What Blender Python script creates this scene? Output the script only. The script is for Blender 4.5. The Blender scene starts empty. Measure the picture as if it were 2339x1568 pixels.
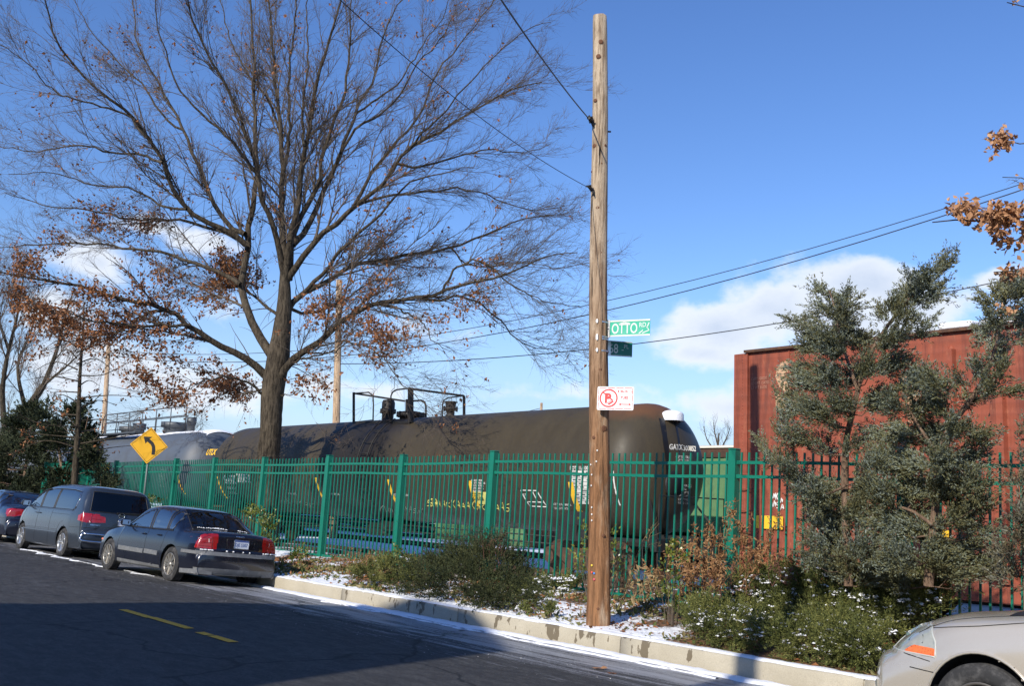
import bpy, bmesh, math, random
import numpy as np
from mathutils import Vector, Matrix
from mathutils.bvhtree import BVHTree
random.seed(7)
rng = np.random.default_rng(7)
C = bpy.context.scene.collection
R = math.radians
PI = math.pi

# ------------------------------------------------------------------ camera
FPX, CAMH, ROLL = 2250.0, 1.65, 0.045          # focal length in units of a 2339 wide frame
PITCH = math.atan(372 / 2250)
fwd = Vector((0, math.cos(PITCH), math.sin(PITCH)))
up0 = Vector((0, -math.sin(PITCH), math.cos(PITCH)))
rt0 = Vector((1, 0, 0))
rt = rt0 * math.cos(ROLL) + up0 * math.sin(ROLL)
up = -rt0 * math.sin(ROLL) + up0 * math.cos(ROLL)
cam_data = bpy.data.cameras.new('camera')
cam_data.sensor_width = 36
cam_data.lens = FPX / 2339 * 36
cam_data.clip_end = 3000
cam_data.clip_start = 0.05
cam = bpy.data.objects.new('camera', cam_data)
C.objects.link(cam)
m = Matrix((rt, up, -fwd)).transposed().to_4x4()
m.translation = (0, 0, CAMH)
cam.matrix_world = m
bpy.context.scene.camera = cam

# ------------------------------------------------------------------ light
AZ, EL = math.atan(0.62), R(30)              # shadows run this much right of straight ahead
world = bpy.data.worlds.new("World")
bpy.context.scene.world = world
world.use_nodes = True
sun = bpy.data.lights.new('sun', 'SUN')
sun.energy = 4.6
sun.angle = R(0.55)
sun.color = (1.0, 0.93, 0.82)
sun_o = bpy.data.objects.new('sun', sun)
C.objects.link(sun_o)
sdir = Vector((math.sin(AZ) * math.cos(EL), math.cos(AZ) * math.cos(EL), -math.sin(EL)))
sun_o.rotation_euler = sdir.to_track_quat('-Z', 'Y').to_euler()
vs = bpy.context.scene.view_settings
vs.view_transform = 'Standard'
vs.look = 'None'
vs.gamma = 1
vs.exposure = 0.25

def ray(x, y):
    return fwd + rt * ((x - 1169.5) / FPX) - up * ((y - 784) / FPX)
def G(x, y, z=0.0):
    d = ray(x, y)
    return Vector((0, 0, CAMH)) + d * ((z - CAMH) / d.z)
def PD(x, y, Y):
    d = ray(x, y)
    return Vector((0, 0, CAMH)) + d * (Y / d.y)
_a = math.atan(1955 / 2250)
DD = Vector((math.sin(_a), -math.cos(_a), 0))   # along the kerb, to the right
NN = Vector((math.cos(_a), math.sin(_a), 0))    # away from the kerb
OO = G(1104, 1437)
ROT = math.atan2(DD.y, DD.x)
def W(t, n, z=0.0):
    return OO + DD * t + NN * n + Vector((0, 0, z))
def TN(p):
    q = p - OO
    return q.dot(DD), q.dot(NN), p.z
def PN(x, y, n):
    """world point where the line of sight of (x, y) meets the vertical sheet n metres behind the kerb"""
    d = ray(x, y); d0 = Vector((d.x, d.y, 0))
    k = (n + OO.dot(NN)) / d0.dot(NN)
    return Vector((0, 0, CAMH)) + d * k
def LN(x, y, n):
    t, nn, z = TN(PN(x, y, n))
    return Vector((t, nn, z))

# ------------------------------------------------------------------ sky
def build_sky():
    nt = world.node_tree
    for nd in list(nt.nodes): nt.nodes.remove(nd)
    N = nt.nodes.new; L = nt.links.new
    out = N('ShaderNodeOutputWorld'); bg = N('ShaderNodeBackground')
    sky = N('ShaderNodeTexSky'); sky.sky_type = 'NISHITA'; sky.sun_disc = False
    sky.sun_elevation = EL
    to_sun = -sdir
    sky.sun_rotation = math.atan2(to_sun.x, to_sun.y)
    sky.air_density = 1.0; sky.dust_density = 0.1; sky.ozone_density = 3.5; sky.altitude = 0
    bg.inputs['Strength'].default_value = 0.15
    def M(op, a, b=None, c=None, clamp=False):
        nd = N('ShaderNodeMath'); nd.operation = op; nd.use_clamp = clamp
        for i, v in enumerate((a, b, c)):
            if v is None: continue
            if isinstance(v, (int, float)): nd.inputs[i].default_value = v
            else: L(v, nd.inputs[i])
        return nd.outputs[0]
    tc = N('ShaderNodeTexCoord'); sx = N('ShaderNodeSeparateXYZ'); L(tc.outputs['Generated'], sx.inputs[0])
    az = M('ARCTAN2', sx.outputs[0], sx.outputs[1]); el = M('ARCSINE', sx.outputs[2])
    cm = N('ShaderNodeCombineXYZ'); L(az, cm.inputs[0]); L(el, cm.inputs[1])
    mp = N('ShaderNodeMapping'); L(cm.outputs[0], mp.inputs[0]); mp.inputs['Scale'].default_value = (1, 1.5, 1)
    def noise(scale, det, rough, seed):
        nz = N('ShaderNodeTexNoise'); nz.noise_dimensions = '4D'; L(mp.outputs[0], nz.inputs['Vector'])
        nz.inputs['Scale'].default_value = scale; nz.inputs['Detail'].default_value = det
        nz.inputs['Roughness'].default_value = rough; nz.inputs['W'].default_value = seed
        return nz.outputs['Fac']
    big = noise(11, 9, 0.58, 1.3)
    fine = noise(5, 5, 0.5, 7.7)
    # cumulus banks: (frame x, frame y, half width, half height, thickness)
    blobs = [(1640, 750, 150, 75, .95), (1780, 710, 170, 75, 1.0), (1980, 660, 150, 55, .95), (2090, 700, 140, 70, .9), (1600, 810, 120, 50, .8),
             (1900, 720, 190, 80, .9), (2280, 640, 70, 40, .7), (340, 520, 210, 45, .6), (480, 550, 160, 50, .65), (230, 600, 200, 70, .75), (120, 700, 220, 110, .62),
             (500, 720, 330, 110, .55), (330, 860, 420, 110, .7), (900, 900, 330, 70, .6), (760, 880, 150, 60, .6), (980, 760, 180, 70, .55),
             (1300, 900, 260, 60, .55), (1700, 930, 420, 80, .7), (1420, 700, 80, 50, .35)]
    acc = None
    for bx, by, rx, ry, th in blobs:
        d = ray(bx, by).normalized(); a0 = math.atan2(d.x, d.y); e0 = math.asin(d.z)
        u = M('DIVIDE', M('SUBTRACT', az, a0), rx / FPX * 1.15); v = M('DIVIDE', M('SUBTRACT', el, e0), ry / FPX * 1.15)
        r2 = M('SQRT', M('ADD', M('MULTIPLY', u, u), M('MULTIPLY', v, v)))
        val = M('SUBTRACT', th, M('MULTIPLY', r2, 0.62))
        acc = val if acc is None else M('SMOOTH_MAX', acc, val, 0.1)
    cov = M('ADD', acc, M('MULTIPLY', M('SUBTRACT', big, 0.5), 1.55))
    mask = N('ShaderNodeMapRange'); mask.interpolation_type = 'SMOOTHSTEP'; L(cov, mask.inputs[0])
    mask.inputs[1].default_value = 0.30; mask.inputs[2].default_value = 0.64; mask.inputs[4].default_value = 0.97
    # low pale veil over the horizon
    veil = N('ShaderNodeMapRange'); veil.interpolation_type = 'SMOOTHSTEP'; L(el, veil.inputs[0])
    veil.inputs[1].default_value = 0.26; veil.inputs[2].default_value = -0.02; veil.inputs[3].default_value = 0.0; veil.inputs[4].default_value = 0.85
    vm = M('MULTIPLY', veil.outputs[0], M('ADD', 0.55, M('MULTIPLY', fine, 0.9)), clamp=True)
    hsv = N('ShaderNodeHueSaturation'); L(sky.outputs[0], hsv.inputs['Color']); hsv.inputs['Saturation'].default_value = 1.17; hsv.inputs['Value'].default_value = 1.0
    hsv.inputs['Hue'].default_value = 0.512
    mx0 = N('ShaderNodeMix'); mx0.data_type = 'RGBA'; L(vm, mx0.inputs[0]); L(hsv.outputs[0], mx0.inputs[6])
    mx0.inputs[7].default_value = (2.7, 3.45, 4.8, 1)
    shade = N('ShaderNodeMapRange'); L(M('ADD', cov, M('MULTIPLY', fine, 0.4)), shade.inputs[0]); shade.inputs[1].default_value = 0.5; shade.inputs[2].default_value = 1.35
    cc = N('ShaderNodeMix'); cc.data_type = 'RGBA'; L(shade.outputs[0], cc.inputs[0])
    cc.inputs[6].default_value = (5.7, 5.95, 6.3, 1); cc.inputs[7].default_value = (3.3, 3.9, 5.0, 1)
    mx = N('ShaderNodeMix'); mx.data_type = 'RGBA'; L(mask.outputs[0], mx.inputs[0]); L(mx0.outputs[2], mx.inputs[6]); L(cc.outputs[2], mx.inputs[7])
    L(mx.outputs[2], bg.inputs['Color']); L(bg.outputs[0], out.inputs[0])
build_sky()

# ------------------------------------------------------------------ helpers
def lerp(a, b, k): return a + (b - a) * k
class MB:
    """collects shapes; build() links them as ONE mesh object"""
    def __init__(s): s.v = []; s.f = []; s.m = []; s.sm = []
    def add(s, vs_, fs_, mi=0, smooth=False):
        k = len(s.v); s.v.extend([tuple(p) for p in vs_])
        for f in fs_: s.f.append(tuple(i + k for i in f)); s.m.append(mi); s.sm.append(smooth)
        return s
    def box(s, c, d, mi=0, rz=0.0, M=None, bev=0.0):
        x, y, z = d[0] / 2, d[1] / 2, d[2] / 2
        if bev > 0:
            b = min(bev, x * .9, y * .9, z * .9); vs_ = []
            for sx in (-1, 1):
                for sy in (-1, 1):
                    for sz in (-1, 1):
                        vs_ += [(sx * (x - b), sy * (y - b), sz * z), (sx * (x - b), sy * y, sz * (z - b)), (sx * x, sy * (y - b), sz * (z - b))]
            bm = bmesh.new(); bv = [bm.verts.new(p) for p in vs_]
            r = bmesh.ops.convex_hull(bm, input=bv); bm.verts.index_update()
            vs_ = [v.co.copy() for v in bm.verts]; fs_ = [[v.index for v in f.verts] for f in bm.faces]; bm.free()
        else:
            vs_ = [Vector((sx * x, sy * y, sz * z)) for sx in (-1, 1) for sy in (-1, 1) for sz in (-1, 1)]
            fs_ = [(0, 1, 3, 2), (4, 6, 7, 5), (0, 4, 5, 1), (2, 3, 7, 6), (0, 2, 6, 4), (1, 5, 7, 3)]
        T = Matrix.Translation(c) @ (M if M is not None else Matrix.Rotation(rz, 4, 'Z'))
        return s.add([T @ Vector(p) for p in vs_], fs_, mi)
    def tube(s, pts, rad, sides=6, mi=0, cap=True, smooth=True, closed=False):
        pts = [Vector(p) for p in pts]; n = len(pts)
        if not hasattr(rad, '__len__'): rad = [rad] * n
        k = len(s.v); prev = None
        for i, p in enumerate(pts):
            if closed: t = pts[(i + 1) % n] - pts[i - 1]
            elif i == 0: t = pts[1] - p
            elif i == n - 1: t = p - pts[i - 1]
            else: t = pts[i + 1] - pts[i - 1]
            if t.length < 1e-9: t = Vector((0, 0, 1))
            t.normalize()
            if prev is None:
                a = Vector((0, 0, 1)) if abs(t.z) < .9 else Vector((1, 0, 0)); u = t.cross(a).normalized()
            else:
                u = prev - t * prev.dot(t)
                u = u.normalized() if u.length > 1e-6 else t.orthogonal().normalized()
            prev = u; w = t.cross(u)
            for j in range(sides):
                an = 2 * PI * j / sides; q = p + (u * math.cos(an) + w * math.sin(an)) * rad[i]
                s.v.append((q.x, q.y, q.z))
        for i in range(n if closed else n - 1):
            i2 = (i + 1) % n
            for j in range(sides):
                a = k + i * sides + j; b = k + i * sides + (j + 1) % sides
                c = k + i2 * sides + (j + 1) % sides; d = k + i2 * sides + j
                s.f.append((a, b, c, d)); s.m.append(mi); s.sm.append(smooth)
        if cap and not closed and sides > 2:
            s.f.append(tuple(k + j for j in reversed(range(sides)))); s.m.append(mi); s.sm.append(False)
            s.f.append(tuple(k + (n - 1) * sides + j for j in range(sides))); s.m.append(mi); s.sm.append(False)
        return s
    def bar(s, a, b, w, h, mi=0):
        a = Vector(a); b = Vector(b); t = b - a; L_ = t.length; t.normalize()
        M_ = t.to_track_quat('X', 'Z').to_matrix().to_4x4()
        return s.box((a + b) / 2, (L_, w, h), mi, M=M_)
    def lathe(s, prof, c=(0, 0, 0), axis='Z', seg=32, mi=0, smooth=True, M=None, cap=True):
        """prof: (radius, height) pairs round an axis"""
        k = len(s.v); n = len(prof); c = Vector(c)
        for r_, h in prof:
            for j in range(seg):
                a = 2 * PI * j / seg; x, y = r_ * math.cos(a), r_ * math.sin(a)
                p = Vector((x, y, h)) if axis == 'Z' else (Vector((x, h, y)) if axis == 'Y' else Vector((h, x, y)))
                if M is not None: p = M @ p
                s.v.append(tuple(p + c))
        for i in range(n - 1):
            for j in range(seg):
                s.f.append((k + i * seg + j, k + i * seg + (j + 1) % seg, k + (i + 1) * seg + (j + 1) % seg, k + (i + 1) * seg + j)); s.m.append(mi); s.sm.append(smooth)
        for i in (0, n - 1):
            if cap and prof[i][0] > 1e-4: s.f.append(tuple(k + i * seg + j for j in range(seg))); s.m.append(mi); s.sm.append(False)
        return s
    def prism(s, poly, thick, M=None, mi=0):
        """flat outline (u, v) given a thickness along w, M maps (u, v, w)"""
        n = len(poly); M = M or Matrix.Identity(4)
        vs_ = [M @ Vector((u, v, 0)) for u, v in poly] + [M @ Vector((u, v, thick)) for u, v in poly]
        fs_ = [tuple(range(n))[::-1], tuple(range(n, 2 * n))] + [(i, (i + 1) % n, n + (i + 1) % n, n + i) for i in range(n)]
        return s.add(vs_, fs_, mi)
    def build(s, name, mats, parent=None, smooth=None, ang=None):
        me = bpy.data.meshes.new(name); me.from_pydata(s.v, [], s.f)
        if not isinstance(mats, (list, tuple)): mats = [mats]
        for m_ in mats: me.materials.append(m_)
        if len(mats) > 1: me.polygons.foreach_set('material_index', s.m)
        me.polygons.foreach_set('use_smooth', s.sm if smooth is None else [smooth] * len(s.f))
        me.update()
        o = bpy.data.objects.new(name, me); C.objects.link(o)
        if parent is not None: o.parent = parent
        return o
def tag(o, label=None, cat=None, group=None, kind=None):
    if label: o['label'] = label
    if cat: o['category'] = cat
    if group: o['group'] = group
    if kind: o['kind'] = kind
    return o
def empty(name, loc=(0, 0, 0), rz=0.0, label=None, cat=None, group=None):
    o = bpy.data.objects.new(name, None); C.objects.link(o); o.empty_display_size = 0.2
    o.location = loc; o.rotation_euler = (0, 0, rz)
    return tag(o, label, cat, group)
def local(o, loc=None, rz=ROT):
    o.location = OO if loc is None else loc
    o.rotation_euler = (0, 0, rz); return o
def copy_tree(o, parent=None):
    c = o.copy(); C.objects.link(c); c.parent = parent
    for ch in [q for q in bpy.data.objects if q.parent == o]: copy_tree(ch, c)
    return c
def catmull(pts, k=4):
    P_ = [Vector(p) for p in pts]
    if len(P_) < 3: return P_
    out = []
    for i in range(len(P_) - 1):
        p0 = P_[max(i - 1, 0)]; p1 = P_[i]; p2 = P_[i + 1]; p3 = P_[min(i + 2, len(P_) - 1)]
        for j in range(k):
            t = j / k
            out.append(.5 * ((2 * p1) + (p2 - p0) * t + (2 * p0 - 5 * p1 + 4 * p2 - p3) * t * t + (3 * p1 - p0 - 3 * p2 + p3) * t ** 3))
    out.append(P_[-1]); return out

# ------------------------------------------------------------------ materials
MATS = {}
class NT:
    def __init__(s, name):
        s.mat = bpy.data.materials.new(name); s.mat.use_nodes = True
        s.t = s.mat.node_tree; s.b = s.t.nodes['Principled BSDF']; s.tc = None
    def n(s, typ, **kw):
        nd = s.t.nodes.new(typ)
        for k, v in kw.items(): setattr(nd, k, v)
        return nd
    def l(s, a, b): s.t.links.new(a, b)
    def co(s, scale=(1, 1, 1), kind='Object', rot=(0, 0, 0), loc=(0, 0, 0)):
        if s.tc is None: s.tc = s.n('ShaderNodeTexCoord')
        mp = s.n('ShaderNodeMapping'); s.l(s.tc.outputs[kind], mp.inputs[0]); mp.inputs['Scale'].default_value = scale
        mp.inputs['Rotation'].default_value = rot; mp.inputs['Location'].default_value = loc
        return mp.outputs[0]
    def xyz(s, kind='Object'):
        sp = s.n('ShaderNodeSeparateXYZ'); s.l(s.co(kind=kind), sp.inputs[0]); return sp.outputs
    def noise(s, scale=5, det=4, rough=.55, vec=None, dist=0):
        nd = s.n('ShaderNodeTexNoise'); nd.inputs['Scale'].default_value = scale; nd.inputs['Detail'].default_value = det
        nd.inputs['Roughness'].default_value = rough; nd.inputs['Distortion'].default_value = dist
        s.l(vec if vec is not None else s.co(), nd.inputs['Vector']); return nd.outputs['Fac']
    def vor(s, scale, vec=None, out='Distance', feat='F1'):
        nd = s.n('ShaderNodeTexVoronoi'); nd.feature = feat; nd.inputs['Scale'].default_value = scale
        s.l(vec if vec is not None else s.co(), nd.inputs['Vector']); return nd.outputs[out]
    def n_crack(s):
        w = s.n('ShaderNodeVectorMath', operation='ADD'); nz = s.n('ShaderNodeTexNoise'); nz.inputs['Scale'].default_value = 1.2; nz.inputs['Detail'].default_value = 6; s.l(s.co(), nz.inputs['Vector']); s.l(s.co(), w.inputs[0]); s.l(nz.outputs['Color'], w.inputs[1]); return s.vor(.28, w.outputs[0], 'Distance', 'DISTANCE_TO_EDGE')
    def m(s, op, a, b=None, c=None, clamp=False):
        nd = s.n('ShaderNodeMath', operation=op, use_clamp=clamp)
        for i, v in enumerate((a, b, c)):
            if v is None: continue
            if isinstance(v, (int, float)): nd.inputs[i].default_value = v
            else: s.l(v, nd.inputs[i])
        return nd.outputs[0]
    def ramp(s, fac, a, b, lo=0.0, hi=1.0):
        nd = s.n('ShaderNodeMapRange', interpolation_type='SMOOTHSTEP'); s.l(fac, nd.inputs[0])
        nd.inputs[1].default_value = a; nd.inputs[2].default_value = b; nd.inputs[3].default_value = lo; nd.inputs[4].default_value = hi
        return nd.outputs[0]
    def mix(s, fac, a, b):
        nd = s.n('ShaderNodeMix', data_type='RGBA')
        if isinstance(fac, (int, float)): nd.inputs[0].default_value = fac
        else: s.l(fac, nd.inputs[0])
        for i, v in ((6, a), (7, b)):
            if isinstance(v, (tuple, list)): nd.inputs[i].default_value = (*v[:3], 1)
            else: s.l(v, nd.inputs[i])
        return nd.outputs[2]
    def set(s, **kw):
        for k, v in kw.items():
            k = k.replace('_', ' ')
            inp = s.b.inputs[k]
            if isinstance(v, tuple): inp.default_value = (*v[:3], 1)
            elif isinstance(v, (int, float)): inp.default_value = v
            else: s.l(v, inp)
        return s
    def bump(s, h, strength=.3, dist=.01):
        nd = s.n('ShaderNodeBump'); s.l(h, nd.inputs['Height']); nd.inputs['Strength'].default_value = strength; nd.inputs['Distance'].default_value = dist
        s.l(nd.outputs[0], s.b.inputs['Normal'])
def simple(name, col, rough=.6, metal=0.0, var=.15, scale=6, bump=0.0, bs=40, coat=0.0, spec=.5, dirt=None, dscale=3, damt=.5):
    if name in MATS: return MATS[name]
    t = NT(name); nz = t.noise(scale, 5)
    c = t.mix(nz, tuple(v * (1 - var) for v in col), tuple(min(1, v * (1 + var)) for v in col))
    if dirt: c = t.mix(t.ramp(t.noise(dscale, 6, .65), .45, .75, 0, damt), c, dirt)
    t.set(Base_Color=c, Roughness=rough, Metallic=metal, Coat_Weight=coat, Specular_IOR_Level=spec)
    if bump: t.bump(t.noise(bs, 4), bump, .01)
    MATS[name] = t.mat; return t.mat
def text_mesh(body, size, align='LEFT', extrude=0.0, bold=0.0, xs=1.0):
    cu = bpy.data.curves.new('lettering', 'FONT'); cu.body = body; cu.size = size; cu.align_x = align; cu.extrude = extrude; cu.offset = bold
    cu.resolution_u = 3
    o = bpy.data.objects.new('lettering', cu); C.objects.link(o)
    bpy.context.view_layer.update()
    me = bpy.data.meshes.new_from_object(o.evaluated_get(bpy.context.evaluated_depsgraph_get()))
    vs_ = [(v.co.x * xs, v.co.y, v.co.z) for v in me.vertices]; fs_ = [tuple(p.vertices) for p in me.polygons]
    bpy.data.objects.remove(o); bpy.data.curves.remove(cu); bpy.data.meshes.remove(me)
    return vs_, fs_
def place_text(mb, body, size, fn, mi=0, bold=0.0, align='LEFT', xs=1.0):
    vs_, fs_ = text_mesh(body, size, align, 0, bold, xs)
    mb.add([fn(x, y) for x, y, z in vs_], fs_, mi)
# ------------------------------------------------------------------ ground
def road_z(n):
    """road crown: rises from the gutter"""
    if n > 0: return 0.0
    q = min(-n, 5.0); return 0.062 * q * (1 - q / 12.0)
def vnoise(seed=0):
    r = np.random.default_rng(seed); g = r.random((64, 64))
    def f(x, y):
        xi, yi = math.floor(x), math.floor(y); fx, fy = x - xi, y - yi; fx = fx * fx * (3 - 2 * fx); fy = fy * fy * (3 - 2 * fy)
        a = g[xi % 64, yi % 64]; b = g[(xi + 1) % 64, yi % 64]; c = g[xi % 64, (yi + 1) % 64]; d = g[(xi + 1) % 64, (yi + 1) % 64]
        return lerp(lerp(a, b, fx), lerp(c, d, fx), fy)
    return f
vn1, vn2 = vnoise(1), vnoise(2)
def fbm(x, y): return vn1(x, y) * .5 + vn2(x * 2.1, y * 2.1) * .27 + vn1(x * 4.3 + 9, y * 4.3) * .15 + vn2(x * 9, y * 9) * .08
def bed_z(t, n):
    q = min(max(n, 0) / 2.4, 1.0)
    z = 0.195 + 0.2 * q + (fbm(t * .8, n * .8) - .5) * .12 * min(1, max(0, n - .3) * 3)
    if n > 3.2: z = lerp(z, 0.0, min(1, (n - 3.2) / 1.8))
    return z
def grid(ts, ns, zf, mb=None):
    mb = mb or MB(); k = len(mb.v); a, b = len(ts), len(ns)
    mb.v.extend([(t, n, zf(t, n)) for t in ts for n in ns])
    for i in range(a - 1):
        for j in range(b - 1):
            p = k + i * b + j; mb.f.append((p, p + b, p + b + 1, p + 1)); mb.m.append(0); mb.sm.append(True)
    return mb
def linsp(a, b, n): return [a + (b - a) * i / (n - 1) for i in range(n)]

def asphalt():
    t = NT('asphalt'); x = t.xyz()
    st = t.co((.22, 1, 1)); sp = t.vor(170); fine = t.noise(330, 3, .7)
    base = t.mix(t.ramp(fine, .3, .7), (.016, .0155, .015), (.058, .056, .054))
    base = t.mix(t.ramp(t.noise(1.1, 4), .3, .75, 0, .35), base, (.030, .0305, .033))
    base = t.mix(t.ramp(t.noise(9, 5, .75, t.co((.45, 1, 1))), .38, .66, 0, .7), base, (.085, .083, .080))
    base = t.mix(t.ramp(t.noise(38, 3, .7), .48, .66, 0, .75), base, (.012, .012, .013))
    base = t.mix(t.m('MULTIPLY', t.ramp(sp, .13, .05), t.ramp(t.noise(60, 2), .5, .66, 0, .6)), base, (.12, .12, .12))
    # salt and frost: dense beside the gutter, thinning out over the lane, streaked along the road
    streak = t.noise(5.5, 8, .68, t.co((.10, 1, 1))); grain = t.noise(55, 4, .75, t.co((.5, 1, 1)))
    near = t.ramp(x[1], -2.9, -.8, 0, 1)
    far_left = t.ramp(x[0], -9.5, -3.0, .55, 1)
    k = t.m('ADD', t.m('MULTIPLY', near, .45), t.m('ADD', t.m('MULTIPLY', streak, 1.25), t.m('MULTIPLY', grain, .55)))
    salt = t.m('MULTIPLY', t.ramp(k, 1.08, 1.48, 0, .85), far_left)
    base = t.mix(salt, base, (.42, .43, .46))
    # fine salt lines where tyres run
    band = t.m('MULTIPLY', t.ramp(t.m('ABSOLUTE', t.m('SUBTRACT', t.m('ADD', x[1], t.m('MULTIPLY', t.noise(.5, 2), .5)), -2.05)), .30, .02),
               t.ramp(t.noise(16, 6, .75, t.co((.22, 1, 1))), .52, .68, 0, .4))
    base = t.mix(band, base, (.38, .39, .42))
    pale = t.m('MULTIPLY', t.ramp(t.m('ABSOLUTE', t.m('ADD', x[1], 3.95)), .32, .02), t.ramp(t.noise(3, 6, .7, t.co((.3, 1, 1))), .48, .75, 0, .16))
    base = t.mix(pale, base, (.35, .37, .4))
    cr = t.ramp(t.n_crack(), .010, .003, 0, .8)
    base = t.mix(cr, base, (.006, .006, .006))
    t.set(Base_Color=base, Roughness=t.ramp(salt, 0, .5, .74, .42), Specular_IOR_Level=.38)
    t.bump(t.m('ADD', fine, t.m('MULTIPLY', sp, -1.2)), .55, .006)
    return t.mat
def snow_mat(name='snow', dirty=0.0, leaf=0.0):
    t = NT(name); c = t.mix(t.noise(7, 5), (.78, .81, .86), (.9, .91, .93))
    if dirty: c = t.mix(t.ramp(t.noise(14, 6, .7, t.co((.35, 1, 1))), .45, .7, 0, dirty), c, (.20, .205, .22))
    t.set(Base_Color=c, Roughness=.65, Subsurface_Weight=0.0, Specular_IOR_Level=.3)
    t.bump(t.noise(26, 6, .7), .7, .02)
    return t.mat
M_ASPH = asphalt(); M_SNOW = snow_mat(); M_SLUSH = snow_mat('gutter_slush', .8)
# the far ground sheet reaches the horizon
mb = grid(linsp(-600, 600, 25), [-700, -200, -9.6], lambda t, n: -.02)
M_GRASS = simple('winter_turf', (.07, .065, .04), .95, var=.4, scale=.6, bump=.4)
tag(local(mb.build('ground', M_GRASS)), kind='structure')
ts = linsp(-120, -14, 30) + linsp(-13.6, 12, 86) + linsp(13, 60, 14)
ns = [0.03, 0, -.06, -.15, -.3, -.45, -.65, -.9, -1.2, -1.6, -2.1, -2.8, -3.6, -4.4, -5, -6, -7, -8.2, -9.4]
tag(local(grid(ts, ns[::-1], lambda t, n: road_z(n)).build('road', M_ASPH)), kind='structure')
mb = MB(); mb.box((-30, -10.6, .05), (180, 2.4, .16)); 
M_CONC0 = simple('pavement_concrete', (.34, .33, .31), .85, var=.15, scale=3, bump=.2)
tag(local(mb.build('pavement', M_CONC0)), kind='structure')
def yard_z(t, n):
    return min(0.02, 0.0) + (fbm(t * .5, n * .5) - .5) * .12
def yard_mat():
    t = NT('snowy_ballast'); st = t.vor(22, out='Color')
    sp = t.n('ShaderNodeSeparateColor'); t.l(st, sp.inputs[0])
    rock = t.mix(sp.outputs[0], (.045, .04, .036), (.15, .13, .115))
    k = t.m('ADD', t.noise(.9, 6, .6), t.m('MULTIPLY', t.noise(14, 5, .7), .35))
    c = t.mix(t.ramp(t.m('ADD', k, t.ramp(t.xyz()[1], 3.6, 5.2, -.15, .34)), .58, .68), rock, (.84, .87, .91))
    x = t.xyz(); c2 = t.mix(t.ramp(x[1], 9.6, 10.1), c, (.85, .88, .92)); 
    t.set(Base_Color=c2, Roughness=.8); t.bump(t.m('ADD', t.m('MULTIPLY', t.vor(22), t.ramp(x[1], 5.2, 4.2)), t.m('MULTIPLY', t.noise(5, 4), .8)), .5, .03); return t.mat
M_YARD = yard_mat()
tag(local(grid(linsp(-160, 60, 160), linsp(3.4, 10, 14) + linsp(11, 90, 30), lambda t, n: yard_z(t, n) * min(1, (n - 3.4)) - .02).build('rail_yard', M_YARD)), kind='structure')
mb = grid(linsp(-800, 800, 25), [89, 300, 900], lambda t, n: -.1)
tag(local(mb.build('snow_field', M_SNOW)), kind='structure')
# kerb in cast lengths, with joints
def kerb_mat():
    t = NT('kerb_concrete'); x = t.xyz(); n1 = t.noise(2.2, 6, .6)
    c = t.mix(n1, (.33, .29, .21), (.52, .475, .37)); c = t.mix(t.ramp(t.noise(90, 4, .7), .35, .75, 0, .35), c, (.16, .14, .11))
    dr = t.m('ADD', t.noise(6.5, 4, .6, t.co((1, 1, .42))), t.m('MULTIPLY', t.noise(1.3, 2), .42))
    dr = t.m('ADD', dr, t.m('ADD', t.ramp(x[0], -6, .5, -.12, .0), t.ramp(x[0], 2.6, 4.2, 0, -.07))); dr = t.m('SUBTRACT', dr, t.m('MULTIPLY', t.ramp(x[2], .05, -.02), .12))
    wet = t.ramp(dr, .775, .79)
    c = t.mix(t.m('MULTIPLY', wet, .88), c, (.115, .088, .05))
    t.set(Base_Color=c, Roughness=t.ramp(wet, 0, 1, .85, .5)); t.bump(t.noise(70, 5, .65), .35, .01); return t.mat
M_KERB = kerb_mat()
mb = MB(); j = -30.4
joints = [-60, -45]
while j < 40: joints.append(j); j += 3.05
# offset so that joints fall where they are seen
sh = LN(780, 1350, 0).x - min(joints, key=lambda q: abs(q - LN(780, 1350, 0).x))
for a, b in zip(joints[:-1], joints[1:]):
    a += sh; b += sh; nseg = max(2, int((b - a) / .25)); prof = [(.012, -.1), (.0, .02), (.008, .15), (.016, .185), (.03, .2), (.165, .205), (.17, -.1)]
    k = len(mb.v); ks = linsp(a + .007, b - .007, nseg)
    for t_ in ks:
        off = (fbm(t_ * 2, 3) - .5) * .012; ez = (fbm(t_ * 3, 8) - .5) * .012
        mb.v.extend([(t_, n_ + off, z_ + (ez if z_ > .1 else 0)) for n_, z_ in prof])
    q = len(prof)
    for i in range(nseg - 1):
        for jj in range(q - 1):
            p = k + i * q + jj; mb.f.append((p, p + q, p + q + 1, p + 1)); mb.m.append(0); mb.sm.append(True)
    mb.f.append(tuple(range(k, k + q))); mb.f.append(tuple(reversed(range(k + (nseg - 1) * q, k + nseg * q)))); mb.m += [0, 0]; mb.sm += [False, False]
    mb.box((b, .09, .03), (.03, .13, .3))
tag(local(mb.build('kerb', M_KERB)), kind='structure')
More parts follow.
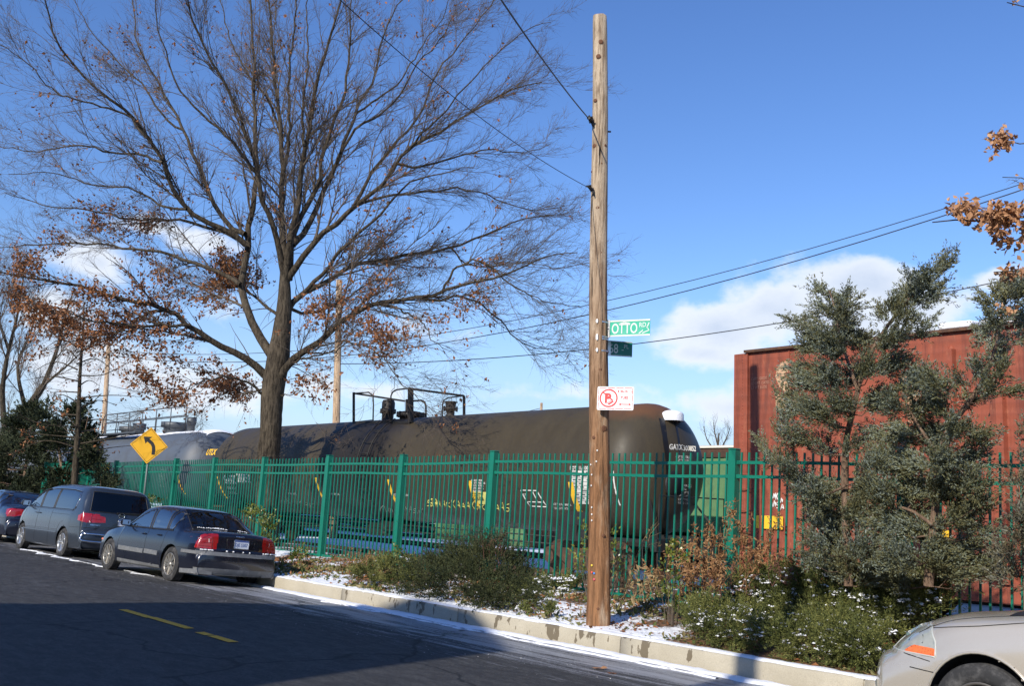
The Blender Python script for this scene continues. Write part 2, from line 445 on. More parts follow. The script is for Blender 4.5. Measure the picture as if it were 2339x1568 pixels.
# planting bed
def bed_mat():
    t = NT('snowy_bed'); x = t.xyz()
    v = t.vor(30, out='Color'); sp = t.n('ShaderNodeSeparateColor'); t.l(v, sp.inputs[0])
    leaf = t.mix(sp.outputs[0], (.06, .032, .016), (.26, .13, .06)); leaf = t.mix(t.ramp(sp.outputs[1], .6, .9), leaf, (.03, .04, .012))
    k = t.m('ADD', t.noise(1.3, 4, .6), t.m('MULTIPLY', t.noise(17, 5, .72), .7))
    k = t.m('ADD', k, t.ramp(x[1], 1.1, .25, 0, .17)); k = t.m('ADD', k, t.ramp(x[0], 2.6, 3.6, 0, -.30))
    c = t.mix(t.ramp(k, .80, .90), leaf, (.86, .88, .91))
    t.set(Base_Color=c, Roughness=.75); t.bump(t.m('ADD', k, t.m('MULTIPLY', t.vor(30), .3)), .8, .035); return t.mat
M_BED = bed_mat()
def bedz2(t, n):
    z = bed_z(t, n)
    if n > .2: z += (fbm(t * 9, n * 9) - .5) * .035
    if n < .2: z = .192
    return z
tag(local(grid(linsp(-60, -14, 60) + linsp(-13.9, 9, 260) + linsp(9.2, 30, 60), [.17] + linsp(.2, 3.2, 38) + linsp(3.5, 5.2, 6), bedz2).build('planting_bed', M_BED)), kind='structure')
# snow lying on the kerb and in the gutter
def ribbon(t0, t1, n_in, n_out, th, zf, step=.035, cross=7, seed=0, gap=0.0):
    mb = MB(); ks = []; t_ = t0
    while t_ < t1: ks.append(t_); t_ += step
    k = 0
    for t_ in ks:
        a = n_in(t_); b = n_out(t_)
        for j in range(cross):
            q = j / (cross - 1); n_ = a + (b - a) * q
            h = th * math.sin(PI * min(max(q, 0.0), 1.0)) ** .5 * (.55 + .9 * fbm(t_ * 7 + seed, n_ * 11))
            mb.v.append((t_, n_, zf(n_) + h + (-.006 if q in (0, 1) else 0)))
    for i in range(len(ks) - 1):
        for j in range(cross - 1):
            p = i * cross + j; mb.f.append((p, p + cross, p + cross + 1, p + 1)); mb.m.append(0); mb.sm.append(True)
    return mb
f1 = lambda s, f, a: (lambda t: s + (fbm(t * f + s * 31, s * 17) - .5) * a)
tag(local(ribbon(-6.3, 9, lambda t: .03 + (fbm(t * 6, 5) - .5) * .03, lambda t: .22 + (fbm(t * 4, 2) - .5) * .12, .018, lambda n: .202, seed=3).build('kerb_snow', M_SNOW)), kind='structure')
fw = lambda t: -.20 - .10 * max(0, min(1, (t + 7) / 4)) * (1 if t < -2.5 else max(.35, 1 - (t + 2.5) / 4)) - (fbm(t * 2.3, 1) - .4) * .22
tag(local(ribbon(-9.2, 8, lambda t: -.004, fw, .030, road_z, seed=5).build('gutter_snow', M_SNOW)), kind='structure')
inn = lambda t: -.40 - (fbm(t * 1.4, 6) - .5) * .16
tag(local(ribbon(-3.4, 4.2, inn, lambda t: inn(t) - .13 * max(.05, fbm(t * 1.9, 11) * 1.9 - .42), .018, road_z, seed=9).build('gutter_snow', M_SLUSH)), kind='structure')
tag(local(ribbon(-15.5, -7.6, lambda t: -1.55 - .06 * math.sin(t), lambda t: -1.55 - .06 * math.sin(t) - .42 * max(.0, fbm(t * 1.9, 21) * 2.2 - .98), .016, road_z, seed=2).build('gutter_snow', M_SLUSH)), kind='structure')
# yellow lane line, worn
def yellow():
    t = NT('lane_paint'); c = t.mix(t.noise(20, 5), (.80, .36, .012), (.95, .47, .02))
    t.set(Base_Color=c, Roughness=.7); t.bump(t.noise(300, 3), .4, .004)
    return t.mat
M_YEL = yellow()
def on_road(x, y):
    z = 0.0
    for _ in range(12):
        p = G(x, y, z); z = road_z(TN(p)[1])
    return TN(p)
mb = MB()
segs = [((278, 1394), (346, 1413)), ((347.5, 1412), (432, 1438)), ((455, 1446), (478, 1453)), ((481, 1454), (536, 1469))]
for (xa, ya), (xb, yb) in segs:
    ta = on_road(xa, ya); tb = on_road(xb, yb); nn_ = 24
    for q in range(nn_):
        a = ta[0] + (tb[0] - ta[0]) * q / nn_; b = ta[0] + (tb[0] - ta[0]) * (q + 1) / nn_; mid = (ta[1] + tb[1]) / 2
        r0 = [(random.random() - .5) * .008 for _ in range(4)]
        e = .05 if q == 0 else 0
        vs_ = [(a + e * .3, mid - .055 + r0[0]), (b, mid - .055 + r0[1]), (b, mid + .055 + r0[2]), (a, mid + .055 + r0[3])]
        mb.add([(x_, y_, road_z(y_) + .005) for x_, y_ in vs_], [(0, 1, 2, 3)])
tag(local(mb.build('lane_marking', M_YEL)), kind='structure')
# tracks
M_RAIL = simple('rusty_rail', (.09, .055, .04), .7, .5, .3, 9)
M_TIE = simple('sleeper_timber', (.06, .05, .042), .9, 0, .35, 5, .4)
for nc in (8.2, 14.2, 24.0):
    mb = MB()
    for s_ in (-.72, .72):
        mb.box((-50, nc + s_, .03), (220, .07, .12)); mb.box((-50, nc + s_, .005), (220, .14, .02))
    tag(local(mb.build('rail_track', M_RAIL)), kind='structure')
    if nc < 20: continue
    mb = MB(); t_ = -90
    while t_ < 30:
        mb.box((t_, nc, -.045), (.22, 2.5, .1), rz=random.uniform(-.02, .02)); t_ += .56
    tag(local(mb.build('track_sleepers', M_TIE)), kind='structure')
# ------------------------------------------------------------------ fence
def fence_mat():
    t = NT('green_fence_paint'); c = t.mix(t.noise(4, 4), (.004, .138, .090), (.006, .178, .118))
    c = t.mix(t.ramp(t.noise(35, 5, .7), .66, .8, 0, .35), c, (.12, .2, .15))
    t.set(Base_Color=c, Roughness=.42, Specular_IOR_Level=.5); return t.mat
M_FENCE = fence_mat()
FN = 2.4
fpost = [6.9, 4.68, 2.25, -.26, -2.84, -5.59, -8.37, -11.33, -14.06, -16.53, -18.83, -21.16, -23.5, -25.9, -28.3]
ftop = [2.5, 2.5, 2.54, 2.55, 2.57, 2.53, 2.54, 2.52, 2.53, 2.52, 2.5, 2.48, 2.48, 2.47, 2.47]
fence = empty('picket_fence', W(-10, FN, .3), ROT, 'long green steel picket fence running between the planting bed and the rail yard', 'fence')
LEAN = .028
def fl(t, z): return t + 10 + LEAN * (z - .4)
for i, (t_, zt) in enumerate(zip(fpost, ftop)):
    mb = MB(); hw = .058; zb_ = .15
    k = [(fl(t_, zb_ + .3) + sx * hw, sy * hw, zb_ - .3) for sx in (-1, 1) for sy in (-1, 1)] + [(fl(t_, zt + .3) + sx * hw, sy * hw, zt - .3) for sx in (-1, 1) for sy in (-1, 1)]
    mb.add(k, [(0, 1, 3, 2), (4, 6, 7, 5), (0, 4, 5, 1), (2, 3, 7, 6), (0, 2, 6, 4), (1, 5, 7, 3)])
    mb.box((fl(t_, zt + .3), 0, zt - .3 + .012), (.13, .13, .02), bev=.008)
    o = mb.build('post', M_FENCE, fence)
    cp = MB().lathe([(.075, -.3 + zt - .3 + .0), (.0, zt - .3 + .05)], (fl(t_, zt + .3), 0, .3), seg=4, smooth=False, M=Matrix.Rotation(PI / 4, 4, 'Z'))
rz_ = random.Random(3)
for i in range(len(fpost) - 1):
    tb, ta = fpost[i], fpost[i + 1]; zb_, za = ftop[i], ftop[i + 1]
    pn = MB(); npk = 20
    for q in range(1, npk):
        f = q / npk; t_ = ta + (tb - ta) * f + rz_.uniform(-.004, .004); zt = za + (zb_ - za) * f - .03
        x0 = fl(t_, .6); x1 = fl(t_, zt + .3); h = .0114
        lo = .12
        v = [(x0 + sx * h, sy * h, lo - .05) for sx in (-1, 1) for sy in (-1, 1)] + [(x1 + sx * h, sy * h, zt - .3) for sx in (-1, 1) for sy in (-1, 1)]
        pn.add(v, [(0, 1, 3, 2), (4, 6, 7, 5), (0, 4, 5, 1), (2, 3, 7, 6), (0, 2, 6, 4), (1, 5, 7, 3)])
    p = pn.build('picket_panel', M_FENCE, fence)
    for dz in (-.17, -.36, None):
        r_ = MB(); za_, zc_ = (za + dz, zb_ + dz) if dz else (.42, .42)
        sag = (0.01 if i % 2 else -.008)
        A = Vector((fl(ta, za_) + .058, 0, za_ - .3)); B = Vector((fl(tb, zc_) - .058, 0, zc_ - .3)); Mi = (A + B) / 2 + Vector((0, 0, sag))
        r_.bar(A, Mi, .038, .042); r_.bar(Mi, B, .038, .042)
        for e in (A + Vector((.03, 0, 0)), B - Vector((.03, 0, 0))): r_.box(e, (.06, .052, .056), bev=.006)
        r_.build('rail', M_FENCE, p)
# ------------------------------------------------------------------ utility pole and what hangs on it
def wood(name, low, high, zmid, zr, seed=0.0):
    t = NT(name); x = t.xyz()
    g = t.noise(9, 8, .68, t.co((3, 3, .22), loc=(seed, 0, 0))); fineg = t.noise(46, 4, .7, t.co((2.6, 2.6, .10)))
    base = t.mix(t.ramp(x[2], zmid - zr, zmid + zr), low, high)
    base = t.mix(t.ramp(g, .42, .62, .0, .72), base, tuple(v * .34 for v in low))
    base = t.mix(t.ramp(fineg, .5, .74, 0, .6), base, tuple(v * .28 for v in low))
    base = t.mix(t.ramp(t.noise(3, 5, .6, t.co((1.6, 1.6, .5), loc=(4, 2, 1))), .5, .72, 0, .5), base, tuple(min(1, v * 1.45) for v in high))
    crack = t.ramp(t.noise(5.2, 3, .5, t.co((3.2, 3.2, .16), loc=(7 + seed, 3, 0))), .655, .69)
    base = t.mix(crack, base, (.018, .011, .006))
    t.set(Base_Color=base, Roughness=.86, Specular_IOR_Level=.25)
    t.bump(t.m('SUBTRACT', t.m('ADD', g, t.m('MULTIPLY', fineg, .6)), t.m('MULTIPLY', crack, 1.4)), .95, .022)
    return t.mat
M_POLE = wood('weathered_pole', (.31, .155, .072), (.50, .40, .285), 3.9, 2.4)
M_POLE2 = wood('pale_pole', (.48, .30, .17), (.52, .38, .25), 4, 3, 5)
M_KNOT = simple('wood_knot', (.13, .055, .025), .8, var=.3, scale=30)
M_STEEL = simple('galvanised_steel', (.55, .56, .57), .35, .85, .15, 20)
M_BLACK = simple('black_rubber', (.012, .012, .013), .6, var=.2)
M_DARKM = simple('dark_iron', (.02, .018, .017), .6, .3, .3, 20, .2)
pb = PD(1367, 1425, 12.75); ptop = PD(1369.5, 38, 12.65)
pole = empty('utility_pole', pb, 0, 'tall bare wooden utility pole in the bed by the kerb carrying two green street signs', 'utility pole')
H_P = (ptop - pb).length; pd_ = (ptop - pb)
mb = MB(); prof = []; seg = 40; rings = 90
for i in range(rings + 1):
    f = i / rings; c_ = pd_ * f + Vector((.012 * math.sin(f * 9), .01 * math.sin(f * 7 + 1), 0)); r_ = lerp(.148, .098, f ** .9) * (1 + .022 * (fbm(f * 22, 5) - .5))
    if f < .03: r_ *= 1.04
    for j in range(seg):
        a = 2 * PI * j / seg; rr = r_ * (1 + .035 * (fbm(math.cos(a) * 2 + 9, math.sin(a) * 2 + f * 5) - .5))
        if i == rings: rr *= .95
        # deep check running down the right-hand face
        da = (a - (5.15 + .12 * math.sin(f * 14)) + PI) % (2 * PI) - PI
        if .0 < f < .62: rr -= .020 * math.exp(-(da / .085) ** 2) * min(1, (.62 - f) * 8)
        mb.v.append((c_.x + rr * math.cos(a), c_.y + rr * math.sin(a), c_.z - (.25 if i == 0 else 0) + (0.02 * fbm(j * .4, 2) if i == rings else 0)))
for i in range(rings):
    for j in range(seg):
        mb.f.append((i * seg + j, i * seg + (j + 1) % seg, (i + 1) * seg + (j + 1) % seg, (i + 1) * seg + j)); mb.m.append(0); mb.sm.append(True)
mb.f.append(tuple(rings * seg + j for j in range(seg))); mb.m.append(0); mb.sm.append(False)
mb.build('shaft', M_POLE, pole)
def on_pole(x, y, out=0.0):
    """point on the camera side of the pole surface seen at (x, y), in the pole's own coordinates"""
    p = PD(x, y, 12.6) - pb; f = p.z / pd_.z; c_ = pd_ * f; r_ = lerp(.148, .098, f ** .9) + out
    dx = max(-.97, min(.97, (p.x - c_.x) / r_)); a = -math.acos(dx)
    return Vector((c_.x + r_ * math.cos(a), c_.y + r_ * math.sin(a), p.z)), a, c_, r_
rk = random.Random(4)
for x, y, s_ in [(1372, 98, 1), (1366, 131, 1), (1359, 230, .8), (1357, 333, .9), (1383, 333, .8), (1364, 476, 1), (1371, 578, .8), (1370, 845, .8), (1352, 390, .5), (1374, 375, .4), (1356, 1000, .7), (1381, 980, 1.3), (1379, 1225, .7), (1366, 1392, .5), (1360, 700, .5)]:
    p, a, c_, r_ = on_pole(x, y, .001)
    nrm = Vector((math.cos(a), math.sin(a), 0)); M_ = nrm.to_track_quat('Z', 'Y').to_matrix()
    mb = MB().lathe([(.034 * s_, -.004), (.027 * s_, .003), (.014 * s_, .007), (0.0, .002)], p, seg=12, M=M_); mb.build('knot', M_KNOT, pole)
for x, y in [(1352, 1160), (1352, 1176), (1352, 1190), (1351, 1110), (1352, 1085), (1364, 1030), (1362, 1055), (1350, 1062)]:
    p, a, c_, r_ = on_pole(x, y, .002); mb = MB().lathe([(.011, 0), (.009, .004), (0, .005)], p, seg=8, M=Vector((math.cos(a), math.sin(a), 0)).to_track_quat('Z', 'Y').to_matrix()); mb.build('nail_head', simple('white_tag', (.75, .75, .72), .5), pole)
for col, (x, y) in (((.75, .55, .05), (1352, 1293)), ((.7, .08, .06), (1352, 1309)), ((.05, .22, .6), (1357, 1311)), ((.6, .08, .12), (1357, 1325))):
    p, a, c_, r_ = on_pole(x, y, .002)
    MB().lathe([(.014, 0), (.012, .003), (0, .004)], p, seg=8, M=Vector((math.cos(a), math.sin(a), 0)).to_track_quat('Z', 'Y').to_matrix()).build('paint_mark', simple('paint_mark_%d' % int(x * y), col, .6), pole)
def band(x, y, parent, off):
    p, a, c_, r_ = on_pole(x, y, .003); mb = MB(); pts = []
    for j in range(25):
        an = 2 * PI * j / 24
        pts.append(Vector((c_.x + r_ * math.cos(an), c_.y + r_ * math.sin(an), p.z)) + off)
    k = len(mb.v)
    for q in pts: mb.v += [(q.x, q.y, q.z - .010), (q.x, q.y, q.z + .010)]
    for j in range(24): mb.f.append((2 * j, 2 * j + 2, 2 * j + 3, 2 * j + 1)); mb.m.append(0); mb.sm.append(True)
    q = Vector((c_.x + (r_ + .008) * math.cos(-1.85), c_.y + (r_ + .008) * math.sin(-1.85), p.z)) + off
    mb.box(q, (.035, .016, .034), rz=-1.85 + PI / 2, bev=.004); mb.box(q + Vector((0, -.01, 0)), (.014, .02, .05), rz=-1.85 + PI / 2)
    return mb.build('band', M_STEEL, parent)
M_SIGNW = simple('sign_white', (.80, .80, .80), .45, var=.03); M_RED = simple('sign_red', (.78, .035, .035), .45, var=.05)
M_TEAL = simple('street_sign_teal', (.012, .40, .25), .4, var=.08, scale=8, dirt=(.25, .5, .42), dscale=8, damt=.35); M_SHADEGREEN = simple('shaded_sign_green', (.0, .17, .125), .4, var=.08)
M_LEGEND = simple('faded_legend', (.62, .68, .64), .5, var=.15, scale=30); M_LEGEND2 = simple('grey_legend', (.62, .68, .66), .5, var=.15, scale=30)
def plane_fn(org, u, v=Vector((0, 0, 1)), w=None, off=0.0):
    w = w or u.cross(v).normalized()
    return lambda a, b: org + u * a + v * b + w * off
def rrect(w, h, r, n=5):
    out = []
    for cx, cy, a0 in ((w - r, r, -PI / 2), (w - r, h - r, 0), (r, h - r, PI / 2), (r, r, PI)):
        for i in range(n + 1): out.append((cx + r * math.cos(a0 + PI / 2 * i / n), cy + r * math.sin(a0 + PI / 2 * i / n)))
    return out
def frame_M(org, u, v, w): return Matrix.Translation(org) @ Matrix((u, v, w)).transposed().to_4x4()
def ring_fn(mb, fn, pts, wd, mi=0, closed=False):
    """a flat stroke of width wd along 2-D points"""
    n = len(pts); L_ = []; 
    for i in range(n):
        a = pts[(i - 1) % n] if (closed or i > 0) else pts[i]; b = pts[(i + 1) % n] if (closed or i < n - 1) else pts[i]
        dx, dy = b[0] - a[0], b[1] - a[1]; l = math.hypot(dx, dy) or 1; nx, ny = -dy / l * wd / 2, dx / l * wd / 2
        L_ += [fn(pts[i][0] + nx, pts[i][1] + ny), fn(pts[i][0] - nx, pts[i][1] - ny)]
    fs_ = [(2 * i, 2 * i + 1, (2 * i + 3) % (2 * n), (2 * i + 2) % (2 * n)) for i in range(n if closed else n - 1)]
    mb.add(L_, fs_, mi)
# OTTO RD
u = Vector((.90, -.44, 0)).normalized(); v = Vector((0, 0, 1)); w = u.cross(v).normalized()   # w points towards the street
org = PD(1393, 770, 12.66); s1 = empty('street_sign', org, 0, 'pale teal street name sign reading OTTO RD with peeling film, upper one on the pole', 'street sign')
Z = Vector((0, 0, 0)); Lw, Lh = .545, .215
MB().prism(rrect(Lw, Lh, .012), .004, frame_M(Z - w * .004, u, v, w)).build('blade', M_TEAL, s1)
mb = MB()
for y0 in (0, Lh - .02): mb.prism(rrect(Lw, .02, .004), .012, frame_M(Z + v * y0 - w * .008, u, v, w))
mb.build('edge_rail', simple('dull_rail', (.5, .55, .5), .5, .4), s1)
mb = MB(); fn = plane_fn(Z, u, v, w, .0025)
place_text(mb, 'OTTO', .19, lambda a, b: fn(a + .02, b * 1.0 + .04), bold=.003, xs=.66)
place_text(mb, 'RD', .085, lambda a, b: fn(a + .395, b + .115), bold=.001, xs=.85)
for sc in ([(.395, .03), (.45, .075)], [(.44, .035), (.53, .07), (.50, .12)], [(.50, .10), (.53, .17)], [(.12, .165), (.19, .185), (.26, .17)]): ring_fn(mb, fn, sc, .014)
mb.build('lettering', M_LEGEND, s1)
mb = MB(); mb.prism(rrect(.05, Lh + .02, .003), .02, frame_M(Z - u * .052 - w * .012 - v * .01, u, v, w))
for zz in (.03, Lh - .03): mb.bar(Z - u * .03 + v * zz - w * .0, Z - u * .115 + v * (zz + .0) - w * .01, .025, .02)
mb.lathe([(.008, 0), (.008, .012), (0, .012)], Z - u * .02 + v * .11 + w * .008, seg=8, M=w.to_track_quat('Z', 'Y').to_matrix())
mb.build('bracket', M_STEEL, s1)
for y_ in (735, 769): band(1367, y_, s1, pb - org)
# 68 PL, in shade; its green is darkened to carry part of that shade
u = Vector((.985, .12, 0)).normalized(); w = u.cross(v).normalized()
org = PD(1391, 813, 12.95); s2 = empty('street_sign', org, 0, 'shade-darkened green street name sign reading 68 PL, lower one of the two on the pole', 'street sign')
Lw = .50; o0 = -u * .185
MB().prism(rrect(Lw, .205, .012), .004, frame_M(o0 - w * .004, u, v, w)).build('blade', M_SHADEGREEN, s2)
mb = MB()
for y0 in (0, .19): mb.prism(rrect(Lw, .015, .004), .012, frame_M(o0 + v * y0 - w * .008, u, v, w))
mb.build('edge_rail', simple('dull_rail', (.5, .55, .5), .5, .4), s2)
mb = MB(); fn = plane_fn(o0, u, v, w, .0025)
place_text(mb, '168', .18, lambda a, b: fn(a + .115, b + .04), bold=.001, xs=.72)
place_text(mb, 'PL', .075, lambda a, b: fn(a + .385, b + .11), bold=.0, xs=.85); ring_fn(mb, fn, [(.355, .085), (.385, .085)], .008)
mb.build('lettering', M_LEGEND2, s2)
MB().prism(rrect(.04, .2, .003), .02, frame_M(-w * .012 - u * .02, u, v, w)).build('bracket', M_STEEL, s2)
for y_ in (774, 801): band(1367, y_, s2, pb - org)
# street cleaning sign
u = Vector((.93, -.30, 0)).normalized(); v = (Vector((0, 0, 1)) + u * .012).normalized(); w = u.cross(v).normalized()
org = PD(1363, 937, 12.50); s3 = empty('parking_sign', org, 0, 'white and red no parking sign for street cleaning, 8 30-10AM TUES, fixed to the pole', 'parking sign')
Lw, Lh = .470, .300
MB().prism(rrect(Lw, Lh, .02), .003, frame_M(-w * .003, u, v, w)).build('panel', M_SIGNW, s3)
mb = MB(); fn = plane_fn(Z, u, v, w, .002); e = .017
def dashes(a, b, n):
    for i in range(n):
        p0 = (lerp(a[0], b[0], (i + .06) / n), lerp(a[1], b[1], (i + .06) / n)); p1 = (lerp(a[0], b[0], (i + .94) / n), lerp(a[1], b[1], (i + .94) / n)); ring_fn(mb, fn, [p0, p1], .007)
dashes((e, e), (Lw - e, e), 4); dashes((e, Lh - e), (Lw - e, Lh - e), 4); dashes((e, e), (e, Lh - e), 3); dashes((Lw - e, e), (Lw - e, Lh - e), 3)
cx, cy, rr_ = .148, .152, .108
ring_fn(mb, fn, [(cx + rr_ * math.cos(2 * PI * i / 40), cy + rr_ * math.sin(2 * PI * i / 40)) for i in range(40)], .019, closed=True)
ring_fn(mb, fn, [(cx - .075, cy + .075), (cx + .055, cy - .03)], .016)
fn2 = plane_fn(Z, u, v, w, .003)
place_text(mb, 'P', .17, lambda a, b: fn2(a + .095, b + .095), bold=.006, xs=.95)
ring_fn(mb, fn2, [(cx - .005, cy - .075), (cx + .055, cy - .03)], .036)
fn4 = plane_fn(Z, u, v, w, .004)
mb2 = MB(); ring_fn(mb2, fn4, [(cx + .0, cy - .064), (cx + .048, cy - .029)], .007)
place_text(mb, '8 30-10', .043, lambda a, b: fn2(a + .262, b + .225), bold=.0012, xs=.95); place_text(mb, 'AM', .020, lambda a, b: fn2(a + .425, b + .226), xs=.95)
place_text(mb, 'TUES', .044, lambda a, b: fn2(a + .30, b + .145), bold=.0012, xs=1.02)
ring_fn(mb, fn2, [(.30, .075), (.42, .075)], .010)
mb.add([fn2(*q) for q in ((.282, .075), (.306, .093), (.306, .057))], [(0, 1, 2)]); mb.add([fn2(*q) for q in ((.438, .075), (.414, .057), (.414, .093))], [(0, 1, 2)])
mb.build('markings', M_RED, s3); mb2.build('broom_detail', M_SIGNW, s3)
MB().box(u * .1 + v * .15 - w * .03, (.03, .05, .22)).build('bracket', M_STEEL, s3)

# yellow bend sign
M_WARN = simple('warning_yellow', (.72, .38, .012), .42, var=.06, scale=5)
wb = W(-15.55, 1.2, .25); ws = empty('warning_sign', wb, 0, 'yellow diamond warning sign with a black arrow bending left on a grey post', 'warning sign')
tpx = PD(345, 1010, wb.y)
MB().tube([(0, 0, -.2), tuple((tpx - wb) * .5), tuple((PD(345, 985, wb.y) - wb) + Vector((0, .02, 0)))], .032, 8).build('post', simple('grey_post', (.10, .13, .12), .5, .3), ws)
u = Vector((.985, .17, 0)).normalized(); v = Vector((0, 0, 1)); w = u.cross(v).normalized()
q = 0.03; u_, v_ = u * math.cos(q) - v * math.sin(q), v * math.cos(q) + u * math.sin(q)
cen = PD(340.3, 1018.5, wb.y - .04) - wb; hd = .485
def dia(s_, r=.03):
    pts = []
    for px_, py_ in ((s_, 0), (0, s_), (-s_, 0), (0, -s_)):
        a = math.atan2(py_, px_)
        for da in (-.6, -.2, .2, .6): pts.append((px_ - r * math.cos(a) + r * .6 * math.cos(a + da) * 1.2, py_ - r * math.sin(a) + r * .6 * math.sin(a + da) * 1.2))
    return pts
MB().prism(dia(hd), .004, frame_M(cen - w * .004, u_, v_, w)).build('panel', M_WARN, ws)
mb = MB(); fn = plane_fn(cen, u_, v_, w, .0025)
b_ = hd - .045; ring_fn(mb, fn, [(b_, 0), (0, b_), (-b_, 0), (0, -b_)], .011, closed=True)
arc = [(.135, -.235), (.135, -.12), (.118, -.02), (.075, .055), (.0, .115), (-.045, .14)]
ring_fn(mb, fn, arc, .086); mb.add([fn(*p_) for p_ in ((-.165, .225), (-.095, .04), (-.01, .17), (.055, .232))], [(0, 1, 2), (0, 2, 3)])
mb.build('arrow', simple('sign_black', (.012, .012, .012), .5), ws)

# wires
def wire(a, b, sag, r=.006, label=None, parts=(), group='overhead wires'):
    a = Vector(a); b = Vector(b); pts = []
    for i in range(25):
        f = i / 24; pts.append(lerp(a, b, f) - a - Vector((0, 0, sag * 4 * f * (1 - f))))
    mb = MB().tube(pts, r, 5)
    o = mb.build('overhead_wire', M_BLACK); o.location = a; return tag(o, label, 'wire', group)
pa, _, _, _ = on_pole(1348, 272, .02); pa = pa + pb
d1 = PD(1168, 0, 8.0); e1 = pa + (d1 - pa) * 1.9
wire(pa + Vector((-.05, -.06, .02)), e1, .12, .0085, 'black stay cable running steeply up left from the upper clamp on the pole')
pa2, _, _, _ = on_pole(1351, 432, .02); pa2 = pa2 + pb
d2 = PD(843, 0, 8.0); e2 = pa2 + (d2 - pa2) * 1.5
wire(pa2 + Vector((-.04, -.06, 0)), e2, .25, .0045, 'thin cable sloping up left from the lower clamp on the pole')
for (p_, q_, nm, dx) in ((pa, (d1 - pa).normalized(), 1.0, 0), (pa2, (d2 - pa2).normalized(), .62, 0)):
    mb = MB(); L_ = p_ - pb
    mb.tube([L_ + Vector((.0, .06, -.01)), L_ + Vector((-.005, -.05, -.0)), L_ + Vector((-.03, -.08, .03)) * 1.0], .012 * nm + .003, 6)
    mb.tube([L_ + Vector((-.00, -.05, -.03)), L_ + q_ * .14], [.030 * nm, .018 * nm], 8); mb.tube([L_ + Vector((.01, -.04, 0)), L_ + Vector((.035, -.055, -.11))], [.03 * nm, .014 * nm], 8)
    mb.tube([L_ + q_ * .12 + Vector((-.03, 0, 0)), L_ + q_ * .12 + Vector((.045, -.01, .012))], .016 * nm, 7)
    mb.build('cable_clamp', M_DARKM, pole)
p_, a, c_, r_ = on_pole(1389, 296, .0); MB().tube([c_ * 1 + Vector((r_ - .02, 0, 0)), c_ + Vector((r_ + .05, 0, 0))], .012, 6).build('through_bolt', M_DARKM, pole)
# lines crossing the yard, beyond the pole
wire(PD(247, 800, 62), PD(2480, 372, 30), 2.3, .016, 'upper of the twin power lines crossing the sky right of the pole')
wire(PD(247, 812, 62), PD(2480, 384, 29.5), 2.5, .02, 'lower of the twin power lines, with a splice, right of the pole')
wire(PD(772, 832, 42), PD(2480, 600, 28), .75, .017, 'single line meeting the pole just below the two street signs')
wire(PD(247, 880, 62), PD(772, 836, 42), .9, .015, 'short slack line left of the pale timber pole beyond the tree')
wire(PD(1060, 965, 75), PD(1236, 933, 75), .1, .02, 'short line at the little far pole above the tank wagon')
MB().tube([PD(2094, 493, 31.2) - PD(2094, 493, 31.2), PD(2106, 489, 31.2) - PD(2094, 493, 31.2)], .04, 6)
# distant poles
def far_pole(x0, y0, x1, y1, Y, ybase, r0, r1, label):
    a = PD(x0, y0, Y); b = PD(x1, y1, Y); base = b + (b - a) * ((b.z - 0) / (a.z - b.z))
    o = MB().tube([Vector((0, 0, -.3)), (b - base) * .9, (a - base)], [r0, lerp(r0, r1, .4), r1], 12).build('distant_pole', M_POLE2)
    o.location = base; return tag(o, label, 'utility pole', 'poles beyond the rail yard')
far_pole(775, 640, 768, 970, 42, 0, .19, .13, 'pale timber pole behind the brown tank wagon, just right of the big tree')
far_pole(248, 790, 236, 1000, 62, 0, .19, .13, 'slim pale pole above the grey tank wagon at far left')
far_pole(1237, 921, 1236, 945, 75, 0, .12, .10, 'small far pole top peeping over the brown tank wagon')

# ------------------------------------------------------------------ rail wagons
ZT, RT, NTK = 2.58, 1.5, 8.2
def hit_tank(x, y, nc=NTK, r=RT, zc=ZT):
    n = nc - r
    for _ in range(30):
        p = LN(x, y, n); dz = p.z - zc; n2 = nc - math.sqrt(max(.02, r * r - min(dz * dz, r * r * .98))); n = lerp(n, n2, .6)
    return LN(x, y, n)
def tank_black():
    t = NT('oily_tank_paint'); x = t.xyz()
    n1 = t.noise(1.6, 6, .6, t.co((1, .5, .5))); c = t.mix(n1, (.038, .030, .018), (.066, .053, .032))
    c = t.mix(t.ramp(t.noise(30, 5, .75, t.co((1, 1, .16))), .40, .75, 0, .6), c, (.035, .03, .022))
    c = t.mix(t.ramp(t.noise(6, 6, .7, t.co((1, 1, .10))), .42, .66, 0, .6), c, (.04, .033, .023))
    c = t.mix(t.ramp(t.noise(160, 3, .7), .45, .8, 0, .35), c, (.14, .11, .075))
    # spill stain round the valves
    d = t.m('ABSOLUTE', t.m('ADD', x[0], t.m('ADD', .1, t.m('MULTIPLY', t.noise(1.4, 5, .6), .9))))
    c = t.mix(t.ramp(d, 2.3, 1.0, 0, .9), c, (.014, .012, .011))
    # rust bloom near the right hand end
    dx = t.m('SUBTRACT', x[0], 9.7); dz = t.m('SUBTRACT', x[2], 3.95); rr = t.m('SQRT', t.m('ADD', t.m('MULTIPLY', dx, t.m('MULTIPLY', dx, .35)), t.m('MULTIPLY', dz, t.m('MULTIPLY', dz, 5))))
    c = t.mix(t.ramp(t.m('ADD', rr, t.m('MULTIPLY', t.noise(4, 4), .6)), 1.25, .35, 0, .65), c, (.17, .07, .03))
    t.set(Base_Color=c, Roughness=t.ramp(n1, .3, .7, .42, .62), Specular_IOR_Level=.28); t.bump(t.noise(6, 5, .6, t.co((1, .4, .4))), .12, .02); return t.mat
M_TANKB = tank_black()
M_TANKG = simple('grey_tank_paint', (.085, .102, .128), .55, var=.2, scale=1.4, dirt=(.07, .065, .06), dscale=1.2)
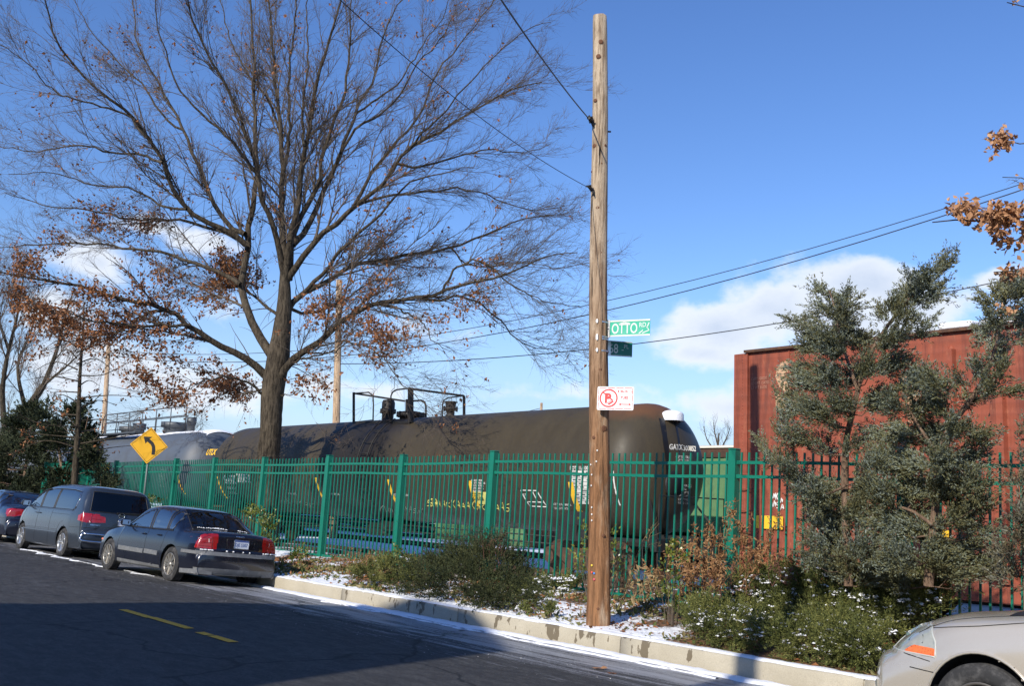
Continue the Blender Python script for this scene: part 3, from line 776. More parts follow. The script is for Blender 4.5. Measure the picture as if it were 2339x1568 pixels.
M_WLET = simple('stencil_white', (.62, .61, .56), .6, var=.15, scale=18); M_YLET = simple('stencil_yellow', (.78, .46, .02), .55, var=.08, scale=8)
M_YLET2 = simple('pale_yellow_panel', (.62, .58, .16), .6, var=.12, scale=12); M_IRON = simple('rusty_iron', (.075, .04, .028), .8, .3, .4, 7, .4, 30, dirt=(.2, .09, .035), dscale=6)
M_ORUST = simple('bright_rust', (.30, .10, .035), .8, .1, .3, 12)
def wagon_truck(mb, mw, tc, parent, ms=None):
    """one four-wheel bogie in wagon coordinates"""
    for dx in (-.87, .87):
        for sy in (-1, 1):
            wh = MB(); c_ = Vector((tc + dx, sy * .75, .52))
            wh.lathe([(.0, -.02), (.14, -.03), (.16, -.02), (.34, .0), (.38, -.04), (.43, -.045), (.43, .05), (.46, .07), (.46, .09), (0, .09)], c_, 'Y', 28, M=Matrix.Rotation(0, 3, 'Z') if sy < 0 else Matrix.Scale(-1, 3, (0, 1, 0)))
            wh.build('wheel', mw, parent)
    f = MB()
    for sy in (-1, 1):
        y_ = sy * 1.0
        f.prism([(-1.15, .46), (-1.15, .72), (-.75, .84), (-.35, .98), (.35, .98), (.75, .84), (1.15, .72), (1.15, .46), (.95, .42), (.75, .62), (.42, .42), (.30, .30), (-.30, .30), (-.42, .42), (-.75, .62), (-.95, .42)], .12,
                frame_M(Vector((tc, y_ - .06 if sy < 0 else y_ + .06, 0)), Vector((1, 0, 0)), Vector((0, 0, 1)), Vector((0, 1, 0)) * (1 if sy < 0 else -1)))
        for dx in (-.87, .87): f.lathe([(.15, -.05), (.17, 0), (.12, .06), (0, .07)], (tc + dx, y_ + sy * .10, .56), 'Y', 16)
        for dx in (-.16, 0, .16): 
            f.lathe([(.06, .34), (.06, .70)], (tc + dx, y_ + sy * .05, 0), 'Z', 10)
    f.box((tc, 0, .72), (.5, 2.2, .2), bev=.04); f.box((tc, 0, .95), (.3, .9, .2))
    f.build('bogie_frame', mw, parent)
def tank_wagon(tmid, half, label, mat, snow, name='tank_wagon', nc=NTK, detail=True, group=None):
    root = empty(name, W(tmid, nc, 0), ROT, label, 'tank wagon', group)
    prof = []
    for i in range(13):
        a = PI / 2 * i / 12; prof.append((RT * math.sin(a) ** 1.0, -half - .95 * math.cos(a)))
    for i in range(1, 30): prof.append((RT, -half + 2 * half * i / 30))
    for i in range(13):
        a = PI / 2 * i / 12; prof.append((RT * math.cos(a), half + .95 * math.sin(a)))
    MB().lathe(prof, (0, 0, ZT), 'X', 72).build('tank_shell', mat, root)
    u_ = MB()
    for s_ in (-1, 1):
        u_.box((s_ * (half - .2), 0, 1.02), (3.4, .5, .30), bev=.02); u_.box((s_ * (half - 1.1), 0, 1.12), (.34, 2.7, .36), bev=.02)
        u_.prism([(-.5, 0), (.5, 0), (.32, .75), (-.32, .75)], .06, frame_M(Vector((s_ * (half - 1.1), -1.36, .95)), Vector((1, 0, 0)), Vector((0, .35, 1)).normalized(), Vector((0, 1, 0))))
        u_.box((s_ * (half + 1.25), 0, .98), (.16, 2.6, .26), bev=.015)
        for sy in (-1, 1):
            u_.bar((s_ * (half + 1.2), sy * 1.2, 1.05), (s_ * (half - 1.0), sy * 1.28, 1.05), .05, .07)
            u_.bar((s_ * (half + 1.25), sy * 1.15, 1.05), (s_ * (half + .35), sy * .55, 2.35), .045, .045)
            u_.tube([(s_ * (half + 1.3), sy * 1.22, 1.0), (s_ * (half + 1.3), sy * 1.22, .45), (s_ * (half + .9), sy * 1.22, .45), (s_ * (half + .9), sy * 1.22, 1.0)], .014, 5)
        u_.tube([(s_ * (half + 1.22), -1.1, 1.12), (s_ * (half + 1.22), -1.1, 2.0), (s_ * (half + 1.22), 1.1, 2.0), (s_ * (half + 1.22), 1.1, 1.12)], .017, 5)
        u_.box((s_ * (half + 1.55), 0, .88), (.62, .28, .26), bev=.05)
        u_.lathe([(.0, -.03), (.27, -.03), (.29, 0), (.27, .03), (0, .03)], (s_ * (half + 1.15), -.55, 2.25), 'X', 20)
    u_.tube([(-half + 1, -.9, .82), (half - 1, -.9, .82)], .025, 6); u_.tube([(-half + 1, -.75, .98), (half - 1, -.75, .98)], .02, 6)
    u_.box((-.6, -.3, .78), (.9, .35, .35), bev=.08); u_.bar((2.4, -.55, .8), (5.2, -.75, .62), .03, .05); u_.bar((-6.4, -.55, .62), (-2.4, -.7, .8), .03, .05)
    u_.box((0, 0, .95), (1.0, .8, .35), bev=.1)
    u_.build('underframe', M_DARKM if not snow else M_IRON, root)
    for s_ in (-1, 1): wagon_truck(None, M_IRON, s_ * (half - 1.1), root)
    return root
bt = tank_wagon(-13.8, 9.6, 'long brown-black tank wagon numbered 300852, behind the fence at the centre', M_TANKB, False)
TM = -13.8
def bl(p): return Vector((p.x - TM, p.y - NTK, p.z))
def BTf(off=.006):
    """image point -> wagon coordinates on the tank skin"""
    return lambda x, y: bl(hit_tank(x, y) + Vector((0, -off, 0)))
def skin(t_, z_, off=.008):
    dz = max(-.995, min(.995, (z_ - ZT) / RT)); rr = RT + off
    # beyond the straight barrel the dished head takes over
    ex = max(0.0, abs(t_ - TM) - 9.6) / .95; rr *= math.sqrt(max(.02, 1 - ex * ex))
    a = math.asin(max(-1, min(1, (z_ - ZT) / rr)))
    return Vector((t_ - TM, -rr * math.cos(a), ZT + rr * math.sin(a)))
def skin_text(mb, body, x, y, size, bold=0.0, xs=1.0, mi=0, off=.008):
    p = hit_tank(x, y); place_text(mb, body, size, lambda a, b: skin(p.x + a, p.z + b, off), mi, bold, xs=xs)
def skin_rect(mb, x0, y0, wd, ht, mi=0, off=.005, n=8, slant=0.0):
    p = hit_tank(x0, y0)
    for i in range(n):
        for j in range(4):
            z0, z1 = p.z - ht * i / n, p.z - ht * (i + 1) / n; a0, a1 = wd * j / 4, wd * (j + 1) / 4
            mb.add([skin(p.x + a0 + slant * (i / n), z0, off), skin(p.x + a1 + slant * (i / n), z0, off), skin(p.x + a1 + slant * ((i + 1) / n), z1, off), skin(p.x + a0 + slant * ((i + 1) / n), z1, off)], [(0, 1, 2, 3)], mi)
mb = MB()
skin_text(mb, 'GATX', 514, 1105, .40, .012, .82); skin_text(mb, '300852', 543, 1102, .40, .012, .82)
for i, (tx, sz) in enumerate((('LD LMT 196200 LB', .11), ('LT WT  66800 LB', .11), ('NEW 3-79', .10), ('BLT', .1))): skin_text(mb, tx, 521 + i * 3, 1118 + i * 11, sz, .003, .8)
# right hand end lettering
pg = hit_tank(1531, 1026)
def hit_end(x, y):
    """first point of the dished end met by the line of sight, wagon coordinates"""
    best = None; n = NTK - RT - .05
    while n < NTK + .3:
        p = LN(x, y, n); q = (max(0, p.x - TM - 9.6) / .95) ** 2 + ((p.z - ZT) ** 2 + (p.y - NTK) ** 2) / RT ** 2
        if best is None or q < best[0]: best = (q, p)
        if q <= 1: break
        n += .01 if q < 1.1 else .04
    p = best[1]; return Vector((p.x - TM + .006, p.y - NTK - .014, p.z))
def end_text(body, x, y, size, bold=.0, xs=.8):
    place_text(mb, body, size, lambda a, b: hit_end(x + a * 102 * (1 - max(0, a - .1) * .35), y + a * 5 - b * 102), bold=bold, xs=xs)
end_text('GATX', 1529, 1027, .165, .006, .72); end_text('300852', 1561, 1030, .16, .004, .64)
end_text('CAPY 20955 GALS', 1544, 1047, .085, .002, .50); end_text('CAPY 79324 LTRS', 1544, 1055, .085, .002, .50)
for i, tx in enumerate(('TARE INSP DUE', 'STUB SILL', 'QUAL BY TEST', 'SHELL THICK', 'SAFETY VALVE', 'INSIDE COAT')): end_text(tx, 1549, 1112 + i * 8, .075, .001, .62)
skin_text(mb, 'DOT 111A100W1', 1302, 1074, .115, .003, .8)
skin_text(mb, 'NOT FOR FLAMMABLE', 1264, 1155, .07, .001, .85); skin_text(mb, 'LIQUIDS SERVICE', 1268, 1164, .07, .001, .85)
skin_text(mb, 'SAFETY RELIEF VALVE', 752, 1131, .07, .001, .9); skin_text(mb, 'TEST DATE AND PRESSURE', 900, 1133, .07, .001, .9); skin_text(mb, 'HEATER COILS PIPE', 660, 1130, .07, .001, .9); skin_text(mb, 'BOTTOM OUTLET', 905, 1138, .06, .001, .9)
for i, tx in enumerate(('EXTERIOR COILS PIPE INLET', 'MUST NOT BE OPENED UNLESS', 'ALL BOLTS ARE SECURED IN', 'PLACE THE INTERIOR COILS', 'AND VALVES BEFORE USE')): skin_text(mb, tx, 1077, 1100 + i * 6, .062, .002, .62)
pw = hit_tank(1190, 1121)
for a, b in (((0, 0), (.56, 0)), ((.56, 0), (.72, -.36)), ((.72, -.36), (.13, -.36)), ((.13, -.36), (0, 0)), ((.40, 0), (.48, -.26)), ((.12, -.26), (.66, -.26))):
    pts = [skin(pw.x + lerp(a[0], b[0], i / 4), pw.z + lerp(a[1], b[1], i / 4), .008) for i in range(5)]; mb.tube(pts, .014, 4)
skin_text(mb, '2-T', 1197, 1135, .09, .002, .8)
mb.build('lettering', M_WLET, bt)
# data panels: white table and yellow notice
mb = MB(); skin_rect(mb, 1304, 1076, 1.25, .72, 0); skin_rect(mb, 1188 - 110, 1124, .62, .30, 1, slant=.02)
k = hit_tank(1304, 1076)
for i in range(1, 9):
    z_ = k.z - .72 * i / 9; mb.add([skin(k.x + .03 + .045 * q, z_ + dz, .009) for q in range(27) for dz in (.004, -.004)], [(2 * q, 2 * q + 2, 2 * q + 3, 2 * q + 1) for q in range(26)], 2)
rq = random.Random(2)
for i in range(9):
    z_ = k.z - .72 * (i + .5) / 9; a = .05
    while a < 1.15:
        w_ = rq.uniform(.04, .14)
        if a + w_ > 1.2: break
        mb.add([skin(k.x + a, z_ + .016, .009), skin(k.x + a + w_, z_ + .016, .009), skin(k.x + a + w_, z_ - .01, .009), skin(k.x + a, z_ - .01, .009)], [(0, 1, 2, 3)], 2); a += w_ + rq.uniform(.03, .2)
mb2 = MB()
for i, tx in enumerate(('FOR CHEMICAL EMERGENCY', 'SPILL LEAK FIRE CALL')): skin_text(mb2, tx, 1079, 1130 + i * 5, .055, .001, .62, off=.011)
skin_text(mb2, '800-424-9300', 1079, 1144, .12, .003, .72, off=.011)
mb.build('data_panel', [M_WLET, M_YLET2, simple('panel_ink', (.08, .08, .08), .6)], bt); mb2.build('panel_lettering', simple('panel_ink2', (.03, .04, .01), .6), bt)
# reflective strips
for x, y, ht, wd in ((496, 1090, .95, .11), (720, 1092, .62, .11), (885, 1096, .62, .12), (1070, 1099, .62, .13), (1298, 1102, 1.0, .16)):
    mb = MB(); p = hit_tank(x, y); n = 10
    for i in range(n):
        z0, z1 = p.z - ht * i / n, p.z - ht * (i + 1) / n; s0, s1 = .0, .0
        mb.add([skin(p.x, z0), skin(p.x + wd, z0), skin(p.x + wd, z1), skin(p.x, z1)], [(0, 1, 2, 3)])
    mb.build('reflective_strip', M_YLET, bt)
skm = MB(); skin_rect(skm, 905, 1122, .13, .12); skin_rect(skm, 1543, 1132, .14, .16); skm.build('label_patch', simple('worn_label', (.5, .42, .3), .6, var=.3, scale=20), bt)
# graffiti
def scribble(mb, x0, x1, y0, y1, n, seed, fn, r):
    q = random.Random(seed); x = x0; lx = x0
    for k_ in range(n):
        cx_ = lerp(x0, x1, (k_ + .5) / n); w_ = (x1 - x0) / n * .9; y_ = lerp(y0[0], y0[1], k_ / max(1, n - 1)); h_ = y1 * q.uniform(.7, 1.2); mode = q.randint(0, 3)
        if mode == 0: pts = [(-.5, 1), (-.1, 0), (.2, .8), (.5, .05), (.5, .6)]
        elif mode == 1: pts = [(-.4, 0), (0, 1), (.4, .1), (.1, .45), (-.25, .4)]
        elif mode == 2: pts = [(.4, .9), (-.2, .8), (-.3, .5), (.35, .4), (.3, .05), (-.4, .1)]
        else: pts = [(-.4, .95), (-.35, 0), (-.3, .5), (.3, .95), (-.1, .5), (.45, 0)]
        P_ = [fn(cx_ + a * w_, y_ - b * h_) for a, b in pts]
        mb.tube(catmull(P_, 3), r, 4)
f_ = BTf(.008)
g_ = MB(); scribble(g_, 975, 1165, (1158, 1170), 17, 17, 5, f_, .011); scribble(g_, 978, 1002, (1158, 1158), 20, 2, 9, f_, .016); g_.build('graffiti', M_YLET2, bt)
g_ = MB(); scribble(g_, 868, 900, (1168, 1172), 16, 3, 8, f_, .008); scribble(g_, 910, 968, (1166, 1176), 14, 7, 11, f_, .007); scribble(g_, 640, 720, (1150, 1162), 14, 6, 3, f_, .006); g_.build('graffiti', simple('faint_chalk', (.28, .3, .26), .8), bt)
# top fittings and platform
def tp(x, y, n): return bl(LN(x, y, n))
mb = MB()
def pl(pts, r=.028): mb.tube([tp(*p) for p in pts], r, 6)
nN, nF = 7.35, 9.0
def sq(a, b, w_=.055): mb.bar(tp(*a), tp(*b), w_, w_)
sq((808, 897, 7.7), (808, 967, 7.7), .06); sq((808, 899, 7.7), (925, 917, nF)); pl([(812, 899, 7.7), (842, 897, 7.9), (852, 904, 7.95), (853, 925, 7.95), (852, 962, 7.95)], .022)
sq((808, 966, 7.7), (938, 966, nN), .075); sq((938, 966, nN), (973, 958, nF), .06); sq((808, 966, 7.7), (850, 961, nF), .05)
sq((938, 887, nN), (938, 966, nN), .12); sq((930, 913, nF), (930, 958, nF), .08)
pl([(893, 968, nN), (893, 905, nN), (897, 896, nN), (906, 891, nN), (938, 887, nN)], .024)
sq((938, 889, nN), (1060, 905, nF)); sq((1060, 905, nF), (1060, 957, nF), .06); pl([(1058, 905, nF), (1024, 909, 8.6), (1014, 915, 8.5), (1011, 925, 8.4), (1010, 957, 8.4)], .022)
pl([(932, 918, nF), (962, 915, nF), (970, 919, nF), (973, 930, nF), (973, 957, nF)], .03)
A = tp(808, 964, 7.7); B = tp(938, 964, nN)
for i in range(9):
    f = i / 8; mb.bar(lerp(A, B, f), lerp(A, B, f) + Vector((0, 1.25, 0)), .05, .02)
mb.build('top_platform', M_DARKM, bt)
def valve(x, y0, y1, n, r, prof):
    a = tp(x, y0, n); b = tp(x, y1, n); h = a.z - b.z
    v_ = MB(); v_.lathe([(r * q, h * k_ - .12 if k_ == 0 else h * k_) for q, k_ in prof], (b.x, b.y, b.z), 'Z', 18)
    return v_, b, h
v_, b, h = valve(885, 914, 962, 8.1, .2, [(.9, 0), (.9, .3), (1, .35), (1.15, .4), (1.15, .5), (1, .55), (1, .85), (.85, .97), (.3, 1.0), (0, 1.0)])
for i in range(8): a = PI * 2 * i / 8; v_.box((b.x + .22 * math.cos(a), b.y + .22 * math.sin(a), b.z + h * .45), (.04, .04, .14))
v_.build('relief_valve', M_DARKM, bt)
v_, b, h = valve(938, 938, 962, 8.2, .42, [(.8, 0), (.8, .3), (1, .35), (1, .6), (.85, .8), (.2, .95), (0, .95)])
for i in range(12): a = PI * 2 * i / 12; v_.box((b.x + .40 * math.cos(a), b.y + .40 * math.sin(a), b.z + h * .55), (.05, .05, .16))
v_.build('manway', M_DARKM, bt)
v_, b, h = valve(1028, 918, 960, 8.2, .19, [(1, 0), (.75, .2), (.6, .3), (.6, .5), (1.1, .52), (1.1, .66), (.75, .68), (.8, .92), (1, .94), (1, .99), (0, .99)])
for i in range(6): a = PI * 2 * i / 6; v_.box((b.x + .18 * math.cos(a), b.y + .18 * math.sin(a), b.z + h * .6), (.035, .035, .15))
v_.build('vent_valve', M_DARKM, bt)
mb = MB()
for dx in (-.24, .24):
    pts = [skin(hit_tank(868, 985).x + dx - .25 * (4.02 - z_) * .2, z_, .10) for z_ in linsp(4.0, 1.5, 12)]; mb.tube(pts, .022, 5)
for z_ in linsp(3.95, 1.6, 8):
    p = hit_tank(868, 985).x - .25 * (4.02 - z_) * .2; mb.tube([skin(p - .24, z_, .10), skin(p + .24, z_, .10)], .016, 5)
mb.build('ladder', M_DARKM, bt)
# snow pad left on the right hand shoulder and its drip stains
a = tp(1509, 944, 8.1); b = tp(1552, 948, 8.1); c_ = (a + b) / 2 + Vector((0, .1, 0)); L_ = (b - a).length
mb = MB(); k = 20
for i in range(9):
    for j in range(k):
        an = 2 * PI * j / k; f = i / 8; px_ = c_.x + math.cos(an) * L_ * .42 * math.sin(f * PI / 2 + .02) ; py_ = c_.y + math.sin(an) * .27 * math.sin(f * PI / 2 + .02)
        mb.v.append((px_, py_, c_.z - .03 + .12 * math.cos(f * PI / 2) ** .8 - (.12 if i == 8 else 0)))
for i in range(8):
    for j in range(k): mb.f.append((i * k + j, i * k + (j + 1) % k, (i + 1) * k + (j + 1) % k, (i + 1) * k + j)); mb.m.append(0); mb.sm.append(True)
mb.build('snow_patch', M_SNOW, bt)
M_WET = simple('wet_streak', (.012, .011, .010), .3)
for path, w0 in (([(1512, 956), (1517, 985), (1522, 1020), (1526, 1060), (1527, 1100), (1524, 1150), (1518, 1190)], 13), ([(1541, 958), (1547, 985), (1551, 1010), (1553, 1040)], 6)):
    D = catmull([Vector((x, y, 0)) for x, y in path], 5); sm_ = MB(); vs_ = []
    for i, d in enumerate(D):
        w_ = w0 * (1 - .55 * i / len(D)) * (.8 + .4 * fbm(i * .7, 3)); vs_ += [hit_end(d.x - w_ / 2, d.y), hit_end(d.x, d.y), hit_end(d.x + w_ / 2, d.y)]
    n_ = len(D); sm_.add(vs_, [(3 * i + j, 3 * i + j + 1, 3 * i + j + 4, 3 * i + j + 3) for i in range(n_ - 1) for j in (0, 1)], smooth=True); sm_.build('wet_streak', M_WET, bt)
# grey tank wagon further left, snow on its back
gx = LN(514, 1060, 8.2).x; half = 8.6; TG = gx - half - .9
gt = tank_wagon(TG, half, 'grey tank wagon with yellow letters and snow along its top, left of the tree', M_TANKG, True)
def snow_top(root, half, seed, a0=.55):
    mb = MB(); n = 70; m_ = 14
    for i in range(n + 1):
        x_ = -half - .35 + (2 * half + .7) * i / n
        ex = max(0, abs(x_) - half) / .95; rr = RT * math.sqrt(max(.02, 1 - ex * ex))
        lo = -a0 - .35 * (fbm(x_ * .9, seed) - .4); hi = a0 + .9
        for j in range(m_ + 1):
            a = lerp(lo, hi, j / m_); th = .05 * math.sin(PI * j / m_) ** .4
            mb.v.append((x_, (rr + th) * math.sin(a), ZT + (rr + th) * math.cos(a) - (.01 if j in (0, m_) else 0)))
    for i in range(n):
        for j in range(m_): p = i * (m_ + 1) + j; mb.f.append((p, p + m_ + 1, p + m_ + 2, p + 1)); mb.m.append(0); mb.sm.append(True)
    mb.build('snow_cap', M_SNOW, root)
snow_top(gt, half, 4, .38)
mb = MB()
def glx(x, y, n): p = LN(x, y, n); return Vector((p.x - TG, p.y - NTK, p.z))
for yn, yy in ((7.2, 0), (9.2, 1)):
    A = glx(240, 962, yn) if not yy else glx(245, 960, yn); B = glx(425, 950, yn); zt = 5.0; zb_ = 4.08
    A.z = B.z = zt; mb.tube([(A.x - .3, A.y, zb_), (A.x - .25, A.y, zt - .2), (A.x, A.y, zt), (B.x, B.y, zt), (B.x + .02, B.y, zb_)], .026, 5); mb.tube([(A.x, A.y, zt - .42), (B.x, B.y, zt - .42)], .02, 5)
    for i in range(1, 6): x_ = lerp(A.x, B.x, i / 6); mb.tube([(x_, A.y, zb_), (x_, A.y, zt)], .022, 5)
mb.box(((A.x + B.x) / 2, -.95, 4.07), (B.x - A.x, .5, .06)); mb.box(((A.x + B.x) / 2, .95, 4.07), (B.x - A.x, .5, .06))
mb.box(((A.x + B.x) / 2, 0, 4.1), (1.6, 2.2, .05))
mb.build('top_platform', simple('grey_steel', (.10, .11, .12), .5, .4), gt)
for x_, r_, h in ((glx(300, 980, 8.2).x, .55, .42), (glx(318, 980, 8.2).x, .3, .55), (glx(400, 980, 8.2).x, .6, .45), (glx(436, 980, 8.2).x, .2, .62)):
    MB().lathe([(r_ * .8, ZT + 1.3), (r_ * .8, ZT + 1.5 + h * .5), (r_, ZT + 1.5 + h * .5), (r_, ZT + 1.5 + h), (0, ZT + 1.5 + h)], (x_, 0, 0), 'Z', 18).build('dome_housing', simple('grey_steel', (.10, .11, .12), .5, .4), gt)
def gskin(x, z, off=.01):
    a = math.asin(max(-1, min(1, (z - ZT) / (RT + off)))); return Vector((x, -(RT + off) * math.cos(a), ZT + (RT + off) * math.sin(a)))
mb = MB(); p = hit_tank(470, 1040); place_text(mb, 'UTLX', .30, lambda a, b: gskin(p.x - TG + a, p.z + b), bold=.012, xs=1.05)
p = hit_tank(404, 1075)
for i in range(8): z0, z1 = p.z + .3 - 1.2 * i / 8, p.z + .3 - 1.2 * (i + 1) / 8; mb.add([gskin(p.x - TG, z0), gskin(p.x - TG + .13, z0), gskin(p.x - TG + .13, z1), gskin(p.x - TG, z1)], [(0, 1, 2, 3)])
p = hit_tank(234, 1068)
for i in range(3): z0, z1 = p.z + .1 - .3 * i, p.z + .1 - .3 * (i + 1); mb.add([gskin(p.x - TG, z0), gskin(p.x - TG + .9, z0), gskin(p.x - TG + .9, z1), gskin(p.x - TG, z1)], [(0, 1, 2, 3)])
mb.build('lettering', M_YLET, gt)
mb = MB()
for i in range(6):
    p = hit_tank(365, 1078 + i * 7); place_text(mb, ('CAPY GALS', 'LTRS TEST', 'DUE SHOP', 'VALVE PSI', 'DOT 111A', 'LINING')[i], .13, lambda a, b: gskin(p.x - TG + a, p.z + b), bold=.002)
mb.build('data_lettering', simple('faded_stencil', (.3, .32, .33), .6), gt)
# more wagons on the next track
g3 = tank_wagon(TG - 21.5, half, 'farthest grey tank wagon, mostly hidden behind the dark evergreens', M_TANKG, True); snow_top(g3, half, 6, .38)

def ribbed_box(name, label, t0, t1, nc, z0, z1, mat, ribs, roofmat, cat, snow=False, group=None):
    Lh_ = (t1 - t0); root = empty(name, W((t0 + t1) / 2, nc, 0), ROT, label, cat, group); hx = Lh_ / 2
    MB().box((0, 0, (z0 + z1) / 2), (Lh_, 3.0, z1 - z0)).build('body', mat, root)
    for x in ribs:
        for sy in (-1, 1):
            mb = MB()
            x_ = x - (t0 + t1) / 2; top = z1 - .28
            mb.prism([(-.08, 0), (.08, 0), (.05, .09), (-.05, .09)], top - z0 - .02, frame_M(Vector((x_, sy * 1.5, z0 + .02)), Vector((1, 0, 0)) * (1 if sy < 0 else -1), Vector((0, sy, 0)), Vector((0, 0, 1))))
            mb.lathe([(.07, -.04), (.055, .03), (.02, .085), (0, .09)], (x_, sy * 1.48, top), 'Z', 10); mb.build('side_rib', mat, root)
    rf = MB(); rf.prism([(-1.58, 0), (1.58, 0), (1.58, .05), (0, .2), (-1.58, .05)], Lh_ - .35, frame_M(Vector((-hx + .25, 0, z1)), Vector((0, 1, 0)), Vector((0, 0, 1)), Vector((1, 0, 0))))
    ro = rf.build('roof', roofmat, root)
    return root, hx
def red_mat():
    t = NT('oxide_red_paint'); x = t.xyz()
    c = t.mix(t.noise(1.1, 6, .6), (.235, .056, .029), (.33, .086, .046))
    c = t.mix(t.ramp(t.noise(7, 6, .7, t.co((1, 1, .07))), .44, .68, 0, .75), c, (.12, .036, .024))
    c = t.mix(t.ramp(t.noise(2.6, 6, .7, t.co((1, 1, .5), loc=(3, 0, 1))), .52, .66, 0, .5), c, (.15, .055, .036))
    c = t.mix(t.ramp(t.noise(9, 5, .75, t.co((1, 1, .3))), .56, .74, 0, .6), c, (.42, .16, .085))
    wv = t.m('SINE', t.m('MULTIPLY', x[2], 36.0)); c = t.mix(t.m('MULTIPLY', t.ramp(wv, .5, 1), .14), c, (.14, .035, .022))
    t.set(Base_Color=c, Roughness=.62, Specular_IOR_Level=.35); t.bump(t.m('ADD', t.m('MULTIPLY', t.noise(2, 5), 1.2), t.m('MULTIPLY', wv, .25)), .35, .02); return t.mat
M_OXR = red_mat(); M_ROOF = simple('rusted_roof', (.07, .035, .02), .8, var=.4, scale=5, dirt=(.25, .1, .03), dscale=7)
N0 = 6.7
def tb(x): return LN(x, 1000, N0).x
T0 = tb(1678); rib_t = [tb(1812), tb(2046), tb(2178), tb(2290)]; d_ = rib_t[2] - rib_t[1]
ribs = [rib_t[0], rib_t[0] + (rib_t[1] - rib_t[0]) / 2 + 5 * 0, rib_t[1], rib_t[2], rib_t[3]] + [rib_t[3] + d_ * k_ for k_ in range(1, 14)]
rb, hx = ribbed_box('boxcar', 'tall oxide red ribbed boxcar with a big faded S, right of the brown tank', T0, T0 + 20.2, NTK, .80, 4.72, M_OXR, [ribs[0]] + ribs[2:], M_ROOF, 'boxcar')
TB = T0 + 10.1
def bx_(x, y, off=0.0): p = LN(x, y, N0 - off); return Vector((p.x - TB, p.y - NTK, p.z))
mb = MB()
mb.box((0, -1.47, .70), (20.0, .12, .34), bev=.02); mb.box((0, 1.47, .70), (20.0, .12, .34), bev=.02); mb.box((0, 0, .66), (20.0, .5, .3)); mb.box((0, -1.53, .50), (5.5, .06, .34)); mb.box((0, -1.53, 1.02), (20.1, .05, .10))
for s_ in (-1, 1):
    mb.box((s_ * 10.35, 0, .80), (.5, .3, .26)); mb.box((s_ * 10.2, 0, .95), (.14, 2.9, .3))
    for sy in (-1, 1): mb.tube([(s_ * 10.0, sy * 1.53, .85), (s_ * 10.0, sy * 1.53, .32), (s_ * 9.55, sy * 1.53, .32), (s_ * 9.55, sy * 1.53, .85)], .02, 5)
mb.build('sill', M_OXR, rb)
for s_ in (-1, 1): wagon_truck(None, M_IRON, s_ * 8.2, rb)
mb = MB(); mb.box((-10.1 + .14, -1.515, 2.76), (.28, .035, 3.9)); mb.box((-10.1 + .30, -1.52, 2.76), (.03, .05, 3.9)); mb.box((-8.9, -1.508, 2.76), (.02, .018, 3.9))
for k_ in range(60): mb.lathe([(.012, 0), (.008, .01), (0, .012)], (-10.1 + .20, -1.533, .95 + k_ * .063), 'Y', 6, M=Matrix.Scale(-1, 3, (0, 1, 0)))
mb.build('corner_post', M_OXR, rb)
mb = MB()
for z_ in (2.15, 2.42, 1.75, 1.38, 1.08): mb.tube([(-10.0, -1.53, z_), (-10.0, -1.60, z_), (-9.52, -1.60, z_), (-9.52, -1.53, z_)], .012, 5)
mb.bar((-9.48, -1.55, .95), (-9.48, -1.55, 2.5), .03, .05)
mb.build('grab_iron', M_OXR, rb)
M_CREAM = simple('worn_cream', (.52, .34, .20), .7, var=.2, scale=4, dirt=(.3, .08, .04), dscale=9, damt=.8)
mb = MB(); org_ = bx_(1772, 934, .012)
place_text(mb, 'S', 1.22, lambda a, b: Vector((org_.x + a, org_.y, org_.z - .02 + b)), bold=.055, xs=.80)
mb.build('logo_letter', M_CREAM, rb); mb = MB(); org2 = bx_(2046, 905, .012); place_text(mb, 'T', 1.10, lambda a, b: Vector((org2.x + a, org2.y, org2.z - .42 + b)), bold=.05, xs=.9)
mb.build('logo_letter', M_CREAM, rb)
mb = MB()
for i, tx in enumerate(('CAPY 100000', 'LD LMT 154700', 'LT WT 65300')): o_ = bx_(1716, 870 + i * 10, .012); place_text(mb, tx, .085, lambda a, b: Vector((o_.x + a, o_.y, o_.z + b)), xs=.7)
mb.build('stencil_lettering', simple('faint_stencil', (.42, .2, .13), .7, var=.3, scale=30), rb)
for (xa, ya, xb, yb) in ((1728, 1178, 1789, 1211), (2085, 1208, 2128, 1228), (2150, 1211, 2175, 1229)):
    a = bx_(xa, ya, .04); b = bx_(xb, yb, .04); MB().prism(rrect(b.x - a.x, a.z - b.z, .02), .012, frame_M(Vector((a.x, a.y, b.z)), Vector((1, 0, 0)), Vector((0, 0, 1)), Vector((0, -1, 0)))).build('reflector_panel', M_YLET, rb)
mb = MB(); scribble(mb, 1762, 1788, (1140, 1150), 18, 3, 4, lambda x, y: bx_(x, y, .014), .010); scribble(mb, 1762, 1792, (1160, 1166), 18, 3, 6, lambda x, y: bx_(x, y, .014), .010); scribble(mb, 1845, 1870, (1165, 1165), 22, 1, 12, lambda x, y: bx_(x, y, .014), .02); scribble(mb, 1930, 2000, (1150, 1190), 26, 5, 31, lambda x, y: bx_(x, y, .014), .014)
mb.build('graffiti', simple('white_tagging', (.7, .66, .62), .6), rb)
mb = MB(); a = bx_(2130, 740); b_x = 8.0
for (x0, x1, th) in ((bx_(2040, 745).x, bx_(2062, 745).x, .04), (bx_(2138, 740).x, bx_(2215, 735).x, .07), (bx_(2235, 735).x, 9.5, .06)): mb.box(((x0 + x1) / 2, -1.0, 4.72 + .13 + th / 2), (x1 - x0, .9, th + .05), bev=.03, M=Matrix.Rotation(.095, 4, 'X'))
mb.build('snow_patch', M_SNOW, rb)
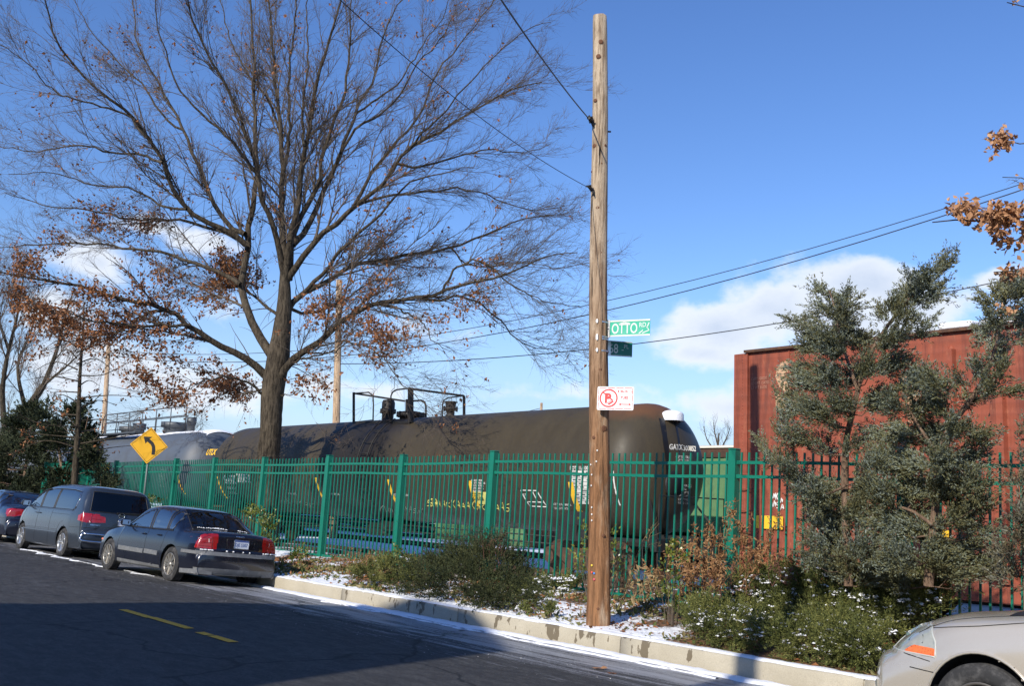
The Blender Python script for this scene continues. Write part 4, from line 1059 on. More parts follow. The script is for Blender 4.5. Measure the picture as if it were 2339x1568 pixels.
gh, _ = ribbed_box('covered_hopper', 'grey wagon under a thick snow roof on the far track, left of the oak trunk', -38.2, -25.5, 14.2, 1.15, 4.35, simple('grey_hopper_paint', (.2, .2, .2), .6), [], M_SNOW, 'wagon')
MB().prism([(-1.5, 0), (1.5, 0), (1.2, .2), (0, .36), (-1.2, .2)], 12.6, frame_M(Vector((-6.3, 0, 4.37)), Vector((0, 1, 0)), Vector((0, 0, 1)), Vector((1, 0, 0)))).build('snow_cap', M_SNOW, gh)
MB().box((0, 0, 1.0), (12.6, .6, .3)).build('sill', M_IRON, gh)
M_GRN = simple('faded_green_paint', (.10, .20, .085), .7, var=.2, scale=2, dirt=(.06, .07, .04), dscale=3)
gr, _ = ribbed_box('covered_hopper', 'faded green wagon with a snowy roof glimpsed between brown tank and red boxcar', -9.6, 5.0, 14.2, 1.15, 3.42, M_GRN, [-8 + 1.3 * i for i in range(10)], simple('pale_snowy_roof', (.72, .66, .56), .7, var=.2, scale=3), 'wagon')
mb = MB(); mb.box((0, 0, 1.0), (14, .6, .3)); mb.box((0, -1.52, 3.28), (14.4, .06, .22)); mb.build('sill', M_IRON, gr)
for s_ in (-1, 1): wagon_truck(None, M_IRON, s_ * 5.2, gr)
for x_ in (-4, -1.4, 1.4, 4): MB().lathe([(.9, 1.2), (.35, .4), (.3, .36), (0, .36)], (x_, 0, 0), 'Z', 4, smooth=False).build('hopper_chute', M_GRN, gr)
rd, _ = ribbed_box('boxcar', 'bright red wagon just showing at the left edge above the parked cars', TG - 52, TG - 33.5, 8.2, 1.0, 3.9, simple('bright_red_paint', (.55, .07, .035), .5, var=.1), [], M_ROOF, 'wagon')
for s_ in (-1, 1): wagon_truck(None, M_IRON, s_ * 7.2, rd)
# low lineside things seen between tank and ground: green cabinets and stacked beams
for i, (xa, xb, h, mt) in enumerate(((1000, 1050, .85, M_GRN), (1056, 1125, .8, M_GRN), (1130, 1205, .85, M_GRN), (1212, 1335, .75, M_IRON))):
    a = LN(xa, 1250, 19.2).x; b = LN(xb, 1250, 19.2).x; w_ = b - a; mb = MB(); mb.box((0, 0, h / 2), (w_, .5, h), bev=.02); mb.box((0, 0, h + .02), (w_ + .06, .56, .05), bev=.01)
    for q in range(-2, 3): mb.box((q * w_ * .2, -.256, h / 2), (.03, .03, h * .85))
    o = mb.build('trackside_bin', mt); o.location = W((a + b) / 2, 19.2, 0); o.rotation_euler = (0, 0, ROT)
    tag(o, ('small green bin under the brown tank wagon, leftmost of the low row', 'green bin second from the left in the low row under the brown tank', 'third green bin in the low row under the brown tank, left of the rusty one', 'widest and rusty bin under the brown tank, nearest the utility pole')[i], 'bin')
a = LN(640, 1220, 19.2).x; b = LN(992, 1240, 19.2).x; L_ = b - a; q = random.Random(6)
root = empty('timber_stack', W((a + b) / 2, 19.2, 0), ROT, 'long stack of weathered brown timbers with snow between them, beyond the brown tank', 'timber stack')
mb = MB(); sn = MB()
for i in range(5):
    for k_ in range(5):
        x0 = -L_ / 2 + L_ * k_ / 5 + q.uniform(-.3, .3); l_ = L_ / 5 + q.uniform(-.1, .5); mb.box((x0 + l_ / 2, q.uniform(-.06, .06), .09 + .165 * i), (l_, .7 + q.uniform(-.1, .1), .14), bev=.012)
        if q.random() < .75: sn.box((x0 + l_ * q.uniform(.3, .6), -.36, .165 * (i + 1)), (l_ * q.uniform(.3, .8), .12, .035), bev=.014)
mb.build('beam', M_TIE, root); sn.build('snow', M_SNOW, root)

# ------------------------------------------------------------------ behind the street: what throws the shade on the road
M_BRICK = simple('brick_wall', (.22, .10, .07), .9, var=.2, scale=5)
M_WINGL = simple('window_glass', (.03, .035, .04), .1)
def house(t0, prof, label, mat):
    hs = empty('row_house', W(t0, -16, 0), ROT, label, 'house')
    MB().prism([(t - t0, z) for t, z in prof], 8.0, frame_M(Vector((0, 0, 0)), Vector((1, 0, 0)), Vector((0, 0, 1)), Vector((0, -1, 0)))).build('wall', mat, hs)
    w_ = (prof[1][0] - prof[0][0])
    for i in range(int(w_ / 2.2)):
        for k_ in range(2): MB().box((prof[0][0] - t0 + 1.2 + 2.2 * i, .01, 1.6 + 2.8 * k_), (1.0, .08, 1.5)).build('window', M_WINGL, hs)
house(4.0, [(1.25, 0), (6.66, 0), (6.66, 8.9), (4.7, 9.9), (3.4, 10.0), (2.2, 9.6), (1.25, 8.2)], 'taller brick row house across the street', M_BRICK)
house(-9.0, [(-22, 0), (1.24, 0), (1.24, 7.2), (.56, 6.9), (.07, 6.5), (-.7, 6.1), (-22, 6.0)], 'lower long brick row house across the street', M_BRICK)
hp = empty('utility_pole', W(7.6, -10.9, 0), 0, 'timber pole on the near pavement', 'utility pole')
MB().tube([(0, 0, 0), (0, 0, 5), (0, 0, 9.5)], [.17, .15, .12], 12).build('shaft', M_POLE, hp)
# ------------------------------------------------------------------ vegetation tools (vectorised)
def np_mesh(name, V, F, mat, parent=None, smooth=True):
    """V (n,3), F (m,k) same corner count"""
    me = bpy.data.meshes.new(name); nv, nf, k = len(V), len(F), F.shape[1]
    me.vertices.add(nv); me.vertices.foreach_set('co', V.astype(np.float32).ravel())
    me.loops.add(nf * k); me.loops.foreach_set('vertex_index', F.astype(np.int32).ravel())
    me.polygons.add(nf); me.polygons.foreach_set('loop_start', np.arange(0, nf * k, k, dtype=np.int32))
    try: me.polygons.foreach_set('loop_total', np.full(nf, k, dtype=np.int32))
    except Exception: pass
    me.polygons.foreach_set('use_smooth', np.full(nf, smooth))
    me.materials.append(mat); me.update(calc_edges=True); me.validate()
    o = bpy.data.objects.new(name, me); C.objects.link(o)
    if parent is not None: o.parent = parent
    return o
def nrm(a): return a / np.maximum(np.linalg.norm(a, axis=-1, keepdims=True), 1e-9)
def tubes(P, Rr, sides=3):
    """P (N,K,3) centre lines, Rr (N,K) radii -> verts, quads"""
    N, K, _ = P.shape
    T = np.empty_like(P); T[:, 1:-1] = P[:, 2:] - P[:, :-2]; T[:, 0] = P[:, 1] - P[:, 0]; T[:, -1] = P[:, -1] - P[:, -2]; T = nrm(T)
    D = nrm(P[:, -1] - P[:, 0]); ref = np.where(np.abs(D[:, 2:3]) < .9, np.array([[0, 0, 1.]]), np.array([[1., 0, 0]]))
    U = nrm(np.cross(T, ref[:, None, :])); Wv = np.cross(T, U)
    an = 2 * np.pi * np.arange(sides) / sides
    V = P[:, :, None, :] + Rr[:, :, None, None] * (U[:, :, None, :] * np.cos(an)[None, None, :, None] + Wv[:, :, None, :] * np.sin(an)[None, None, :, None])
    idx = np.arange(N * K * sides).reshape(N, K, sides); a = idx[:, :-1]; b = idx[:, 1:]
    F = np.stack([a, np.roll(a, -1, 2), np.roll(b, -1, 2), b], -1).reshape(-1, 4)
    return V.reshape(-1, 3), F
def join(parts):
    Vs, Fs, k = [], [], 0
    for V, F in parts: Vs.append(V); Fs.append(F + k); k += len(V)
    return np.concatenate(Vs), np.concatenate(Fs)
def resample(pts, K):
    P = np.array([list(p) for p in pts], float); d = np.r_[0, np.cumsum(np.linalg.norm(np.diff(P, axis=0), axis=1))]
    q = np.linspace(0, d[-1], K); return np.stack([np.interp(q, d, P[:, i]) for i in range(3)], 1), d[-1]
def spawn(P, Rr, per_m, len_lo, len_hi, ang=(.5, 1.0), K=5, upb=.15, wig=.12, f0=.15, rk=.6, droop=0.0, taper=.25, lenpow=1.0, minr=.002, r=rng, outw=None):
    N, KP, _ = P.shape; L = np.linalg.norm(np.diff(P, axis=1), axis=2).sum(1)
    cnt = np.maximum(1, r.poisson(L * per_m)); I = np.repeat(np.arange(N), cnt); M = len(I)
    f = f0 + (1 - f0) * r.random(M); g = f * (KP - 1); i0 = np.minimum(g.astype(int), KP - 2); fr = (g - i0)[:, None]
    base = P[I, i0] * (1 - fr) + P[I, i0 + 1] * fr; tan = nrm(P[I, i0 + 1] - P[I, i0]); rr = Rr[I, i0] * (1 - fr[:, 0]) + Rr[I, i0 + 1] * fr[:, 0]
    rv = r.normal(size=(M, 3)); perp = nrm(rv - tan * (rv * tan).sum(1, keepdims=True)); a = (ang[0] + (ang[1] - ang[0]) * r.random(M))[:, None]
    d = tan * np.cos(a) + perp * np.sin(a); d[:, 2] += upb
    if outw is not None:
        o = base - outw; o[:, 2] *= .3; d += nrm(o) * .35
    d = nrm(d); ln = (len_lo + (len_hi - len_lo) * r.random(M) ** lenpow) * (1.15 - .55 * f)
    Q = np.empty((M, K, 3)); Q[:, 0] = base; seg = (ln / (K - 1))[:, None]
    for k in range(1, K):
        d = nrm(d + r.normal(size=(M, 3)) * wig + np.array([0, 0, upb * .25 - droop])); Q[:, k] = Q[:, k - 1] + d * seg
    r0 = np.maximum(minr, np.minimum(rr * rk, .004 + ln * .012)); tp = np.linspace(1, taper, K)[None]
    return Q, r0[:, None] * tp
def kites(P, D, ln, wd, r=rng, fold=.0):
    """little leaf quads at P pointing along D"""
    N = len(P); rv = r.normal(size=(N, 3)); S = nrm(np.cross(D, rv)); Nn = np.cross(D, S)
    ln = ln[:, None] if hasattr(ln, '__len__') else ln; wd = wd[:, None] if hasattr(wd, '__len__') else wd
    V = np.stack([P, P + D * ln * .45 + S * wd * .5 + Nn * wd * fold, P + D * ln, P + D * ln * .45 - S * wd * .5 + Nn * wd * fold], 1)
    F = np.arange(N * 4).reshape(N, 4)
    return V.reshape(-1, 3), F
def bark(name, a, b, sc=6):
    t = NT(name); g = t.noise(sc, 7, .7, t.co((2, 2, .35))); c = t.mix(t.ramp(g, .3, .72), a, b)
    c = t.mix(t.ramp(t.noise(1.3, 4), .55, .7, 0, .4), c, tuple(v * 1.5 for v in b))
    t.set(Base_Color=c, Roughness=.9, Specular_IOR_Level=.2); t.bump(g, 1, .04); return t.mat
def foliage(name, cols, rough=.7, trans=.0, spec=.3, clump=2.2):
    """cols: list of colours picked per leaf, biased by a slow noise"""
    t = NT(name); gm = t.n('ShaderNodeNewGeometry'); k = t.m('ADD', t.m('MULTIPLY', gm.outputs['Random Per Island'], .62), t.m('MULTIPLY', t.ramp(t.noise(clump, 3), .3, .7), .38))
    cr = t.n('ShaderNodeValToRGB'); t.l(k, cr.inputs[0]); e = cr.color_ramp.elements
    while len(e) < len(cols): e.new(.5)
    for i, c in enumerate(cols): e[i].position = i / (len(cols) - 1); e[i].color = (*c, 1)
    t.set(Base_Color=cr.outputs[0], Roughness=rough, Specular_IOR_Level=spec)
    if trans:
        tr = t.n('ShaderNodeBsdfTranslucent'); t.l(cr.outputs[0], tr.inputs[0]); ms = t.n('ShaderNodeMixShader'); ms.inputs[0].default_value = trans
        t.l(t.b.outputs[0], ms.inputs[1]); t.l(tr.outputs[0], ms.inputs[2]); t.l(ms.outputs[0], t.t.nodes['Material Output'].inputs[0])
    return t.mat
M_BARK = bark('tree_bark', (.014, .011, .008), (.115, .092, .064), 9)
M_TWIG = simple('twig_bark', (.105, .080, .060), .85, var=.35, scale=3)
M_TWIGP = simple('pale_twig_bark', (.15, .125, .105), .85, var=.3, scale=3)
M_OAKLEAF = foliage('dry_oak_leaf', [(.11, .042, .02), (.24, .095, .035), (.35, .15, .06), (.45, .23, .11)], .6, .25)
M_OAKLEAF2 = foliage('tan_oak_leaf', [(.20, .09, .04), (.38, .19, .09), (.52, .29, .15), (.60, .38, .22)], .6, .25)

# ------------------------------------------------------------------ the big bare tree
def px3(pts, Y0, dY):
    """picture trace of a limb -> space, its distance drifting by dY from root to tip"""
    P = []; L = [0]
    for a, b in zip(pts[:-1], pts[1:]): L.append(L[-1] + math.hypot(b[0] - a[0], b[1] - a[1]))
    for (x, y), l in zip(pts, L): P.append(PD(x, y, Y0 + dY * l / L[-1]))
    return catmull(P, 3)
TY = W(-15, 4.5).y
LIMBS = [  # trace, start radius, end radius, start distance offset, drift
    ([(612, 1330), (610, 1180), (612, 1050), (618, 1000), (622, 900), (634, 830), (646, 740), (650, 680), (650, 620)], .44, .24, 0, 0),
    ([(606, 858), (560, 815), (500, 790), (434, 743), (384, 706), (300, 686), (234, 670), (160, 650), (67, 636), (-30, 612)], .15, .02, 0, -3.5),
    ([(434, 743), (380, 742), (320, 745), (230, 735), (150, 715), (60, 700)], .06, .015, -1.2, -2),
    ([(384, 706), (330, 720), (270, 760), (190, 775), (110, 800)], .05, .012, -1.4, 2.5),
    ([(622, 815), (590, 765), (567, 723), (550, 656), (560, 590), (567, 530), (589, 408), (586, 334), (582, 240), (578, 111), (570, -40)], .17, .03, 0, 2.5),
    ([(549, 650), (510, 625), (467, 610), (390, 583), (323, 573), (190, 556), (60, 562), (-20, 570)], .085, .015, .3, 2.5),
    ([(562, 560), (520, 525), (482, 512), (426, 478), (393, 426), (371, 371), (334, 315), (297, 260), (222, 204), (167, 148), (137, 108), (111, 30), (95, -40)], .115, .02, .5, -4),
    ([(334, 315), (290, 262), (222, 238), (130, 215), (60, 140), (0, 100)], .045, .012, -2, -1.5),
    ([(371, 371), (310, 352), (260, 350), (180, 330), (80, 345), (-20, 330)], .05, .012, -1.5, 2),
    ([(426, 478), (370, 470), (300, 430), (230, 425), (120, 395), (20, 400)], .05, .012, -.8, 3),
    ([(560, 535), (530, 526), (493, 463), (463, 408), (419, 297), (371, 204), (352, 167), (315, 100), (300, -30)], .10, .018, .6, 3.5),
    ([(419, 297), (380, 275), (330, 200), (290, 160), (230, 100), (180, 20), (160, -30)], .05, .012, 2.4, 1),
    ([(540, 545), (470, 520), (390, 500), (300, 500), (210, 480), (100, 470), (10, 440)], .07, .014, .5, 4),
    ([(652, 640), (630, 540), (600, 460), (590, 400), (560, 300), (520, 200), (470, 120), (440, 40), (420, -30)], .13, .02, 0, -3.5),
    ([(590, 400), (550, 350), (500, 290), (430, 230), (390, 160), (360, 60), (350, -30)], .06, .014, -1.4, -2),
    ([(650, 640), (645, 540), (645, 420), (640, 300), (630, 200), (620, 80), (610, -50)], .15, .03, 0, 3.5),
    ([(645, 420), (660, 300), (660, 180), (672, 60), (680, -50)], .08, .02, 1.3, -2),
    ([(640, 300), (610, 220), (560, 160), (520, 70), (500, -30)], .06, .015, 2.2, 1),
    ([(652, 650), (664, 556), (684, 445), (695, 334), (706, 278), (728, 178), (751, 93), (780, 0), (790, -40)], .15, .025, 0, -3),
    ([(695, 334), (690, 240), (705, 140), (700, 40), (710, -40)], .06, .015, -1.6, 1),
    ([(660, 640), (676, 519), (725, 426), (740, 334), (784, 222), (799, 119), (800, 20), (805, -40)], .13, .02, 0, 1.5),
    ([(668, 560), (695, 530), (762, 389), (806, 271), (858, 167), (877, 74), (925, -10)], .12, .02, 0, 4.5),
    ([(806, 271), (850, 230), (910, 190), (960, 110), (1010, 40), (1040, -30)], .05, .012, 2.5, -1),
    ([(655, 640), (700, 570), (735, 538), (806, 475), (869, 426), (906, 374), (936, 337), (1010, 297), (1085, 250), (1180, 200), (1240, 190)], .13, .015, 0, -3.5),
    ([(806, 475), (850, 400), (900, 330), (960, 260), (1000, 160), (1060, 90), (1121, 11), (1150, -30)], .07, .012, -1.2, 1.5),
    ([(751, 420), (799, 308), (862, 267), (899, 237), (955, 148), (1000, 100), (1040, 30)], .07, .012, .5, -2.5),
    ([(906, 374), (960, 380), (1040, 360), (1120, 340), (1200, 350), (1260, 330)], .05, .01, -1.9, 2.5),
    ([(936, 337), (1010, 260), (1080, 180), (1150, 110), (1220, 60), (1260, 50)], .04, .01, -2, -2),
    ([(806, 475), (880, 450), (960, 440), (1050, 430), (1120, 450), (1200, 480), (1290, 470)], .06, .01, -1.2, 3.5),
    ([(650, 720), (690, 675), (762, 636), (785, 613), (833, 600), (914, 584), (1027, 565), (1098, 539), (1143, 523), (1210, 500), (1290, 490)], .12, .014, 0, 3),
    ([(690, 675), (720, 645), (769, 588), (801, 549), (869, 490), (930, 420), (1000, 400), (1080, 380)], .09, .012, .2, -4),
    ([(1027, 565), (1060, 600), (1120, 610), (1200, 600), (1290, 620)], .04, .01, 1.8, -1.5),
    ([(634, 880), (662, 830), (704, 794), (753, 762), (785, 730), (866, 691), (946, 681), (995, 672), (1060, 649), (1124, 639), (1189, 610), (1253, 588), (1320, 575)], .15, .012, 0, -4.5),
    ([(946, 678), (1000, 690), (1060, 675), (1124, 717), (1189, 781), (1253, 798), (1275, 810)], .055, .01, -2.2, 1.5),
    ([(1010, 672), (1040, 610), (1100, 600), (1180, 660), (1260, 690), (1320, 700)], .045, .01, -2.6, -1.5),
    ([(866, 691), (930, 715), (970, 740), (990, 780), (1030, 800)], .045, .008, -1.7, -1.5),
    ([(640, 850), (688, 822), (769, 804), (740, 832)], .06, .008, 0, -2), ([(700, 806), (760, 806), (820, 770), (880, 780)], .04, .008, 0, 3),
    ([(604, 905), (580, 885), (550, 867), (500, 862), (450, 875), (400, 905), (350, 915)], .055, .008, 0, -2.5),
    ([(612, 880), (570, 900), (520, 895), (470, 930), (440, 960)], .04, .006, 0, 2.5),
    ([(648, 740), (600, 690), (540, 655), (480, 660), (430, 640), (380, 600)], .07, .01, 0, 4), ([(652, 700), (700, 720), (780, 690), (850, 640), (900, 640), (980, 610)], .07, .01, 0, 4.5),
    ([(630, 900), (660, 905), (690, 890), (700, 930)], .025, .005, 0, -1.2),
    ([(720, 800), (780, 780), (850, 800), (900, 850), (940, 900), (1020, 960)], .03, .006, -1.0, -5),
    ([(870, 800), (905, 850), (895, 900), (880, 960)], .014, .005, -3.4, -.5)]
tbase = W(*TN(PD(612, 1330, TY))[:2], 0.0)
tree = empty('bare_oak_tree', tbase, 0, 'huge bare oak with clinging brown leaves standing behind the green fence', 'tree')
tb_ = np.array(tbase); K0 = 22; big = []; trunkP = None; Lp, Lr = [], []
for i, (tr, r0, r1, o0, dr) in enumerate(LIMBS):
    P, L = resample([p - tbase for p in px3(tr, TY + o0, dr)], K0 if i else 30)
    f = np.linspace(0, 1, len(P)); rad = (r0 + (r1 - r0) * f ** .7) * .82
    if i == 0: rad = np.interp(f, [0, .12, .25, .5, .7, 1], [.43, .35, .325, .30, .33, .13]); trunkP = (P, rad)
    else:
        P[1:] += rng.normal(size=(len(P) - 1, 3)) * .025; Lp.append(P); Lr.append(rad)
def rough_tube(P, rad, sides=16, amp=.06):
    V, F = tubes(P[None], rad[None], sides); Vr = V.reshape(len(P), sides, 3)
    for i in range(len(P)):
        for j in range(sides):
            q = fbm(j * 1.3 + 3, i * .8); Vr[i, j] = P[i] + (Vr[i, j] - P[i]) * (1 + amp * (q - .5) * 2)
    return Vr.reshape(-1, 3), F
np_mesh('trunk', *rough_tube(resample([Vector(p) for p in trunkP[0]], 60)[0], np.interp(np.linspace(0, 1, 60), np.linspace(0, 1, 30), trunkP[1]), 22), M_BARK, tree)
Lp = np.array(Lp); Lr = np.array(Lr); V, F = tubes(Lp, Lr, 9); np_mesh('limb', V, F, M_BARK, tree)
cen = np.array([0, 0, 4.5])
L1, R1 = spawn(Lp, Lr, 2.7, .9, 3.1, (.35, .85), 8, .10, .09, .12, .42, outw=cen)
L2, R2 = spawn(L1, R1, 5.4, .45, 1.4, (.4, .9), 6, .05, .12, .1, .7, outw=cen, minr=.0045)
L3, R3 = spawn(L2, R2, 8.0, .18, .6, (.4, .95), 4, .03, .14, .1, .7, minr=.0032)
L2b, R2b = spawn(Lp, Lr, 3.4, .4, 1.3, (.6, 1.2), 6, .0, .13, .05, .3, droop=.05, minr=.0045)
V, F = join([tubes(L1, R1, 4), tubes(L2, R2, 3), tubes(L3, R3, 3), tubes(L2b, R2b, 3)])
np_mesh('twigs', V, F, M_TWIG, tree, True)
print('oak twigs', len(F))
def leaves_on(P, w_fn, count, size, mat, parent, name='dry_leaves', org=None, r=rng, bunch=3):
    """bunches of leaves hung on twig points, weight from picture height"""
    pts = P.reshape(-1, 3); wt = np.array([w_fn(p + org) for p in pts]); wt = wt / wt.sum()
    idx = r.choice(len(pts), count, p=wt); B = np.repeat(pts[idx], bunch, 0) + r.normal(size=(count * bunch, 3)) * .05
    D = nrm(r.normal(size=(len(B), 3)) + np.array([0, 0, -.7])); sz = size * (.6 + .8 * r.random(len(B)))
    V, F = kites(B, D, sz, sz * .62, r, .25); return np_mesh(name, V, F, mat, parent, False)
camN = np.array([0, 0, CAMH]); rtN, upN, fwN = np.array(rt), np.array(up), np.array(fwd)
def proj(p):
    d = np.asarray(p) - camN; z = d @ fwN; return 1169.5 + FPX * (d @ rtN) / z, 784 - FPX * (d @ upN) / z
patch = vnoise(12)
def wleaf(p):
    x, y = proj(p); k = math.exp(-((y - 690) / 150) ** 2) * (1 if x < 640 else .55 if x < 900 else .16) + .03
    if x < 620: k += 1.1 * math.exp(-((y - 850) / 60) ** 2) * (1 if x > 330 else .2) 
    if x < 30 or x > 1150: k *= .1
    pn_ = patch(p[0] * .9 + 20, p[2] * 1.2 + 20); return k * max(.03, pn_ - .25) ** 1.4
leaves_on(np.concatenate([L2.reshape(-1, 3), L3.reshape(-1, 3)]), wleaf, 6500, .095, M_OAKLEAF, tree, 'dry_leaves', tb_)
# extra leafy sprays round the low limbs and trunk
def wl2(p):
    x, y = proj(p); return math.exp(-((x - 690) / 40) ** 2 - ((y - 900) / 50) ** 2) + .6 * math.exp(-((x - 560) / 60) ** 2 - ((y - 900) / 60) ** 2) + 1e-6
leaves_on(np.concatenate([L2b.reshape(-1, 3), L2.reshape(-1, 3), L3.reshape(-1, 3)]), wl2, 330, .10, M_OAKLEAF, tree, 'dry_leaves', tb_)

# ------------------------------------------------------------------ other bare trees
def bare_tree(name, label, traces, Y, ground, mat_t, mat_tw, dens=(1.5, 3, 4.5), lens=((.8, 2.4), (.4, 1.2), (.2, .5)), seed=1, leaves=0, leafw=None, up_=.15, group=None, cat='tree', r_scale=1.0, leafmat=None, leafsize=.1):
    r = np.random.default_rng(seed); base = PD(*traces[0][0][0], Y + traces[0][3]); base.z = ground; root = empty(name, base, 0, label, cat, group); b = np.array(base); Ps, Rs = [], []
    for i, (tr, r0, r1, o0, dr) in enumerate(traces):
        P, L = resample([p - base for p in px3(tr, Y + o0, dr)], 18); f = np.linspace(0, 1, 18); rad = (r0 + (r1 - r0) * f ** .8) * r_scale
        if i == 0 and P[0][2] > 0: P[0][2] = -.1
        if i == 0: np_mesh('trunk', *rough_tube(P, rad, 10, .04), mat_t, root)
        Ps.append(P); Rs.append(rad)
    Ps, Rs = np.array(Ps), np.array(Rs)
    if len(Ps) > 1: np_mesh('limb', *tubes(Ps[1:], Rs[1:], 6), mat_t, root)
    A, RA = spawn(Ps, Rs, dens[0], *lens[0], (.4, .9), 6, up_, .09, .15, .5, r=r); B, RB = spawn(A, RA, dens[1], *lens[1], (.4, .9), 5, up_ * .6, .11, .1, .7, minr=.004 * r_scale, r=r)
    Cc, RC = spawn(B, RB, dens[2], *lens[2], (.4, .9), 4, up_ * .4, .13, .1, .7, minr=.003 * r_scale, r=r)
    V, F = join([tubes(A, RA, 4), tubes(B, RB, 3), tubes(Cc, RC, 3)]); np_mesh('twigs', V, F, mat_tw, root)
    if leaves: leaves_on(np.concatenate([B.reshape(-1, 3), Cc.reshape(-1, 3)]), leafw or (lambda p: 1.0), leaves, leafsize, leafmat or M_OAKLEAF, root, 'dry_leaves', b, r)
    return root
bare_tree('bare_tree', 'tall bare grey tree at the far left edge, forking above the dark evergreens',
    [([(-20, 1200), (-5, 1080), (15, 1010), (60, 940), (100, 880)], .30, .12, 0, 0), ([(100, 880), (130, 800), (150, 720), (170, 660)], .10, .02, 0, 1), ([(15, 1010), (5, 900), (20, 800), (40, 720), (55, 620)], .13, .02, 0, -2),
     ([(60, 940), (40, 840), (70, 760), (90, 690)], .09, .02, 0, 1), ([(5, 900), (-40, 800), (-60, 700)], .09, .02, 0, 1), ([(100, 880), (160, 830), (200, 790)], .06, .012, 0, -1), ([(20, 800), (-10, 700), (-5, 600)], .06, .015, -1, -1)],
    46, 0, M_BARK, M_TWIGP, (3.4, 4.2, 5), ((1, 3), (.6, 1.6), (.3, .8)), 5, group='bare trees at the left', r_scale=1.25, up_=.3)
sap = [([(168, 1180), (170, 1100), (178, 980), (183, 850), (190, 760), (192, 690)], .12, .02, 0, 0)]
rs = random.Random(5)
for i in range(26):
    y0 = 1040 - i * 13; s_ = -1 if i % 2 else 1; ln_ = rs.uniform(60, 190) * (1 - i * .018)
    sap.append(([(181 - (y0 - 850) * -.05 - 4, y0), (180 + s_ * ln_ * .5, y0 - rs.uniform(0, 22)), (180 + s_ * ln_, y0 - rs.uniform(-14, 32))], .026, .006, 0, rs.uniform(-2, 2)))
bare_tree('bare_sapling', 'slender young bare tree with level branches left of the warning sign', sap, 30, .1, M_BARK, M_TWIG, (1.3, 2.2, 2.5), ((.4, 1.1), (.25, .7), (.12, .35)), 8, leaves=130, leafw=lambda p: 1.0 if p[2] < 6 else .4, up_=.0, leafsize=.085)
bare_tree('bare_tree', 'leafless bush of a tree on the horizon between the brown tank and red boxcar',
    [([(1640, 1090), (1640, 1030), (1642, 990)], .10, .03, 0, 0), ([(1640, 1040), (1615, 1005), (1608, 975)], .05, .015, 0, 2), ([(1640, 1040), (1660, 1000), (1668, 975)], .05, .015, 0, -2), ([(1640, 1020), (1632, 985), (1630, 965)], .05, .015, 0, 1)],
    75, 0, M_BARK, M_TWIG, (2.4, 3, 2), ((.6, 1.6), (.4, 1), (.2, .6)), 3, r_scale=1.6, up_=.3)
# oak boughs reaching in from the right, their trunk just outside the picture
oak2 = [([(3000, 1600), (3000, 1000), (2990, 500), (2960, 0)], .17, .08, 0, 0), ([(2990, 700), (2700, 540), (2420, 505), (2330, 495), (2250, 505), (2190, 502), (2130, 508)], .045, .006, 0, -.5), ([(2400, 500), (2330, 545), (2290, 560)], .016, .005, -.1, .3),
        ([(2330, 495), (2270, 480), (2240, 475)], .012, .004, -.2, .3),
        ([(2990, 500), (2700, 360), (2430, 320), (2340, 330), (2290, 318)], .03, .005, 0, .6), ([(2990, 900), (2700, 720), (2440, 640), (2340, 620), (2270, 622)], .04, .005, 0, -.4), ([(2980, 200), (2700, 60), (2420, 0), (2340, 15), (2300, 5)], .03, .005, 0, .3),
        ([(2990, 850), (2700, 740), (2430, 680), (2330, 650), (2290, 640)], .03, .005, 0, .4), ([(2990, 1000), (2700, 850), (2420, 760), (2340, 735), (2280, 745)], .03, .005, 0, -.4), ([(2990, 640), (2700, 500), (2420, 440), (2330, 405), (2290, 405)], .02, .004, 0, -.4)]
def wl3(p):
    x, y = proj(p)
    return 3.0 * math.exp(-((y - 500) / 38) ** 2 - max(0, (2118 - x) / 25) ** 2) + 1.0 * math.exp(-((y - 625) / 28) ** 2 - max(0, (2300 - x) / 20) ** 2) + .8 * math.exp(-((y - 320) / 22) ** 2 - max(0, (2280 - x) / 20) ** 2) + .35 * math.exp(-((y - 15) / 25) ** 2) + .3 * math.exp(-((y - 740) / 50) ** 2 - max(0, (2300 - x) / 20) ** 2) + .004
bare_tree('oak_tree', 'oak reaching in from the right edge with bunches of tan leaves', oak2, 10.2, .1, M_BARK, M_TWIG, (2.4, 4, 4), ((.12, .5), (.08, .25), (.05, .15)), 13, leaves=1500, leafw=wl3, up_=.05, leafmat=M_OAKLEAF2, leafsize=.075)

# ------------------------------------------------------------------ evergreens
M_CEDAR = foliage('blue_cedar_foliage', [(.055, .05, .025), (.13, .118, .045), (.16, .165, .085), (.19, .225, .18), (.28, .325, .30)], .75, .12, clump=1.7)
M_CEDARD = foliage('dull_cedar_foliage', [(.06, .05, .03), (.12, .10, .05), (.17, .165, .12), (.21, .21, .17)], .75, .12)
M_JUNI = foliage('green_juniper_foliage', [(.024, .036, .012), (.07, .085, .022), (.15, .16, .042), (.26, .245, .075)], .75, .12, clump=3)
M_JUNISHADE = foliage('shaded_juniper_foliage', [(.010, .018, .008), (.028, .038, .014), (.055, .065, .022), (.10, .095, .04)], .75, .1, clump=3)  # darker copy of the green juniper, house shade put into the leaf colour
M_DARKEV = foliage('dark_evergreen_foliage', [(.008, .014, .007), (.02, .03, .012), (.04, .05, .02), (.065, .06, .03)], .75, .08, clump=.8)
M_CBARK = bark('cedar_bark', (.10, .065, .045), (.28, .19, .13), 14)
M_LEAFB = foliage('holly_leaf', [(.03, .05, .012), (.08, .115, .02), (.17, .19, .03), (.30, .28, .05)], .35, .15, .5)
M_WEED = foliage('dry_weed', [(.13, .06, .03), (.24, .12, .055), (.36, .20, .085), (.42, .27, .14)], .8, .2)
M_GRASSD = foliage('dry_grass', [(.20, .13, .06), (.34, .24, .12), (.46, .36, .2)], .8, .2)
